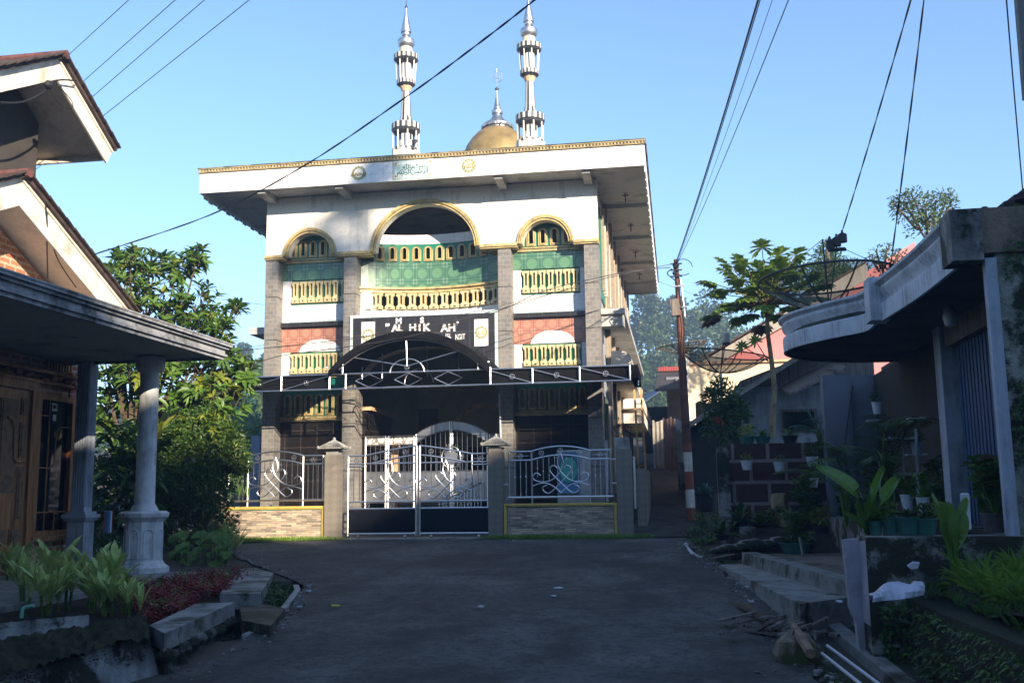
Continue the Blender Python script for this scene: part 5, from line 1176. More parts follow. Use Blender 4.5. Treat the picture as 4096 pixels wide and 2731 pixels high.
# ================================================================== RIGHT BUILDING
rb = thing('shop_house', 'grey concrete house with sweeping curved canopy and blue rolling shutter at right', 'house', (12.2, -9, .7))
EDGE = [(11.42,-13.1),(11.41,-11.9),(11.34,-10.77),(11.30,-10.35),(11.28,-9.9),(11.05,-9.55),(10.82,-9.18),(10.64,-8.8),(10.56,-8.38),(10.62,-7.95),(10.85,-7.5),(11.25,-7.15),(11.8,-6.95),(12.4,-6.9)]
es = [tuple(p)[:2] for p in spl([(x, y, 0) for x, y in EDGE], 4)]
PROF0 = [(-.04,2.84),(0,2.84),(0,2.90),(.005,3.06),(.0,3.10),(-.05,3.14),(-.045,3.20),(.0,3.27),(.015,3.34),(-.01,3.40),(.03,3.43),(.06,3.455),(.06,3.50),(-.2,3.51)]
PROF = [(o*.8, 2.9+(z-2.9)*.62 if z > 2.9 else z) for o, z in PROF0]
q = MB(); vs = []
for i, (x, y) in enumerate(es):
    a = es[max(0, i-1)]; b = es[min(len(es)-1, i+1)]; dx, dy = b[0]-a[0], b[1]-a[1]; L = math.hypot(dx, dy); nx, ny = -dy/L, dx/L
    for o, z in PROF: vs.append((x+nx*o, y+ny*o, z))
m_ = len(PROF); q.add(vs, [(i*m_+j, (i+1)*m_+j, (i+1)*m_+j+1, i*m_+j+1) for i in range(len(es)-1) for j in range(m_-1)])
q.build('cornice', M['corniceR'], rb, True, label='rain streaked grey curved canopy edge')
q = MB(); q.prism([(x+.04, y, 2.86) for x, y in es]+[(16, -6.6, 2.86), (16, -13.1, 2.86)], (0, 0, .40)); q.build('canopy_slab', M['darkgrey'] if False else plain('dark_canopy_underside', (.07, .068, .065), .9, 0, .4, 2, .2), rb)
q = MB(); q.box(11.22, 11.42, -10.60, -10.32, 2.85, 3.31); q.build('cornice_block', M['corniceR'], rb)
q = MB(); q.box(11.33, 11.56, -13.42, -13.101, 2.84, 3.25); q.build('cornice_block', [M['concmoss']], rb, label='mossy end block of the canopy')
mossbrown = dirty('brown_mossy_concrete', (.26, .20, .14), (.08, .065, .04), .7, streak=(5, 5, .6), moss=(.08, .10, .02), mossamt=.35, bump=.7)
q = MB(); q.box(11.561, 16, -13.38, -13.1, 2.90, 3.26); q.build('end_beam', mossbrown, rb)
q = MB(); r = random.Random(51)
for k in range(160): q.ball((11.56+r.random()*3.5, -13.36+r.random()*.2, 3.26+r.uniform(-.01,.015)), r.uniform(.02,.05), 5, (1.5, 1, .6))
q.build('roof_moss', plain('green_moss', (.06, .09, .015), .95, 0, .4, 9, .8, .2, 20), rb)
wallmoss = dirty('moss_blotched_wall', (.36, .36, .30), (.10, .10, .07), .6, streak=(3, 3, 2), moss=(.022, .032, .008), mossamt=.50, bump=.8)
q = MB(); q.box(11.66, 16, -13.36, -13.28, .5, 2.899); q.build('end_wall', wallmoss, rb)
q = MB(); q.box(11.575, 11.659, -13.38, -13.30, .7, 2.86); q.build('end_jamb', M['greypaint'], rb)
q = MB(); q.box(12.05, 12.25, -9.95, -9.68, .7, 2.858); q.build('porch_post', M['greypaint'], rb)
q = MB()
y = -13.1
while y < -10.0: q.box(12.20, 12.235, y, y+.075, .72, 2.62); q.box(12.212, 12.24, y+.075, y+.12, .72, 2.62); y += .12
sh = q.build('rolling_shutter', M['shutter'], rb); q = MB(); q.box(12.16, 12.199, -12.35, -12.31, 1.55, 1.85); q.build('handle', M['chrome'], sh)
q = MB(); q.box(12.1, 12.26, -13.1, -9.96, 2.621, 2.858); q.build('shutter_lintel', M['woodgrey'], rb)
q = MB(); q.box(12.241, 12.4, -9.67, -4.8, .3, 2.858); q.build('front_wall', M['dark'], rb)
q = MB(); q.box(11.45, 11.86, -5.2, -4.9, .2, 2.87); q.box(11.861, 12.24, -5.1, -4.9, .2, 2.87); q.build('cross_wall', plain('dark_blue_grey_wall', (.15, .165, .20), .8, 0, .3, 1.5, .1), rb)
q = MB(); q.box(12.4, 16, -13.1, -4.9, 2.858, 3.0); q.build('rear_slab', M['darkgrey'], rb)
q = MB(); q.lathe([(.0, -.18), (.05, -.16), (.07, -.08), (.05, 0), (.03, .03)], (11.85, -11.2, 2.83), 10); q.build('ceiling_lamp', M['potwhite'], rb, True)
q = MB(); q.tube(spl([(11.9, -5.22, 2.7), (11.8, -5.24, 2.2), (11.72, -5.24, 1.7), (11.74, -5.22, 1.2)]), .008, 4); q.build('wall_cable', M['cable'], rb)
# tiled roof behind
rr = [P(2262, 500, y=-12.3), P(2352, 440, y=-12.3)]
q = MB(); a, b = rr; d = (b-a); b2 = a+d*3
for k in range(12): p0, p1 = a+d*3*(k/12), a+d*3*((k+1)/12); q.hexa([(p0.x,-12.3,p0.z-.02),(p1.x,-12.3,p1.z-.06),(p1.x,-7,p1.z+.1-.06),(p0.x,-7,p0.z+.1)], [(p0.x,-12.3,p0.z+.03),(p1.x,-12.3,p1.z+.0),(p1.x,-7,p1.z+.14),(p0.x,-7,p0.z+.14)])
q.prism([(a.x+.1, -12.1, a.z-.02), (b2.x, -12.1, a.z-.3), (b2.x, -12.1, b2.z-.1)], (0, 4, 0)); q.box(a.x, 16, -12.0, -8, 3.1, a.z-.0)
q.build('tiled_roof', M['rooftile'], rb)
# ---- terrace, steps
q = MB(); q.box(10.48, 16, -13.55, -13.2, -.5, .74); q.box(10.46, 16.02, -13.57, -13.18, .741, .77); one(q, 'terrace_wall', dirty_ := None or 'concmoss' if False else 'conc', '', 'wall') if False else None
def one2(q, name, mat, label, cat, loc, **k):
    M['_'] = mat; return one(q, name, M['_'], label, cat, loc, **k)
def one(mb, name, mat, label, cat, loc=(0,0,0), smooth=False, group=None, kind=None):
    if isinstance(mat, str): mat = M[mat]
    d = bpy.data.objects.new('tmp', None); ORG[d.name] = Vector(loc)
    o = mb.build(name, mat, d, smooth); o.parent = None; o.location = loc
    ORG.pop(d.name, None); bpy.data.objects.remove(d); ORG.pop(o.name, None)
    return tag(o, label, cat, group, kind)
q = MB(); q.box(10.52, 16, -13.55, -13.2, -.5, .74)
one(q, 'terrace_wall', dirty('terrace_wall_plaster', (.34, .33, .30), (.10, .10, .08), .55, streak=(3, 3, 1), moss=(.025, .03, .010), mossamt=.42, bump=.6), 'plastered terrace wall with moss below, carrying the row of flower pots', 'wall', (12, -13.4, 0))
q = MB(); q.prism([(10.40, -13.3, .71), (10.517, -13.3, .72), (10.517, -13.3, -.25), (10.48, -13.3, -.25), (10.46, -13.3, .10), (10.42, -13.3, .2)], (0, .12, 0)); q.prism([(10.518, -13.56, .1), (10.512, -13.3, .1), (10.512, -13.3, .70), (10.518, -13.56, .72)], (.0015, 0, 0))
one(q, 'wall_end', M['plastic'] if False else plain('mauve_plaster', (.40, .37, .42), .6, 0, .3, 3, .4), 'pale mauve plastered upright at the left end of the terrace wall', 'wall', (10.4, -13.3, .3))
q = MB(); q.box(11.35, 16, -13.199, -4.9, -.2, .70); tag(q.build('terrace', M['concmoss'], None), kind='structure')
KA, KB = P(1709, 1296, z=.15), P(1950, 1371, z=.15); ku = (KB-KA).normalized(); kn = Vector((ku.y, -ku.x, 0)); kn = kn if kn.x > 0 else -kn
KA = KA-ku*.1
q = MB(); a, b = KA+kn*.201, KB+kn*.201; q.prism([(a.x, a.y, -.3), (b.x, b.y, -.3), (10.9, -13.04, -.3), (11.349, -13.04, -.3), (11.349, -4.6, -.3), (9.9, -4.6, -.3)], (0, 0, .53)); tag(q.build('courtyard', dirty('stained_yard_slab', (.20, .17, .14), (.07, .06, .04), .6, moss=(.04, .045, .012), mossamt=.3), None), kind='structure')
q = MB(); h = Vector((0, 0, 1)); q.hexa([KA-h*.45, KB-h*.5, KB+kn*.2-h*.5, KA+kn*.2-h*.45], [KA+h*.15, KB+h*.135, KB+kn*.2+h*.135, KA+kn*.2+h*.15])
one(q, 'kerb_wall', M['kerb'], 'low concrete kerb wall behind the long step, edging the yard', 'kerb', tuple(KA))
q = MB(); a, d = P(1651, 1296, z=.15), P(1837, 1386, z=.15); b2, c2_ = KA-kn*.002, KB-kn*.002
q.prism([(a.x, a.y, -.35), (d.x, d.y, -.35), (c2_.x, c2_.y, -.35), (b2.x, b2.y, -.35)], (0, 0, .50)); one(q, 'long_step', M['kerb'], 'long pale concrete step beside the road at the right', 'step', tuple((a+d)/2))
q = MB(); a = P(1600, 1292, z=.10); b = P(1712, 1272, z=.22); q.beam(a, b, .22, .05); one(q, 'wooden_plank', M['woodgrey'], 'weathered plank lying across the far end of the step', 'plank', tuple(a))
# lower retaining wall and drain kerb
q = MB(); wl2 = [(10.78, -13.56), (10.80, -14.6), (10.86, -16), (10.95, -18), (11.1, -21)]
for (a, b), (c, d) in zip(wl2, wl2[1:]): q.hexa([(a-.06, b, -.8), (a+.28, b, -.8), (c+.28, d, -.8), (c-.06, d, -.8)], [(a, b, .30), (a+.24, b, .30), (c+.24, d, .30), (c, d, .30)])
one(q, 'retaining_wall', dirty('dark_mossy_stone', (.11, .10, .075), (.035, .032, .022), .9, streak=(3, 3, 2), moss=(.022, .03, .008), mossamt=.95, bump=1), 'dark moss covered retaining wall below the grassy bank at lower right', 'wall', (10.9, -16, 0))
q = MB()
for (a, b), (c, d) in zip([(10.42, -11.9), (10.50, -13.2), (10.58, -14.5), (10.62, -16), (10.7, -20)], [(10.50, -13.2), (10.58, -14.5), (10.62, -16), (10.7, -20)]): q.hexa([(a-.05,b,rz(b)-.4),(a+.08,b,rz(b)-.4),(c+.08,d,rz(d)-.4),(c-.05,d,rz(d)-.4)], [(a-.05,b,rz(b)+.02),(a+.08,b,rz(b)+.02),(c+.08,d,rz(d)+.02),(c-.05,d,rz(d)+.02)])
one(q, 'drain_kerb', M['kerb'], 'narrow concrete drain kerb running under the right retaining wall', 'kerb', (10.5, -14, -.2))
q = MB(); vs = []
for j in range(22):
    for i in range(14): x = 10.98+i*.4; y = -21+j*.355; vs.append((x, y, .24+.30*min(1, (x-10.9)/2)+.05*math.sin(x*5+y*3)+.15*(j/21)))
q.add(vs, [(j*14+i, j*14+i+1, (j+1)*14+i+1, (j+1)*14+i) for j in range(21) for i in range(13)]); tag(q.build('bank', M['soil'], None, True), kind='structure')
bz = lambda x, y: .22+.30*min(1, (x-10.9)/2)+.15*max(0, min(1, (y+21)/7.4))
def grass2(poly, n, L, mat, seed, label, up=0, w=.014):
    q = MB(); r = random.Random(seed)
    for x, y in scatter(poly, n, r):
        a = r.uniform(0, 6.28); z = bz(x, y)
        for k in range(3):
            a += r.uniform(.6, 1.8); e = r.uniform(.7, 1.4); leaf(q, (x, y, z), (math.cos(a)*math.cos(e), math.sin(a)*math.cos(e), math.sin(e)), L*r.uniform(.5, 1.25), w*r.uniform(.7, 1.5), (math.sin(a), -math.cos(a), .3), r.uniform(.3, .8), 4)
    return one(q, 'grass', M[mat], label, 'grass', (12, -15, .4), kind='stuff')
grass2([(11.05,-13.7),(12.4,-13.7),(12.6,-16.5),(11.5,-16.4),(11.1,-14.8)], 1250, .40, 'L_grass', 61, 'tall tangled weeds on the bank at the right edge', w=.024)
grass2([(10.85,-13.6),(13.4,-13.6),(13,-18),(11.0,-18)], 1500, .12, 'L_dark', 62, 'short dark weeds covering the bank on the right', w=.02)
q = MB(); r = random.Random(63)
for _ in range(800):
    y = r.uniform(-18, -13.6); x = 10.74+.03*(-13.5-y)/4; z = r.uniform(-.25, .3); q.mi = 0 if r.random() < .8 else 1
    whorl(q, (x-.01, y, z), (-1, r.uniform(-.5,.5), .5), 4, r.uniform(.02,.06), .018, r)
q.mi = 0
one(q, 'wall_moss', [M['L_dark'], M['L_mid']], 'small ferns and moss growing on the right retaining wall', 'moss', (10.75, -15, 0), kind='stuff')
q = MB()
for _ in range(1400):
    x = r.uniform(10.6, 13); z = r.uniform(-.1, .40+.1*(x-10.6)); 
    if z > .35 and r.random() < .75 and x < 11.5: continue
    whorl(q, (x, -13.57, z-.1*math.sin(x*6)), (r.uniform(-.5,.5), -1, .5), 4, .05, .028, r)
for _ in range(1800):
    x = r.uniform(11.7, 14.5); z = r.uniform(.75, 3.0)
    if math.sin(x*7.3+1)*math.sin(z*4.1+x*2) < -.1: continue
    whorl(q, (x, -13.39, z), (r.uniform(-.5,.5), -1, .4), 4, .045, .026, r)
one(q, 'wall_creeper', M['L_dark'], 'dark creeping plants on the terrace wall and the mossy house end', 'creeper', (11.8, -13.5, .3), kind='stuff')
# plastic bag and litter
q = MB(); r = random.Random(71); c_ = P(2052, 1368, z=.36); nb = 22; vs = []; fs = []
for j in range(9):
    for i in range(nb):
        t = i/(nb-1); a = math.pi*j/8; R = .055+.045*math.sin(t*3.1)+.012*math.sin(t*9+j*1.1)+r.uniform(-.004,.004)+(.02 if t > .85 else 0); vs.append((c_.x-.16+.34*t+.008*math.sin(j*1.3), c_.y-.05+math.cos(a)*R*1.2, c_.z-.03+math.sin(a)*R+.05*t))
q.add(vs, [(j*nb+i, j*nb+i+1, (j+1)*nb+i+1, (j+1)*nb+i) for j in range(8) for i in range(nb-1)])
one(q, 'plastic_bag', M['plastic'], 'crumpled white plastic bag lying on the edge of the right bank', 'bag', tuple(c_))
def scrap(u, v, z, s, mat, label, cat='litter', yy=None):
    p = P(u, v, z=z); q = MB(); r = random.Random(int(u*7+v)); q.prism([(p.x+s*math.cos(a)*r.uniform(.6,1.2), p.y+s*.8*math.sin(a)*r.uniform(.6,1.2), p.z+.004+.01*r.random()) for a in (0, 1, 2.1, 3.1, 4.2, 5.2)], (.0, .004, .012)); one(q, 'litter', M[mat], label, cat, tuple(p))
p_ = P(2098, 1300, y=-13.66); q = MB(); q.prism([(p_.x-.04, p_.y, p_.z), (p_.x-.02, p_.y, p_.z-.02), (p_.x+.03, p_.y, p_.z-.015), (p_.x+.045, p_.y, p_.z+.02), (p_.x, p_.y, p_.z+.025)], (0, .01, .01)); one(q, 'litter', 'paper', 'white paper scrap on the dark slope above the plastic bag', 'litter', tuple(p_))
for i, (u, v, m_, lab) in enumerate([(1283,1352,'paper','white scrap in the middle of the road, right of centre'), (1272,1370,'paper','tiny pale scrap just left below the middle road scrap'), (770,1393,'yellowlitter','yellow wrapper on the road left of centre'), (709,1360,'paper','white scrap near the left road edge by the drain'), (688,1395,'paper','small grey scrap left of the yellow wrapper'), (1489,1197,'paper','white scrap at the mouth of the alley'), (1727,1384,'paper','white scrap at the right road edge below the step'), (1104,1395,'paper','tiny white scrap in the centre of the road'), (1180,1243,'paper','white scrap near the grass under the right wall')]):
    z = .03 if v > 1300 else .2; z = rz(P(u, v, z=z).y)+.012 if v > 1210 else .42; scrap(u, v, rz(P(u, v, z=z).y)+.014 if v > 1210 else z, .035 if i not in (0, 2, 5) else .05, m_, lab)
for i, (u, v) in enumerate([(1706, 1341), (1718, 1350), (1640, 1310), (1655, 1323), (1648, 1235), (1770, 1345), (1945, 1327), (1930, 1385)]): scrap(u, v, .05 if u < 1900 else .3, .03, 'paper', ['white scrap beside the step edge, left one of two', 'white scrap beside the step edge, right one of two', 'pale scrap below the plank end', 'pale scrap left of the step corner', 'small white scrap in the weeds beside the pole', 'white scrap on the earth under the step', 'white wrapper stuck at the mauve wall end', 'white scrap on the near end of the step'][i])
# debris: rock, broken wood, pipes
c_ = P(1830, 1500, z=-.08); q = MB(); r = random.Random(81); q.ball(tuple(c_), .17, 10, (1, .9, .95)); q.v = [(x+r.uniform(-.02,.02), y+r.uniform(-.02,.02), z+r.uniform(-.02,.02)) for x, y, z in q.v]; one(q, 'rock', mossbrown, 'mossy boulder at the right road edge in front of the broken wood', 'rock', tuple(c_))
c_ = P(1775, 1455, z=-.08); q = MB()
for k in range(22):
    a = c_+Vector((r.uniform(-.45,.35), r.uniform(-.35,.45), r.uniform(0,.07))); t = r.uniform(-.9, .5); L = r.uniform(.12, .4); q.beam(a, a+Vector((math.cos(t)*L, math.sin(t)*L, r.uniform(-.02,.10))), r.uniform(.02,.07), r.uniform(.01,.03))
one(q, 'broken_wood', M['woodgrey'], 'heap of broken weathered wood and bark at the right road edge', 'wood pile', tuple(c_))
a, b = P(1820, 1432, z=.10), P(1862, 1500, z=.0); q = MB(); q.tube([a, a.lerp(b, .5), b], [.022, .038, .034], 8); one(q, 'log', M['apricot'] if False else plain('split_log', (.24, .15, .10), .85, 0, .35, 10, .4), 'short pale brown split log leaning on the boulder', 'log', tuple(b), True)
a, b = P(1675, 1385, z=-.03), P(1770, 1430, z=-.03); q = MB(); q.tube([a, a.lerp(b, .5)+Vector((0,0,.03)), b], [.03, .045, .03], 7); one(q, 'branch', M['bark'], 'fallen brown branch at the edge of the asphalt under the long step', 'branch', tuple(a), True)
for i, ((a, b), lab) in enumerate((((P(1900, 1482, z=-.02), P(2060, 1600, z=-.10)), 'upper of two parallel white plastic pipes at the bottom right road edge'), ((P(1888, 1500, z=-.03), P(2015, 1600, z=-.12)), 'lower of two parallel white plastic pipes at the bottom right road edge'))):
    q = MB(); q.tube([a, b], .0115, 8); one(q, 'plastic_pipe', M['potwhite'], lab, 'pipe', tuple(a), group='white plastic pipes')
q = MB(); q.tube([P(1965, 1400, z=.12), P(1968, 1442, z=-.05)], .014, 6); one(q, 'pipe_stub', M['potwhite'], 'short vertical white pipe at the base of the mauve wall end', 'pipe', tuple(P(1966, 1440, z=-.05)))
q = MB(); q.tube(spl([P(1577, 1253, z=.30), P(1585, 1262, z=.27), P(1600, 1275, z=.24), P(1612, 1278, z=.24)]), .012, 5); q.tube([P(1580, 1260, z=.3), P(1590, 1272, z=.26)], .014, 5); q.ball(tuple(P(1576, 1250, z=.30)), .035, 7); one(q, 'white_rope', M['paper'], 'knotted white rope on the ground near the foot of the pole', 'rope', tuple(P(1577, 1253, z=.3)))
# ================================================================== BLOCK WALL, POSTS, POLE
q = MB(); q.box(10.0, 11.55, -4.5, -4.3, .0, 1.86); one(q, 'block_wall', M['block'], 'dark red brown wall of big blocks with pale joints behind the pots', 'wall', (10.8, -4.4, .2))
q = MB(); q.box(9.80, 9.995, -4.6, -4.3, .1, 1.82); one(q, 'concrete_post', M['concmoss'], 'mossy concrete post at the left end of the block wall', 'post', (9.9, -4.45, .1))
pl = thing('utility_pole', 'rusty steel utility pole with red and white bands at its foot beside the alley', 'pole', (9.39, -1, .5))
pa, pb = Vector((9.40, -1, .35)), Vector((9.285, -1, 5.8)); tz = lambda t: pa.lerp(pb, t)
q = MB(); q.tube([tz(.0), tz(.08)], .089, 12, 2); q.tube([tz(.08), tz(.145)], .0885, 12, 1); q.tube([tz(.145), tz(.21)], .088, 12, 2); q.tube([tz(.21), tz(.28)], .0875, 12, 1); q.tube([tz(.28), tz(.345)], .096, 12, 2) if False else None
q.tube([tz(.28), tz(.31)], .087, 12, 2); q.tube([tz(.31), tz(.62), tz(.63), tz(.80), tz(.81), tz(1)], [.086, .078, .063, .060, .050, .046], 12, 0)
q.build('pole', [M['rustpole'], M['polewhite'], M['polered']], pl, True)
q = MB(); c_ = tz(.795)+Vector((-.06, -.10, .1)); q.beam(c_-Vector((.0,.0,.17)), c_+Vector((-.03,0,.17)), .17, .14, (0,1,0)); q.build('meter_box', M['woodgrey'], pl)
q = MB(); q.tube([Vector((9.42, -1.05, 4.60)), Vector((9.36, -1.05, 5.38))], .022, 6); q.beam((9.2,-1.08,5.22),(9.45,-1.08,5.24),.03,.03); q.beam((9.22,-1.08,4.78),(9.46,-1.08,4.8),.03,.03); q.build('conduit', M['steel2'], pl)
q = MB()
q.tube([(9.30+.19*math.cos(t*.45)+.12, -1.06, 5.62+.17*math.sin(t*.45)) for t in range(13)], .008, 4); q.tube(spl([(9.2,-1.05,5.6),(9.1,-1.05,5.5),(9.28,-1.08,5.3),(9.34,-1.12,4.9),(9.40,-1.12,4.4),(9.36,-1.12,3.9),(9.42,-1.12,3.4)]), .011, 4)
for z in (5.42, 5.55, 5.68): q.box(9.17, 9.40, -1.1, -1.07, z, z+.025)
q.ball((9.28,-1.08,5.66), .07, 6); q.ball((9.25,-1.08,5.5), .05, 6); q.build('insulators_and_loops', M['cable'], pl)
# ---- ladder against mosque
ld = thing('wooden_ladder', 'reddish wooden ladder leaning upright against the alley side of the mosque', 'ladder', (8.5, 4, 1.1)); q = MB()
a0, a1, b0, b1 = P(1457, 895, y=4.6), P(1468, 1095, y=4), P(1472, 895, y=4.6), P(1484, 1095, y=4)
for a, b in ((a0, a1), (b0, b1)): q.beam(a, b, .05, .035, (0,1,0))
q.build('rails', M['woodlight'], ld); q = MB()
for k in range(1, 7): t = k/7.0+.02; q.beam(a0.lerp(a1, t), b0.lerp(b1, t), .025, .03, (0,1,0))
q.build('rungs', M['woodlight'], ld)
# planter box & pots near corner post
t = thing('planter_box', 'square grey concrete planter with dry flowers on the corner post', 'planter', (8.22, -2.6, 1.9)); q = MB(); c_ = at(2490, 1760, y=-2.3); q.box(c_.x-.13, c_.x+.13, -2.43, -2.17, c_.z-.17, c_.z+.05)
for dx in (-.06, .06): q.tube([(c_.x+dx+.035*math.cos(k*.785), -2.435, c_.z-.06+.06*math.sin(k*.785)) for k in range(9)], .008, 4)
q.build('box', M['conc'], t); q = MB(); clump(q, (c_.x, -2.3, c_.z+.16), (.2, .16, .15), 220, .05, .03, r=r); q.build('flowers', [M['L_brown']], t)
# ================================================================== BACKGROUND HOUSES
gh = thing('grey_shed_house', 'grey plastered house with board gable and low rough roof behind the block wall', 'house', (11, 1, .8))
y = 1.0; pw = lambda u, v, yy=y: P(u, v, y=yy)
a, b = pw(1690, 900), pw(1900, 1030)
q = MB(); q.box(a.x, 13.2, y, y+5, .6, pw(1700, 885).z); w_ = q.build('plaster_wall', M['housewall'], gh)
q = MB(); e0, e1 = pw(1640, 887), pw(1885, 884); q.prism([(pw(1690,889).x, y-.02, e1.z+.002), (13.4, y-.02, e1.z+.002), (13.4, y-.02, pw(1850, 812).z+.5), (pw(1850,812).x, y-.02, pw(1850, 812).z-.05), (pw(1700, 888).x, y-.02, pw(1700,875).z)], (0, .1, 0)); q.build('gable_boards', M['woodgrey'], gh)
q = MB(); r0, r1 = pw(1560, 988, .2), pw(1850, 808, .2); d = (r1-r0); r1 = r0+d*1.35
q.hexa([(r0.x,.2,r0.z-.04),(r1.x,.2,r1.z-.04),(r1.x,6,r1.z+.3),(r0.x,6,r0.z+.3)], [(r0.x,.2,r0.z+.04),(r1.x,.2,r1.z+.04),(r1.x,6,r1.z+.38),(r0.x,6,r0.z+.38)]); q.build('roof', M['rooftile'], gh)
q = MB(); q.beam(r0-Vector((0,.03,.02)), r1-Vector((0,.03,.02)), .05, .10, (0,0,1)); q.build('rafter_board', M['fascia2'], gh)
w0, w1 = pw(1800, 986), pw(1869, 945); q = MB(); q.box(w0.x-.06, w1.x+.06, y-.04, y-.001, w0.z-.06, w1.z+.06); wn = q.build('window', M['woodgrey'], gh); q = MB(); q.box(w0.x, w1.x, y-.05, y-.041, w0.z, w1.z); q.build('pane', M['glass'], wn)
q = MB(); a, b = P(1812, 908, y=-1), P(1890, 868, y=-1); q.hexa([(a.x,-1.4,a.z-.03),(b.x+.4,-1.4,b.z+.12),(b.x+.4,.9,b.z+.5),(a.x,.9,a.z+.3)], [(a.x,-1.4,a.z+.02),(b.x+.4,-1.4,b.z+.17),(b.x+.4,.9,b.z+.55),(a.x,.9,a.z+.35)])
for k in range(4): x = a.x+.1+k*.25; q.beam((x,-1.42,a.z+.02+k*.13),(x,.5,a.z+.25+k*.13),.05,.06)
q.build('lean_to_roof', M['woodgrey'], gh)
q = MB(); a, b = P(1580, 985, y=.7), P(1700, 905, y=.7); q.prism([(a.x, .7, .4), (b.x, .7, .4), (b.x, .7, b.z+.0), (a.x, .7, a.z-.02)], (0, .2, 0)); q.build('porch_shade_sheet', M['dark'], gh)  # dark sheet standing in for the shade of the open porch under the roof
ph = thing('pink_gable_house', 'sunlit pink house gable with wide grey bargeboard behind the papaya tree', 'house', (12, 12, 1.5)); y = 12
q = MB(); A_ = pw(1640, 845, y); B_ = pw(1860, 705, y); q.prism([(A_.x, y, 2), (17, y, 2), (17, y, B_.z+2.0), (B_.x, y, B_.z), (A_.x, y, A_.z)], (0, 5, 0)); q.build('pink_wall', M['pink'], ph)
q = MB(); a, b = pw(1606, 838, y-.5), pw(1880, 684, y-.5); d = (b-a); b = a+d*1.4; q.hexa([(a.x,y-.5,a.z-.28),(b.x,y-.5,b.z-.28),(b.x,y-.4,b.z-.28),(a.x,y-.4,a.z-.28)], [(a.x,y-.5,a.z+.05),(b.x,y-.5,b.z+.25),(b.x,y-.4,b.z+.25),(a.x,y-.4,a.z+.05)]); q.build('bargeboard', M['fascia2'], ph)
q = MB(); q.hexa([(a.x-.1,y-.6,a.z+.06),(b.x,y-.6,b.z+.26),(b.x,y+5,b.z+.5),(a.x-.1,y+5,a.z+.3)], [(a.x-.1,y-.6,a.z+.12),(b.x,y-.6,b.z+.32),(b.x,y+5,b.z+.56),(a.x-.1,y+5,a.z+.36)]); q.build('roof', M['rooftile'], ph)
ch = thing('cream_block_house', 'sunlit unfinished cream block wall house behind the rusty pole', 'house', (11, 8, 1.2)); y = 8
a, b = pw(1584, 838, y), pw(1800, 838, y); q = MB(); q.box(a.x, b.x+1.5, y, y+3.5, .8, a.z); q.build('block_wall', M['creamwall'], ch)
q = MB(); a2 = pw(1578, 795, y); q.box(a.x-.16, a.x-.001, y-.02, y+.25, .8, a2.z); q.build('corner_column', M['cream'], ch)
q = MB(); q.box(a.x, b.x+1.5, y-.1, y+3.6, a.z+.001, a.z+.07); q.build('roof_edge', M['apricot'], ch)
ah = thing('dark_awning_house', 'small house with dark awning and red roof edge at the end of the alley', 'house', (9, 14, 2)); y = 11
a, b = P(1511, 845, y=y), P(1600, 885, y=y); q = MB(); q.hexa([(P(1503,885,y=y-1).x,y-1,b.z-.25),(b.x,y-1,b.z-.25),(b.x,y+1,a.z-.05),(a.x,y+1,a.z-.05)], [(P(1503,885,y=y-1).x,y-1,b.z-.18),(b.x,y-1,b.z-.18),(b.x,y+1,a.z),(a.x,y+1,a.z)]); q.build('awning', M['darkgrey'], ah)
q = MB(); 
for k in range(14): q.box(a.x+(b.x-a.x)*k/14, a.x+(b.x-a.x)*(k+.8)/14, y+.9, y+1.3, a.z+.001, a.z+.14)
q.build('red_roof_edge', M['redroof'], ah)
q = MB(); p0, p1 = P(1535, 1000, y=y), P(1580, 850, y=y); q.box(p0.x, p1.x, y, y+.3, 1.5, p1.z-.2); q.box(p1.x-.4, p1.x, y-.2, y-.001, 1.5, p1.z-.25); q.build('wall', plain('dusk_grey_wall', (.17, .17, .20), .8, 0, .25, 2, .1), ah)
bh = thing('blue_roof_shed', 'low shed with sloping blue grey roof at the far end of the alley', 'shed', (9, 18, 2.6)); y = 17
a, b = P(1466, 930, y=y), P(1560, 868, y=y); q = MB(); q.hexa([(a.x,y,a.z-.05),(b.x,y,b.z-.05),(b.x,y+4,b.z+.6),(a.x,y+4,a.z+.6)], [(a.x,y,a.z),(b.x,y,b.z),(b.x,y+4,b.z+.65),(a.x,y+4,a.z+.65)]); q.build('roof', M['blueroof'], bh)
q = MB(); q.box(a.x+.1, b.x, y+.3, y+3, 2, a.z-.06); q.build('wall', M['dark'], bh)
for u0, u1, v0, v1, yy, m_, lab in ((1498,1536,965,1075,7,'fascia2','grey corrugated fence sheet in the alley, left of the pinkish one'), (1522,1556,958,1080,5.5,'fsheet','pinkish fence sheet in the alley'), (1553,1600,962,1062,4.4,'steel2','light grey zinc fence sheets behind the pole')):
    a, b = P(u0, v0, y=yy), P(u1, v1, y=yy); q = MB(); n = 7
    for k in range(n): x0, x1 = a.x+(b.x-a.x)*k/n, a.x+(b.x-a.x)*(k+1)/n; q.hexa([(x0,yy+.04*(k%2),b.z),(x1,yy+.04*((k+1)%2),b.z),(x1,yy+.07,b.z),(x0,yy+.07,b.z)], [(x0,yy+.04*(k%2),a.z-.08*((k*3)%4)/4),(x1,yy+.04*((k+1)%2),a.z-.08*((k*3)%4)/4),(x1,yy+.07,a.z-.05),(x0,yy+.07,a.z-.05)])
    M['fsheet'] = M.get('fsheet') or plain('dusty_pink_sheet', (.30, .19, .16), .7, 0, .3, 4, .1); mm = M[m_] if m_ != 'steel2' else dirty('zinc_sheet', (.42, .43, .45), (.2, .2, .2), .4); one(q, 'fence_sheet', mm, lab, 'fence', tuple(a), group='sheet fences along the alley')
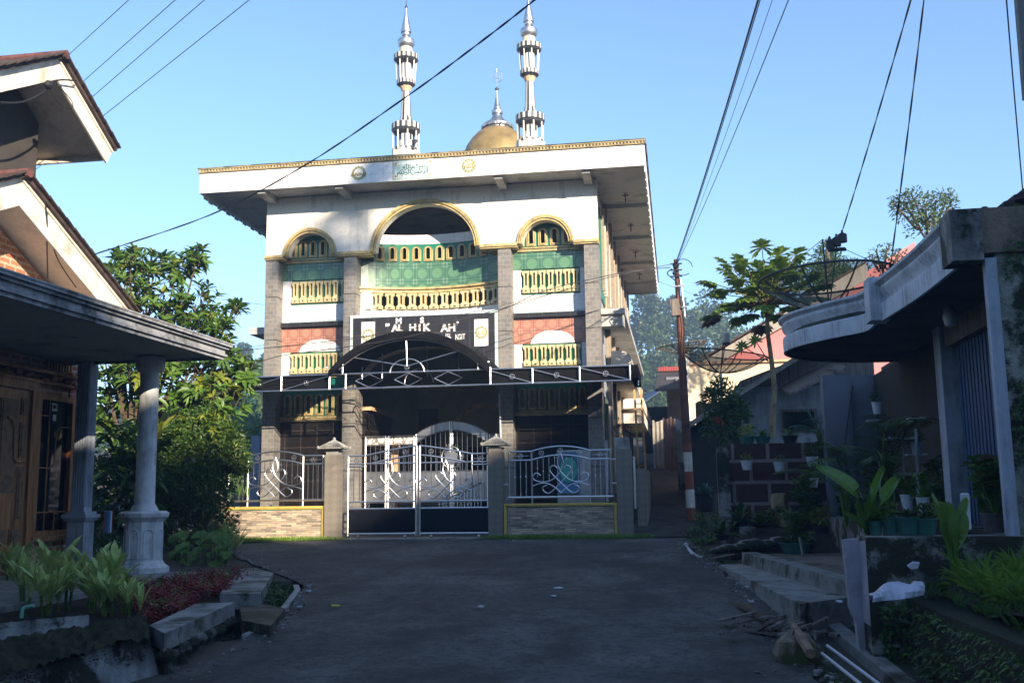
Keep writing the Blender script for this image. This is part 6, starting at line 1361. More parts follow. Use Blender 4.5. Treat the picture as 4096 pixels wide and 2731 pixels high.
a, b = P(1556, 1062, y=4.2), P(1610, 1105, y=4.2); q = MB(); q.box(a.x, b.x, 4.2, 4.39, b.z-.4, a.z); one(q, 'retaining_wall', M['concmoss'], 'dark stone base wall under the zinc fence sheets', 'wall', tuple(b))
a, b = P(1600, 1000, y=1.5), P(1648, 1110, y=1.5); q = MB(); q.box(a.x, b.x, 1.3, 1.5, b.z-.3, a.z+.7); one(q, 'earth_wall', M['apricot'] if False else plain('ochre_wall', (.20, .13, .075), .9, 0, .4, 3, .3), 'ochre wall between the pole and the concrete post', 'wall', tuple(b))
# ================================================================== DISHES
def dish(name, label, rim, cen, R, depth, tilt, lnb, pole, loc):
    t = thing(name, label, 'satellite dish', loc); nrm = Vector(tilt).normalized(); a = nrm.orthogonal().normalized(); b = nrm.cross(a); c_ = Vector(cen)
    def pt(rad, ang): return c_+(a*math.cos(ang)+b*math.sin(ang))*rad+nrm*(depth*(rad/R)**2)
    q = MB(); nr, na = 6, 36; vs = [pt(R*i/nr, 6.2832*k/na) for i in range(nr+1) for k in range(na)]
    q.add(vs, [(i*na+k, i*na+(k+1)%na, (i+1)*na+(k+1)%na, (i+1)*na+k) for i in range(nr) for k in range(na)]); q.build('mesh_bowl', M['mesh'], t, True)
    q = MB(); q.tube([pt(R, 6.2832*k/na) for k in range(na+1)], .016, 6)
    for k in range(8): q.tube([pt(R*i/6, .3+k*.7854) for i in range(7)], .012, 5)
    q.build('rim_and_ribs', M['steel2'] if False else plain(name+'_rib', (.09, .085, .075), .6, .3), t)
    f = c_+nrm*lnb; q = MB(); 
    q.tube([c_, f], .012, 5)
    for k in range(3): q.tube([pt(R*.95, .9+k*2.09), f], .004, 4)
    q.build('feed_arms', M['cable'], t)
    q = MB(); q.tube(pole, .03, 8); q.tube([Vector(pole[0])+Vector((-.25,0,-.35)), Vector(pole[0])], .012, 5); q.build('mast', M['steel2'], t)
    return t, f
c1 = P(1905, 708, y=-7.4)
t, f = dish('satellite_dish', 'large black mesh satellite dish on the curved canopy roof', None, c1, .92, .42, (-.03, .04, 1), .98, [c1, c1-Vector((0, -.1, .5))], tuple(c1))
f = P(1922, 562, y=-7.35); q = MB(); q.tube([c1, f], .010, 5)
for dx, dz, s_ in ((-.09, 0, 1.5), (-.0, .03, 1.7), (.08, .08, 1.8)): q.lathe([(.035*s_, -.05), (.035*s_, .06), (.015, .09), (.015, .12)], (f.x+dx, f.y, f.z+dz), 10); q.lathe([(.05, -.07), (.05, -.05)], (f.x+dx*.8, f.y, f.z-.0), 10)
q.box(f.x-.12, f.x+.12, f.y-.03, f.y+.03, f.z-.09, f.z-.06); q.build('lnb_cluster', M['darkgrey'], t, True)
c2 = P(1655, 856, y=1.2)
t, f2 = dish('satellite_dish', 'mesh satellite dish standing in front of the cream block wall', None, c2, 1.0, .42, (.13, -.04, 1), .8, [c2, c2-Vector((0, 0, .75))], tuple(c2))
f2 = P(1668, 775, y=1.0); q = MB(); q.tube([c2, f2-Vector((.02,0,.1))], .012, 5); q.build('feed_rod', M['cable'], t); q = MB(); q.lathe([(.07, -.11), (.085, .09), (.08, .10)], tuple(f2), 14, 0); q.lathe([(.09, -.16), (.09, -.12)], tuple(f2), 14, 1); q.build('white_bucket_cap', [M['paper'], M['darkgrey']], t, True)
c3 = P(1570, 810, y=4); t, f3 = dish('satellite_dish', 'partly hidden mesh dish behind the rusty pole', None, c3, .62, .2, (-.12, -.05, 1), .5, [c3, c3-Vector((0, 0, 1.2))], tuple(c3))
# ================================================================== CABLES
def cable(pts, rad, label, sag=0, n=16, mat='cable', twist=False):
    P_ = [Vector(p) for p in pts]; out = []
    if len(P_) == 2:
        a, b = P_
        for i in range(n+1): t = i/n; out.append(a.lerp(b, t)-Vector((0,0,4*sag*t*(1-t))))
    else: out = spl(P_, 6)
    rad *= .62; q = MB()
    if twist:
        L = sum((out[i+1]-out[i]).length for i in range(len(out)-1)); fine = []
        m_ = int(L/.05)
        for i in range(m_+1):
            t = i/m_*(len(out)-1); k = min(len(out)-2, int(t)); fine.append(out[k].lerp(out[k+1], t-k))
        for ph in (0, math.pi): q.tube([p+Vector((math.cos(i*.32+ph), 0, math.sin(i*.32+ph)))*rad*.6 for i, p in enumerate(fine)], rad*.75, 4)
    else: q.tube(out, rad, 5)
    o = one(q, 'cable', M[mat], label, 'cable', tuple(out[0]), group='overhead cables'); return o
def dist(u, v, d):
    a_ = at(u*K, v*K, y=CAM.y+d); return a_
cable([P(205, 588, x=1.05), dist(480, 495, 13), dist(700, 380, 11.5), dist(930, 225, 10), dist(1100, 100, 9), dist(1232, -3, 8.2), dist(1330, -90, 7.5)], .014, 'thick twisted black cable sweeping from the left gable up across the mosque front', twist=True)
for i, (a, b, lab) in enumerate((((145, 138), (296, 0), 'leftmost thin wire above the left gable'), ((178, 199), (403, 0), 'second thin wire from the left above the gable'), ((198, 235), (470, 0), 'third thin wire from the left above the gable'), ((225, 276), (573, 0), 'rightmost of the four thin wires above the left gable'))):
    A_, B_ = dist(a[0]-(b[0]-a[0])*.9, a[1]+(a[1]-b[1])*.9, 24), dist(b[0]+(b[0]-a[0])*.5, b[1]-(a[1]-b[1])*.5, 12); cable([A_, B_], .011, lab)
top = Vector((9.28, -1.05, 5.72))
for (u, v, d, rad, lab, dx) in ((1735, 0, 9, .016, 'thickest wire rising from the pole top to the upper right', 0), (1739, 0, 9.3, .009, 'thin wire beside the thickest pole wire', .02), (1766, 0, 9.5, .005, 'faint hair thin wire right of the pole bundle', .03), (1801, 0, 9, .008, 'outermost right wire of the pole bundle', .04)):
    e = dist(u, v, d); e = top+(e-top)*1.25; cable([top+Vector((dx,0,0)), e], rad, lab, .12)
for (u0, v0, u1, v1, d, lab) in ((1930, 545, 2090, 0, 14, 'twisted cable dropping from the top edge to the canopy dish receiver'), (2045, 612, 2121, 0, 12, 'twisted cable dropping from the top edge behind the canopy edge')):
    A_ = P(u0, v0, y=-7.3) if d == 14 else dist(u0, v0, 13); B_ = dist(u1, v1, 10); B_ = A_+(B_-A_)*1.2; cable([A_, B_], .012, lab, .05, twist=True)
cable([dist(2309, -30, 8), dist(2328, 200, 9), dist(2350, 450, 10)], .010, 'single wire near the right edge of the sky')
q = MB(); q.tube([dist(2340, -40, 6), dist(2362, 230, 6.2)], .035, 8); one(q, 'bamboo_mast', M['conc'], 'slanting grey mast cut off by the upper right corner', 'pole', tuple(dist(2362, 230, 6.2)))
# lines from the pole across the mosque front
yl = -2.0
for pts, rad, lab in (([(1545,606),(1440,628),(1350,650),(1140,712),(1000,745),(800,778),(545,806)], .012, 'upper wire from the pole across the mosque front'), ([(1540,614),(1460,622),(1400,632),(1250,668),(1140,716),(950,770),(800,796),(640,818),(560,846)], .014, 'lower wire from the pole across the mosque front'), ([(1350,655),(1200,690),(1050,725),(900,757),(780,785),(600,800),(540,808)], .007, 'faint middle wire across the mosque front')):
    n = len(pts); cable([P(u, v, y=-1.1-2.0*i/(n-1)) for i, (u, v) in enumerate(pts)], rad, lab)
cable([P(470, 683, y=6), P(606, 700, y=6)], .010, 'short wire between the leafy tree and the mosque wall')
cable([P(540, 805, y=3), P(607, 792, y=3)], .010, 'short wire meeting the left mosque pillar'); cable([P(1440, 620, y=20), P(1700, 715, y=20)], .010, 'thin wire running behind the pole to the papaya tree')
# ================================================================== PLANTS ON THE RIGHT
r = random.Random(101)
base = P(1772, 1003, y=-.6); tp = P(1762, 700, y=-.6)
def papcrown(q, tq):
    c_ = tp+Vector((0, 0, .0))
    for k in range(76):
        a = k*2.399; e = 1.3-1.65*(k/75)**.8; L = (.3+.8*min(1, (k%25)/12))*r.uniform(.8, 1.1); d = Vector((math.cos(a)*math.cos(e), math.sin(a)*math.cos(e), math.sin(e)))
        tip = c_+d*L+Vector((0,0,.1)); tq.tube([c_, c_.lerp(tip, .5)+Vector((0,0,.05)), tip], [.014, .010, .008], 5)
        q.mi = 0 if k < 71 else 1
        side = d.cross(Vector((0,0,1))).normalized()
        for j in range(9):
            t = (j-4)/4; dd = (d*math.cos(t*2.1)+side*math.sin(t*2.1)+Vector((0,0,-.12))).normalized(); LL = (.36-.10*abs(t))*r.uniform(.85,1.1); leaf(q, tip, dd, LL, .15, (0,0,1), .22, 4, .15)
            for s_ in (-1, 1):
                sd = dd.cross(Vector((0,0,1))).normalized()*s_
                leaf(q, tip+dd*LL*.45, (dd+sd*.9).normalized(), LL*.5, .10, (0,0,1), .3, 2, .1)
    q.mi = 0
    for kk in range(9): a = kk*.7; q.ball((c_.x+.1*math.cos(a), c_.y+.1*math.sin(a), c_.z-.12-.05*(kk%3)), .05, 7, (1,1,1.4))
    for u, v in ((1735, 782), (1705, 795)):
        p = P(u, v, y=-.7); tq.tube([p, P(1765, 830, y=-.6)], .012, 5)
        for j in range(9): t = (j-4)/4*2.3; leaf(q, p, (math.cos(t+2.2), -.2, math.sin(t+2.2)), .16, .05, (0,-1,.2), .2, 4)
treething('papaya_tree', 'slender papaya tree with a wide crown of deeply cut leaves left of the canopy', base, [([base, P(1778, 900, y=-.6), P(1772, 830, y=-.6), P(1763, 760, y=-.6), tp], .062, .038)], .1, papcrown, ['L_pap', 'L_brown'], 'tree', bark='papbark')
def cloud(blobs, y0, dy, n, L, w, rr):
    def f(q, tq):
        b = None
        for u, v, R in blobs:
            c_ = P(u, v, y=y0+rr.uniform(-dy, dy)); b = b or c_
            clump(q, c_, (R, R, R*.8), int(n*R*R)+30, L, w, r=rr, shell=.1)
            for _ in range(3): tq.tube([c_+rv(rr)*R*.8, c_, CUR[0].lerp(c_, .4)], [.01, .02, .03], 4)
    return f
CUR = [None]
rr = random.Random(5)
CUR[0] = P(2135, 560, y=2); treething('slender_tree', 'airy feathery leaved tree rising above the canopy roof near the right edge', tuple(CUR[0]), [([CUR[0]-Vector((0,0,2.5)), CUR[0], P(2118, 480, y=2)], .06, .03)], .1, cloud([(2075,462,.35),(2100,455,.3),(2125,475,.4),(2150,460,.3),(2175,455,.25),(2090,490,.35),(2125,505,.4),(2160,490,.35),(2182,470,.2),(2110,525,.35),(2145,520,.35),(2065,480,.22),(2055,470,.12)], 2, .5, 800, .11, .04, rr), 'L_far2', 'tree')
CUR[0] = P(2030, 640, y=0); treething('small_tree', 'small leafy treetop peeping over the canopy just right of the dish', tuple(CUR[0]), [([CUR[0]-Vector((0,0,1)), CUR[0], P(2025, 600, y=0)], .04, .02)], .1, cloud([(2015,585,.22),(2035,580,.25),(2055,600,.3),(2005,600,.15),(2075,590,.2),(2040,620,.35)], 0, .3, 500, .09, .035, rr), 'L_far2', 'tree')
CUR[0] = P(1905, 700, y=18); treething('conifer_tree', 'tall dark bushy conifer seen through the canopy dish', tuple(CUR[0]), [([CUR[0]-Vector((0,0,5)), CUR[0], P(1900, 575, y=18)], .25, .08)], .1, cloud([(1898,570,.35),(1895,595,.6),(1910,610,.7),(1890,630,.9),(1925,640,1.1),(1880,660,1.2),(1915,670,1.3),(1955,650,1.0),(1945,680,1.3),(1985,670,1.0),(1865,685,1.0)], 18, 1, 420, .22, .07, rr), 'L_dark', 'tree')
# climbing flower bush left of grey house
t = thing('flowering_shrub', 'dark leafy shrub with red blossoms growing under the grey house eave', 'shrub', tuple(P(1665, 1015, y=-2))); q = MB()
for u, v, R in ((1665,940,.38),(1650,980,.35),(1690,970,.3),(1660,905,.3),(1700,945,.2),(1640,920,.25),(1680,1005,.25)): clump(q, P(u, v, y=-2), (R, R, R), int(900*R), .13, .045, r=r, shell=.2)
q.build('foliage', M['L_dark'], t); q = MB()
for u, v in ((1655, 968), (1648, 965)): clump(q, P(u, v, y=-2.4), (.04,.04,.03), 8, .05, .035, r=r)
q.build('blossoms', M['red'], t); q = MB(); q.tube([P(1660, 1060, y=-2), P(1660, 960, y=-2)], .03, 6); q.build('stem', M['bark'], t)
t = thing('agave_plant', 'pale green rosette plant in a black pot beside the concrete post', 'plant', tuple(P(1620, 1150, y=-3.2))); q = MB(); c_ = P(1622, 1135, y=-3.2)
for k in range(60): a = r.uniform(0, 6.28); e = r.uniform(.1, 1.3); leaf(q, c_, (math.cos(a)*math.cos(e), math.sin(a)*math.cos(e), math.sin(e)), r.uniform(.15,.36), .04, (0,0,1), .3, 4)
q.build('foliage', M['L_blue'], t); q = MB(); q.lathe([(.16, -.3), (.2, 0), (.21, .01)], tuple(c_), 14); q.build('pot', M['potblack'], t)
# potted plants -----------------------------------------------------
def pot(name, label, p, R, H, mat, kind, leafm, size, seed, group=None, rim=True, n=40):
    t = thing(name, label, 'potted plant', tuple(p), group); q = MB(); rr = random.Random(seed)
    q.lathe([(R*.72, 0), (R, H*.92), (R*1.07, H*.93), (R*1.07, H), (R*.93, H), (R*.9, H*.85), (.01, H*.85)], tuple(p), 18); q.build('pot', M[mat], t, True)
    q = MB(); c_ = Vector(p)+Vector((0,0,H*.9)); sq = MB()
    if kind == 'bush':
        clump(q, c_+Vector((0,0,size*.45)), (size*.6, size*.6, size*.5), n*4, size*.16+.02, size*.09+.01, r=rr, shell=.1)
        for k in range(4): sq.tube([c_, c_+Vector((rr.uniform(-.1,.1), rr.uniform(-.1,.1), size*.4))], .006, 4)
    elif kind == 'rosette':
        for k in range(n): a = rr.uniform(0, 6.28); e = rr.uniform(.3, 1.45); leaf(q, c_, (math.cos(a)*math.cos(e), math.sin(a)*math.cos(e), math.sin(e)), size*rr.uniform(.5,1.1), size*.12, (0,0,1), .45, 4)
    elif kind == 'leafy':
        for k in range(n): 
            b = c_+Vector((rr.uniform(-.5,.5)*size*.6, rr.uniform(-.5,.5)*size*.6, size*rr.uniform(.1,.9))); sq.tube([c_, b], .005, 4); whorl(q, b, (rr.uniform(-.4,.4), rr.uniform(-.4,.4), 1), 5, size*.26, size*.12, rr, 3, 1.0)
    if sq.v: sq.build('stems', M['L_mid'], t)
    q.build('foliage', M[leafm], t); return t
for i, (u, v, lf, lab) in enumerate(((1716, 1066, 'L_yel', 'leftmost white hanging pot on the block wall, with trailing pale leaves'), (1791, 1069, 'L_mid', 'second white hanging pot from the left on the block wall'), (1866, 1057, 'L_dark', 'upper white hanging pot at the right end of the block wall'), (1867, 1106, 'L_dark', 'lower white hanging pot at the right end of the block wall'))):
    p = P(u, v+13, y=-4.68); t = pot('hanging_pot', lab, p, .095, .15, 'potwhite', 'bush', lf, .14 if i < 2 else .22, 200+i, 'white pots hung on the block wall', n=8 if i < 2 else 25)
    q = MB(); q.tube([p+Vector((0, .08, .14)), p+Vector((0, .17, .45))], .004, 4); q.build('hook', M['cable'], t)
TZ = .745
tp_ = [(2012, 1228, .11, .17, 'potgreen', 'rosette', 'L_banana', .35, 'small green pot at the left end of the terrace wall'), (2046, 1228, .12, .22, 'potgreen', 'bush', 'L_mid', .2, 'light green pot second from the left on the terrace wall'), (2088, 1228, .19, .22, 'potgreen', 'rosette', 'L_dark', .28, 'wide dark green pot in the middle of the terrace row'), (2128, 1228, .17, .20, 'potgreen', 'bush', 'L_dark', .2, 'dark green pot right of the widest green pot'), (2160, 1226, .17, .19, 'potgrey', 'bush', 'L_yel', .22, 'grey brown clay pot with yellowish succulents on the terrace'), (2290, 1222, .22, .24, 'potgrey', 'leafy', 'L_mid', .8, 'large grey pot with tall leafy plant by the mossy house end')]
for i, (u, v, R, H, m_, k, l, s_, lab) in enumerate(tp_):
    p = P(u, v, z=TZ); p.y = max(p.y, -13.38); p = P(u, v, y=-13.35) if p.y <= -13.38 else p; p.z = TZ; pot('flower_pot', lab, p, R*.52, H*.62, m_, k, l, s_*.62, 300+i, 'pots lined up on the terrace wall')
for i, (u, v, R, H, m_, k, l, s_, lab, z) in enumerate([(1786, 1232, .26, .10, 'potgreen', 'leafy', 'L_mid', .42, 'shallow dark green bowl of leafy plants in front of the tree stump', .24), (1828, 1272, .22, .16, 'potgreen', 'leafy', 'L_mid', .5, 'dark green tub with a grey stick at the yard edge', .22), (1893, 1248, .17, .26, 'potblack', 'bush', 'L_yel', .32, 'black pot with pale yellow green foliage near the mauve wall end', .22), (1925, 1240, .16, .2, 'potblack', 'bush', 'L_dark', .2, 'black pot with dark foliage right of the yellow green one', .22), (1700, 1215, .14, .12, 'potblack', 'rosette', 'L_dark', .6, 'arching dark fern in a low pot against the block wall', .25), (1660, 1240, .12, .08, 'potblack', 'rosette', 'L_dark', .5, 'small dark fern at the foot of the concrete post', .25), (1845, 1190, .14, .2, 'potblack', 'leafy', 'L_mid', .5, 'bright leafy plant behind the dark green tub', .24), (2240, 1195, .13, .16, 'potgrey', 'leafy', 'L_mid', .6, 'round leaved shrub in front of the blue shutter', .71), (2115, 1210, .12, .14, 'potgrey', 'leafy', 'L_mid', .5, 'leafy plant under the white ladder shelf', .71), (1745, 1225, .14, .14, 'potblack', 'rosette', 'L_mid', .45, 'small green fern between the two dark ferns and the bowl', .25), (1862, 1225, .15, .2, 'potblack', 'leafy', 'L_dark', .5, 'dark leafy plant behind the black pots', .23), (1955, 1215, .15, .2, 'potblack', 'leafy', 'L_dark', .5, 'dark shrub between the mauve wall end and the banana plant', .23), (2030, 1200, .13, .2, 'potblack', 'leafy', 'L_dark', .6, 'dark leafy plant behind the two small green pots', .71), (2175, 1200, .13, .2, 'potgrey', 'leafy', 'L_dark', .6, 'dark leafy plant left of the shutter post', .71), (2330, 1195, .15, .2, 'potgrey', 'leafy', 'L_dark', .7, 'dark leafy plant against the mossy house end at the frame edge', .71)]):
    p = P(u, v, z=z)
    if z < .5 and p.y > -5.1: p = P(u, v, y=-5.0-.25*(i%3))
    k_ = min(1, 8/(p.y-CAM.y)*1.25) if z < .5 else .8; pot('potted_plant', lab, p, R*1.0, H, m_, k, l, s_, 400+i, 'potted plants in the right yard')
# plants on top of block wall
for i, (u, m_, l, k, s_, lab) in enumerate([(1716, 'potgreen', 'L_yel', 'bush', .22, 'yellow green plant box at the left on top of the block wall'), (1752, 'potgreen', 'L_banana', 'rosette', .28, 'green spiky pot plant left of the papaya trunk on the block wall'), (1815, 'potblack', 'L_mid', 'rosette', .3, 'upright green pot plant right of the papaya trunk on the block wall')]):
    p = P(u, 1013, y=-4.4); p.z = 1.861; pot('wall_top_plant', lab, p, .13, .12, m_, k, l, s_, 500+i, 'plants on top of the block wall')
def palm(name, label, p, n, L, h, seed, mat='L_dark', nl=22, ll=.28, lw=.022, fan=(0, 6.28), e=(.5, 1.4)):
    t = thing(name, label, 'palm', tuple(p)); q = MB(); sq = MB(); rr = random.Random(seed); p = Vector(p)
    for k in range(n):
        a = rr.uniform(*fan); ee = rr.uniform(*e); hh = h*rr.uniform(.4, 1); b = p+Vector((rr.uniform(-.05,.05), rr.uniform(-.05,.05), hh)); sq.tube([p, b], .014, 5)
        frond(q, b, (math.cos(a)*math.cos(ee), math.sin(a)*math.cos(ee), math.sin(ee)), L*rr.uniform(.75, 1.1), nl, ll, lw, .45, .3, .008, sq)
    sq.build('stems', M['L_mid'], t); q.build('fronds', M[mat], t); return t
palm('areca_palm', 'tall dark feathery areca palm in front of the white ladder shelf', P(2048, 1215, z=.72), 16, 1.15, .75, 601)
palm('blue_palm', 'bluish feathery palm drooping over the right end of the block wall', P(1885, 1030, y=-4.6), 11, .75, .25, 602, 'L_blue', 20, .25, .02)
palm('cycad', 'dark cycad with arching comb like leaves against the grey cross wall', P(1945, 1210, z=.72), 9, 1.0, .55, 603, 'L_dark', 26, .17, .016, (1.8, 5), (.5, 1.3))
# banana like plant
bp = P(1996, 1228, z=.74); t = thing('banana_plant', 'young banana plant with one huge bright leaf arching left over the mauve wall end', 'plant', tuple(bp)); q = MB(); sq = MB()
def bigleaf(a, tip, mid, w):
    pts = spl([a, mid, tip], 6); n = len(pts); sd = [Vector((0, -.35, 1)).cross((pts[min(i+1,n-1)]-pts[max(i-1,0)]).normalized()).normalized() for i in range(n)]; vs = []; st = int(n*.35)
    for i in range(st, n):
        t_ = (i-st)/(n-1-st); ww = w*math.sin(math.pi*min(1, t_*.92+.06))**.55*(1 if t_ < .97 else .3); vs += [pts[i]-sd[i]*ww+Vector((0,0,.03)), pts[i], pts[i]+sd[i]*ww+Vector((0,0,.03))]
    m_ = len(vs)//3; q.add(vs, [f for i in range(m_-1) for f in ((i*3, i*3+1, i*3+4, i*3+3), (i*3+1, i*3+2, i*3+5, i*3+4))]); sq.tube(pts, [.014-.010*i/n for i in range(n)], 5)
B = lambda u, v, y=-13.3: P(u, v, y=y)
bigleaf(bp, B(1878, 1074, -12.9), B(1960, 1130), .085); bigleaf(bp, B(2030, 1075, -12.9), B(2006, 1140), .03); bigleaf(bp, B(2060, 1100, -13), B(2030, 1150), .05); bigleaf(bp, B(1965, 1165, -13.4), B(1985, 1195), .035); bigleaf(bp, B(1940, 1180, -13.5), B(1978, 1205), .03)
for k in range(16): a = r.uniform(.6, 2.4); leaf(q, bp+Vector((r.uniform(-.05,.12), 0, 0)), (math.cos(a)*.35, -.05, 1), r.uniform(.25,.5), .03, (0,-1,0), .1, 4)
sq.build('stems', M['L_banana'], t); q.build('leaves', M['L_banana'], t)
bp = P(2190, 1300, y=-13.8); t = thing('broad_leaf_plant', 'bright green broad leaved plant growing on the bank in front of the terrace pots', 'plant', tuple(bp)); q = MB(); sq = MB()
bp.z = .45; bigleaf(bp, B(2222, 1150, -13.8), B(2195, 1230, -13.8), .045); bigleaf(bp, B(2175, 1160, -13.8), B(2180, 1230, -13.8), .06); bigleaf(bp, B(2140, 1140, -13.8), B(2165, 1200, -13.8), .03); bigleaf(bp, B(2205, 1180, -13.9), B(2200, 1240, -13.9), .07)
sq.build('stems', M['L_banana'], t); q.build('leaves', M['L_banana'], t)
q = MB(); q.lathe([(.03, 0), (.035, .26), (.02, .27)], tuple(P(2222, 1215, y=-13.35)), 12); one(q, 'white_bottle', M['paper'], 'tall white and blue bottle behind the broad leaved plant', 'bottle', tuple(P(2222, 1215, y=-13.35)))
t = thing('croton_plant', 'plant with big green and rusty yellow leaves in front of the shutter at right', 'plant', tuple(P(2295, 1200, z=.72))); q = MB(); rr = random.Random(9)
for k in range(26):
    p = P(rr.uniform(2255, 2320), rr.uniform(1040, 1150), y=-12.6); q.mi = 1 if (k%6 == 0) else 0
    for w in (-.5, 0, .5): leaf(q, p, (w, -.3, -.9), .16, .10, (0,-1,.3), .2, 3)
q.mi = 0
q.build('leaves', [M['L_mid'], M['L_brown']], t); q = MB()
for k in range(5): q.tube([P(2295, 1205, z=.72), P(2260+k*14, 1080, y=-12.6)], .007, 4)
q.build('stems', M['L_mid'], t)
# ladder shelf
sh = thing('ladder_shelf', 'white metal ladder shelf holding small pots under the canopy', 'shelf', (11.9, -10.5, .7)); q = MB()
y = -11.3
L0, L1, L2, L3 = P(2055, 1235, y=y), P(2048, 1055, y=y), P(2113, 1210, y=y), P(2104, 985, y=y)
q.tube([L0, L1], .016, 6); q.tube([L2, L3], .016, 6); q.tube([L0+Vector((-.05,.35,0)), L1+Vector((-.05,.35,0))], .010, 6); q.tube([L2+Vector((-.05,.35,0)), L3+Vector((-.05,.35,0))], .010, 6); q.build('legs', M['potwhite'], sh)
for (u0, v0, u1, v1) in ((2070, 1202, 2112, 1201), (2053, 1088, 2108, 1086), (2066, 1006, 2106, 1005)):
    a, b = P(u0, v0, y=y), P(u1, v1, y=y); q = MB(); q.box(a.x-.1, b.x, y, y+.34, a.z-.012, a.z+.012); q.build('shelf_board', M['potwhite'], sh)
for i, (u, v, yy, lf, lab) in enumerate(((2085, 1170, -12.2, 'L_mid', 'white pot with yellow green leaves on the ladder shelf'), (2122, 1178, -12.6, 'L_banana', 'white pot just right of the ladder shelf leg'), (2107, 1045, -11.2, 'L_dark', 'small white pot on the wall shelf beside the ladder shelf'), (2015, 950, -9.8, 'L_dark', 'small white pot on the upper left wall shelf'))):
    p = P(u, v, y=yy); pot('white_pot', lab, p, .055, .13, 'potwhite', 'leafy' if i < 2 else 'bush', lf, .24 if i < 2 else .12, 700+i, 'white pots around the ladder shelf', n=16)
for i, (u0, v0, u1, lab) in enumerate(((1996, 963, 2022, 'upper left wall shelf with a white pot'), (2090, 958, 2128, 'upper right white wall shelf beside the palm'), (2085, 1042, 2130, 'middle wall shelf beside the ladder shelf'), (2110, 1160, 2135, 'lowest white wall shelf near the shutter post'))):
    yy = -9.6 if i == 0 else -10.6; a = P(u0, v0, y=yy); b = P(u1, v0, y=yy); q = MB(); q.box(a.x, b.x, yy, yy+.2, a.z-.015, a.z); one(q, 'wall_shelf', M['potwhite'], lab, 'shelf', tuple(a), group='white wall shelves under the canopy')
# stump, cube, stones
c_ = P(1795, 1215, y=-4.95); q = MB(); q.lathe([(.2, -.2), (.15, .12), (.13, .45), (.14, .55), (.05, .56)], tuple(c_), 10); q.v = [(x+.015*math.sin(z*40+x*30), y, z) for x, y, z in q.v]; one(q, 'tree_stump', M['woodgrey'] if False else M['papbark'], 'pale cut tree stump standing in front of the block wall', 'stump', tuple(c_), True)
c_ = P(1717, 1243, y=-5.6); q = MB(); q.box(c_.x-.11, c_.x+.11, c_.y-.1, c_.y+.1, .2, c_.z+.22); one(q, 'concrete_cube', M['concmoss'], 'mossy concrete cube among the ferns by the block wall', 'block', tuple(c_))
q = MB(); q.prism([(9.95, -6.9, .2), (9.95, -4.51, .2), (9.95, -4.51, .62), (9.95, -5.4, .50)], (1.45, 0, 0)); tag(q.build('plant_bed', M['soil'], None), kind='structure')
rr = random.Random(15)
for k in range(15):
    u = 1645+14.5*k; p = P(u, 1262-.11*(u-1645)+rr.uniform(-4, 4), y=-7.0+.05*k); q = MB(); s_ = rr.uniform(.07, .13); q.ball((p.x, p.y, max(p.z, .24)), s_, 7, (1.4, 1, .65)); q.v = [(x+rr.uniform(-.012,.012), y+rr.uniform(-.012,.012), z) for x, y, z in q.v]
    one(q, 'edging_stone', M['concmoss'], 'rough mossy stone in the row edging the plant bed by the block wall', 'stone', tuple(p), True, group='stones edging the plant bed')
q = MB(); a = P(1845, 1275, z=.24); q.beam(a, a+Vector((-.03, .02, .24)), .05, .02); one(q, 'stake', M['fascia2'], 'short grey wooden stake leaning on the dark green tub', 'stake', tuple(a))
q = MB(); rr = random.Random(16)
for u, v in scatter([(1590,1165),(1640,1150),(1680,1200),(1690,1290),(1600,1290),(1570,1230)], 520, rr):
    p = P(u, v, y=-4.6+(1290-v)/130.0*3); 
    a = rr.uniform(0, 6.28); q.mi = 0 if rr.random() < .8 else 1
    for k in range(3): a += 2; leaf(q, (p.x, p.y, max(.25, p.z-.1)), (math.cos(a)*.5, math.sin(a)*.5, rr.uniform(.2, 1)), rr.uniform(.08,.28), .02, (0,0,1), .5, 3)
q.mi = 0; one(q, 'weeds', [M['L_dark'], M['L_grass']], 'dark weeds and dry grass around the foot of the pole', 'weeds', (9.7, -4, .3), kind='stuff')
q = MB(); rr = random.Random(17)
for _ in range(900):
    y = rr.uniform(-15, -5); x = lerpl(ER, y)+rr.uniform(-.02, .35)**1; 
    if y < -8 and x > 9.8+(-8-y)*.085: continue
    whorl(q, (x, y, rz(y)+.0), (0, 0, 1), 4, rr.uniform(.03,.09), .02, rr, 2, 1)
one(q, 'road_edge_weeds', M['L_dark'], 'sparse low weeds and leaves along the right road edge', 'weeds', (9.9, -9, .1), kind='stuff')
q = MB(); rr = random.Random(18)
for _ in range(520):
    y = rr.uniform(-15.5, -4.5); side = rr.random() < .72
    x = lerpl(ER, y)-abs(rr.gauss(0, .16))+.1 if side else lerpl(EL, y)+abs(rr.gauss(0, .12))
    s_ = rr.uniform(.006, .022); q.mi = 0 if rr.random() < .7 else 1; q.ball((x, y, rz(y)+.014), s_, 5, (1.3, 1, .7))
q.mi = 2
for _ in range(420):
    y = rr.uniform(-15.5, -4.2); side = rr.random() < .7; x = lerpl(ER, y)-abs(rr.gauss(0, .3))+.1 if side else lerpl(EL, y)+abs(rr.gauss(0, .25))
    leaf(q, (x, y, rz(y)+.02), (rr.uniform(-1,1), rr.uniform(-1,1), .1), rr.uniform(.03,.07), .02, (0,0,1), .1)
q.mi = 0; one(q, 'gravel', [M['conc'], M['potgrey'], M['L_brown']], 'loose grit and dry leaves gathered along both road edges', 'gravel', (9.8, -10, 0), kind='stuff')
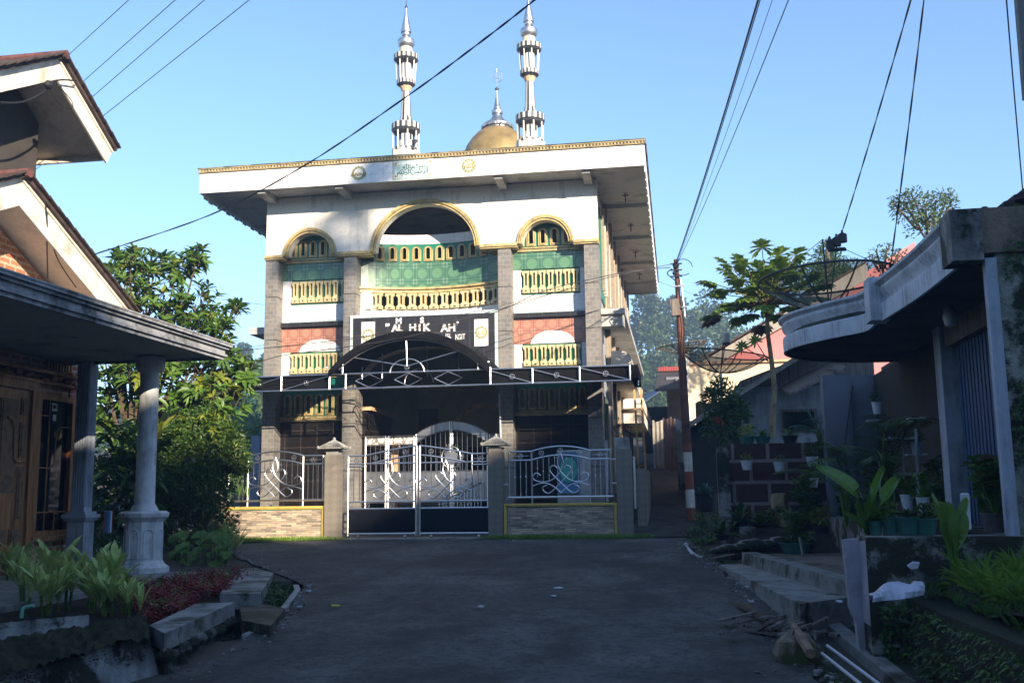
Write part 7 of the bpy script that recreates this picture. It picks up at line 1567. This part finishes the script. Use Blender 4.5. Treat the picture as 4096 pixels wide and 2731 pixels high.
# ================================================================== FAR WOODS
def tcrown(q, c_, R, rr, n, L, w):
    k = 4
    subs = [(c_+Vector((rr.uniform(-.5,.5)*R, rr.uniform(-.5,.5)*R, rr.uniform(-.4,.7)*R)), R*rr.uniform(.4,.7)) for _ in range(k)]
    for s_, r_ in subs: clump(q, s_, (r_, r_, r_*1.0), n//k, L, w, r=rr, shell=.35)
rr = random.Random(77); q = MB()
for _ in range(520):
    x = rr.uniform(-40, 62); y = rr.uniform(58, 112); z = hb(x, y)
    if y > 104 and rr.random() < .5: continue
    if -8 < x < 0 and y < 70: continue
    H = rr.uniform(3, 6.0); q.mi = 0 if rr.random() < .7 else 1; tcrown(q, Vector((x, y, z+H*.55)), H*.45, rr, 170, .48, .28)
    if rr.random() < .3: q.mi = 0; q.tube([(x, y, z-1), (x, y, z+H*.5)], .15, 5)
q.mi = 0; one(q, 'forest', [M['L_far'], M['L_far2']], 'hazy wooded hillside behind the mosque and the houses', 'forest', (20, 90, 12), kind='stuff')
for i, (u, v, y, H, lab) in enumerate(((1612, 716, 88, 8.5, 'tallest hill tree, its crown standing clear above the forest right of the pole'), (1557, 705, 92, 6, 'hill tree crown half hidden behind the pole'), (1470, 735, 88, 5.5, 'rounded hill tree beside the mosque eave'), (1505, 728, 86, 5, 'hill tree between the mosque eave and the pole'), (598, 860, 75, 4, 'hazy hill tree just left of the mosque pillar'), (570, 820, 95, 4, 'small faint hill tree left of the mosque'))):
    c_ = P(u, v, y=y); t = thing('hill_tree', lab, 'tree', (c_.x, c_.y, hb(c_.x, c_.y)), 'trees standing out of the wooded hill'); q = MB()
    for k in range(6): s_ = c_+Vector((rr.uniform(-.28,.28)*H, rr.uniform(-.2,.2)*H, rr.uniform(-.45,.38)*H)); clump(q, s_, (H*.2, H*.2, H*.17), 170, .5, .3, r=rr, shell=.3)
    q.build('crown', M['L_far'], t); q = MB(); q.tube([(c_.x, c_.y, hb(c_.x, c_.y)-1), (c_.x, c_.y, c_.z)], .2, 6); q.build('trunk', M['bark'], t)
# nearer trees behind the left side of the mosque
for i, (u, v, y, R, lab) in enumerate(((585, 955, 18, 1.7, 'blue green tree in the shade behind the left side of the mosque'), (560, 1010, 14, 1.4, 'darker low tree behind the left fence panel'), (610, 880, 34, 2.2, 'hazy tree just below the canopy at the left mosque corner'), (520, 900, 26, 2.5, 'hazy tree behind the big leaved tree'))):
    c_ = P(u, v, y=y); t = thing('background_tree', lab, 'tree', (c_.x, c_.y, .3), 'trees behind the left side of the mosque'); q = MB()
    for k in range(9): s_ = c_+Vector((rr.uniform(-.6,.6)*R, rr.uniform(-.4,.4)*R, rr.uniform(-.9,.6)*R)); clump(q, s_, (R*.5, R*.5, R*.42), 190, .24, .11, r=rr, shell=.3)
    q.build('crown', M['L_blue'] if i < 1 else M['L_mid'] if i < 2 else M['L_far2'], t); q = MB(); q.tube([(c_.x, c_.y, .2), tuple(c_)], .12, 6); q.build('trunk', M['bark'], t)
base = Vector((26.9, -30, -.5))
def tallcrown(q, tq):
    for x, z, R in ((.0, 20.3, .62), (.5, 20.9, .45), (-.5, 19.8, .4), (-1.0, 19.6, .3), (.2, 19.5, .5), (1.2, 19.9, .25)): clump(q, (26.9+x, -30, z), (R, R, R*.8), 160, .3, .12, r=rr, shell=.1)
treething('tall_tree', 'tall slender tree behind the viewer that throws a soft shadow on the white arches', tuple(base), [([base, base+Vector((.1,0,10)), base+Vector((0,0,19.8))], .16, .05)], .1, tallcrown, 'L_mid', 'tree')
a = P(573, 1160, y=6); b = P(597, 1000, y=6); q = MB(); q.box(a.x, b.x, 6, 6.2, .2, b.z); one(q, 'grey_wall_panel', M['blueroof'] if False else plain('slate_blue_panel', (.16, .20, .28), .7, 0, .15, 2, .05), 'plain blue grey wall panel left of the mosque behind the fence', 'wall', tuple(a))
# ================================================================== SKY, SUN, AIR
az, el = math.radians(40), math.radians(18.6)
sd = Vector((math.sin(az)*math.cos(el), -math.cos(az)*math.cos(el), math.sin(el)))
sun = bpy.data.lights.new('sun', 'SUN'); sun.energy = 5.0; sun.angle = math.radians(.55); sun.color = (1.0, .85, .66)
so = bpy.data.objects.new('sun', sun); COL.objects.link(so); so.rotation_euler = sd.to_track_quat('Z', 'Y').to_euler(); so.location = (30, -30, 30)
w = bpy.data.worlds.new('World'); S.world = w; w.use_nodes = True; nt = w.node_tree; bg = nt.nodes['Background']
sky = nt.nodes.new('ShaderNodeTexSky'); sky.sky_type = 'NISHITA'; sky.sun_disc = False; sky.sun_elevation = el; sky.sun_rotation = math.radians(140)
sky.air_density = 1.0; sky.dust_density = .1; sky.ozone_density = 3.5; sky.altitude = 600
nt.links.new(sky.outputs[0], bg.inputs[0]); bg.inputs[1].default_value = .115
S.view_settings.view_transform = 'Standard'; S.view_settings.look = 'None'; S.view_settings.gamma = 1; S.view_settings.exposure = 1.5
if HAZE:
    q = MB(); q.box(-201, 201, -81, 201, -3.5, 25); hz = q.build('haze', None, None); hz.data.materials.clear()
    m = bpy.data.materials.new('morning_haze'); m.use_nodes = True; nt = m.node_tree; nt.nodes.clear(); out = nt.nodes.new('ShaderNodeOutputMaterial'); v = nt.nodes.new('ShaderNodeVolumePrincipled')
    v.inputs['Color'].default_value = (.62, .78, 1, 1); v.inputs['Density'].default_value = HAZE; v.inputs['Anisotropy'].default_value = .3; nt.links.new(v.outputs[0], out.inputs['Volume']); hz.data.materials.append(m); hz['kind'] = 'stuff'
S.cycles.volume_bounces = 0
S.cycles.max_bounces = 6; S.cycles.diffuse_bounces = 3; S.cycles.transparent_max_bounces = 12
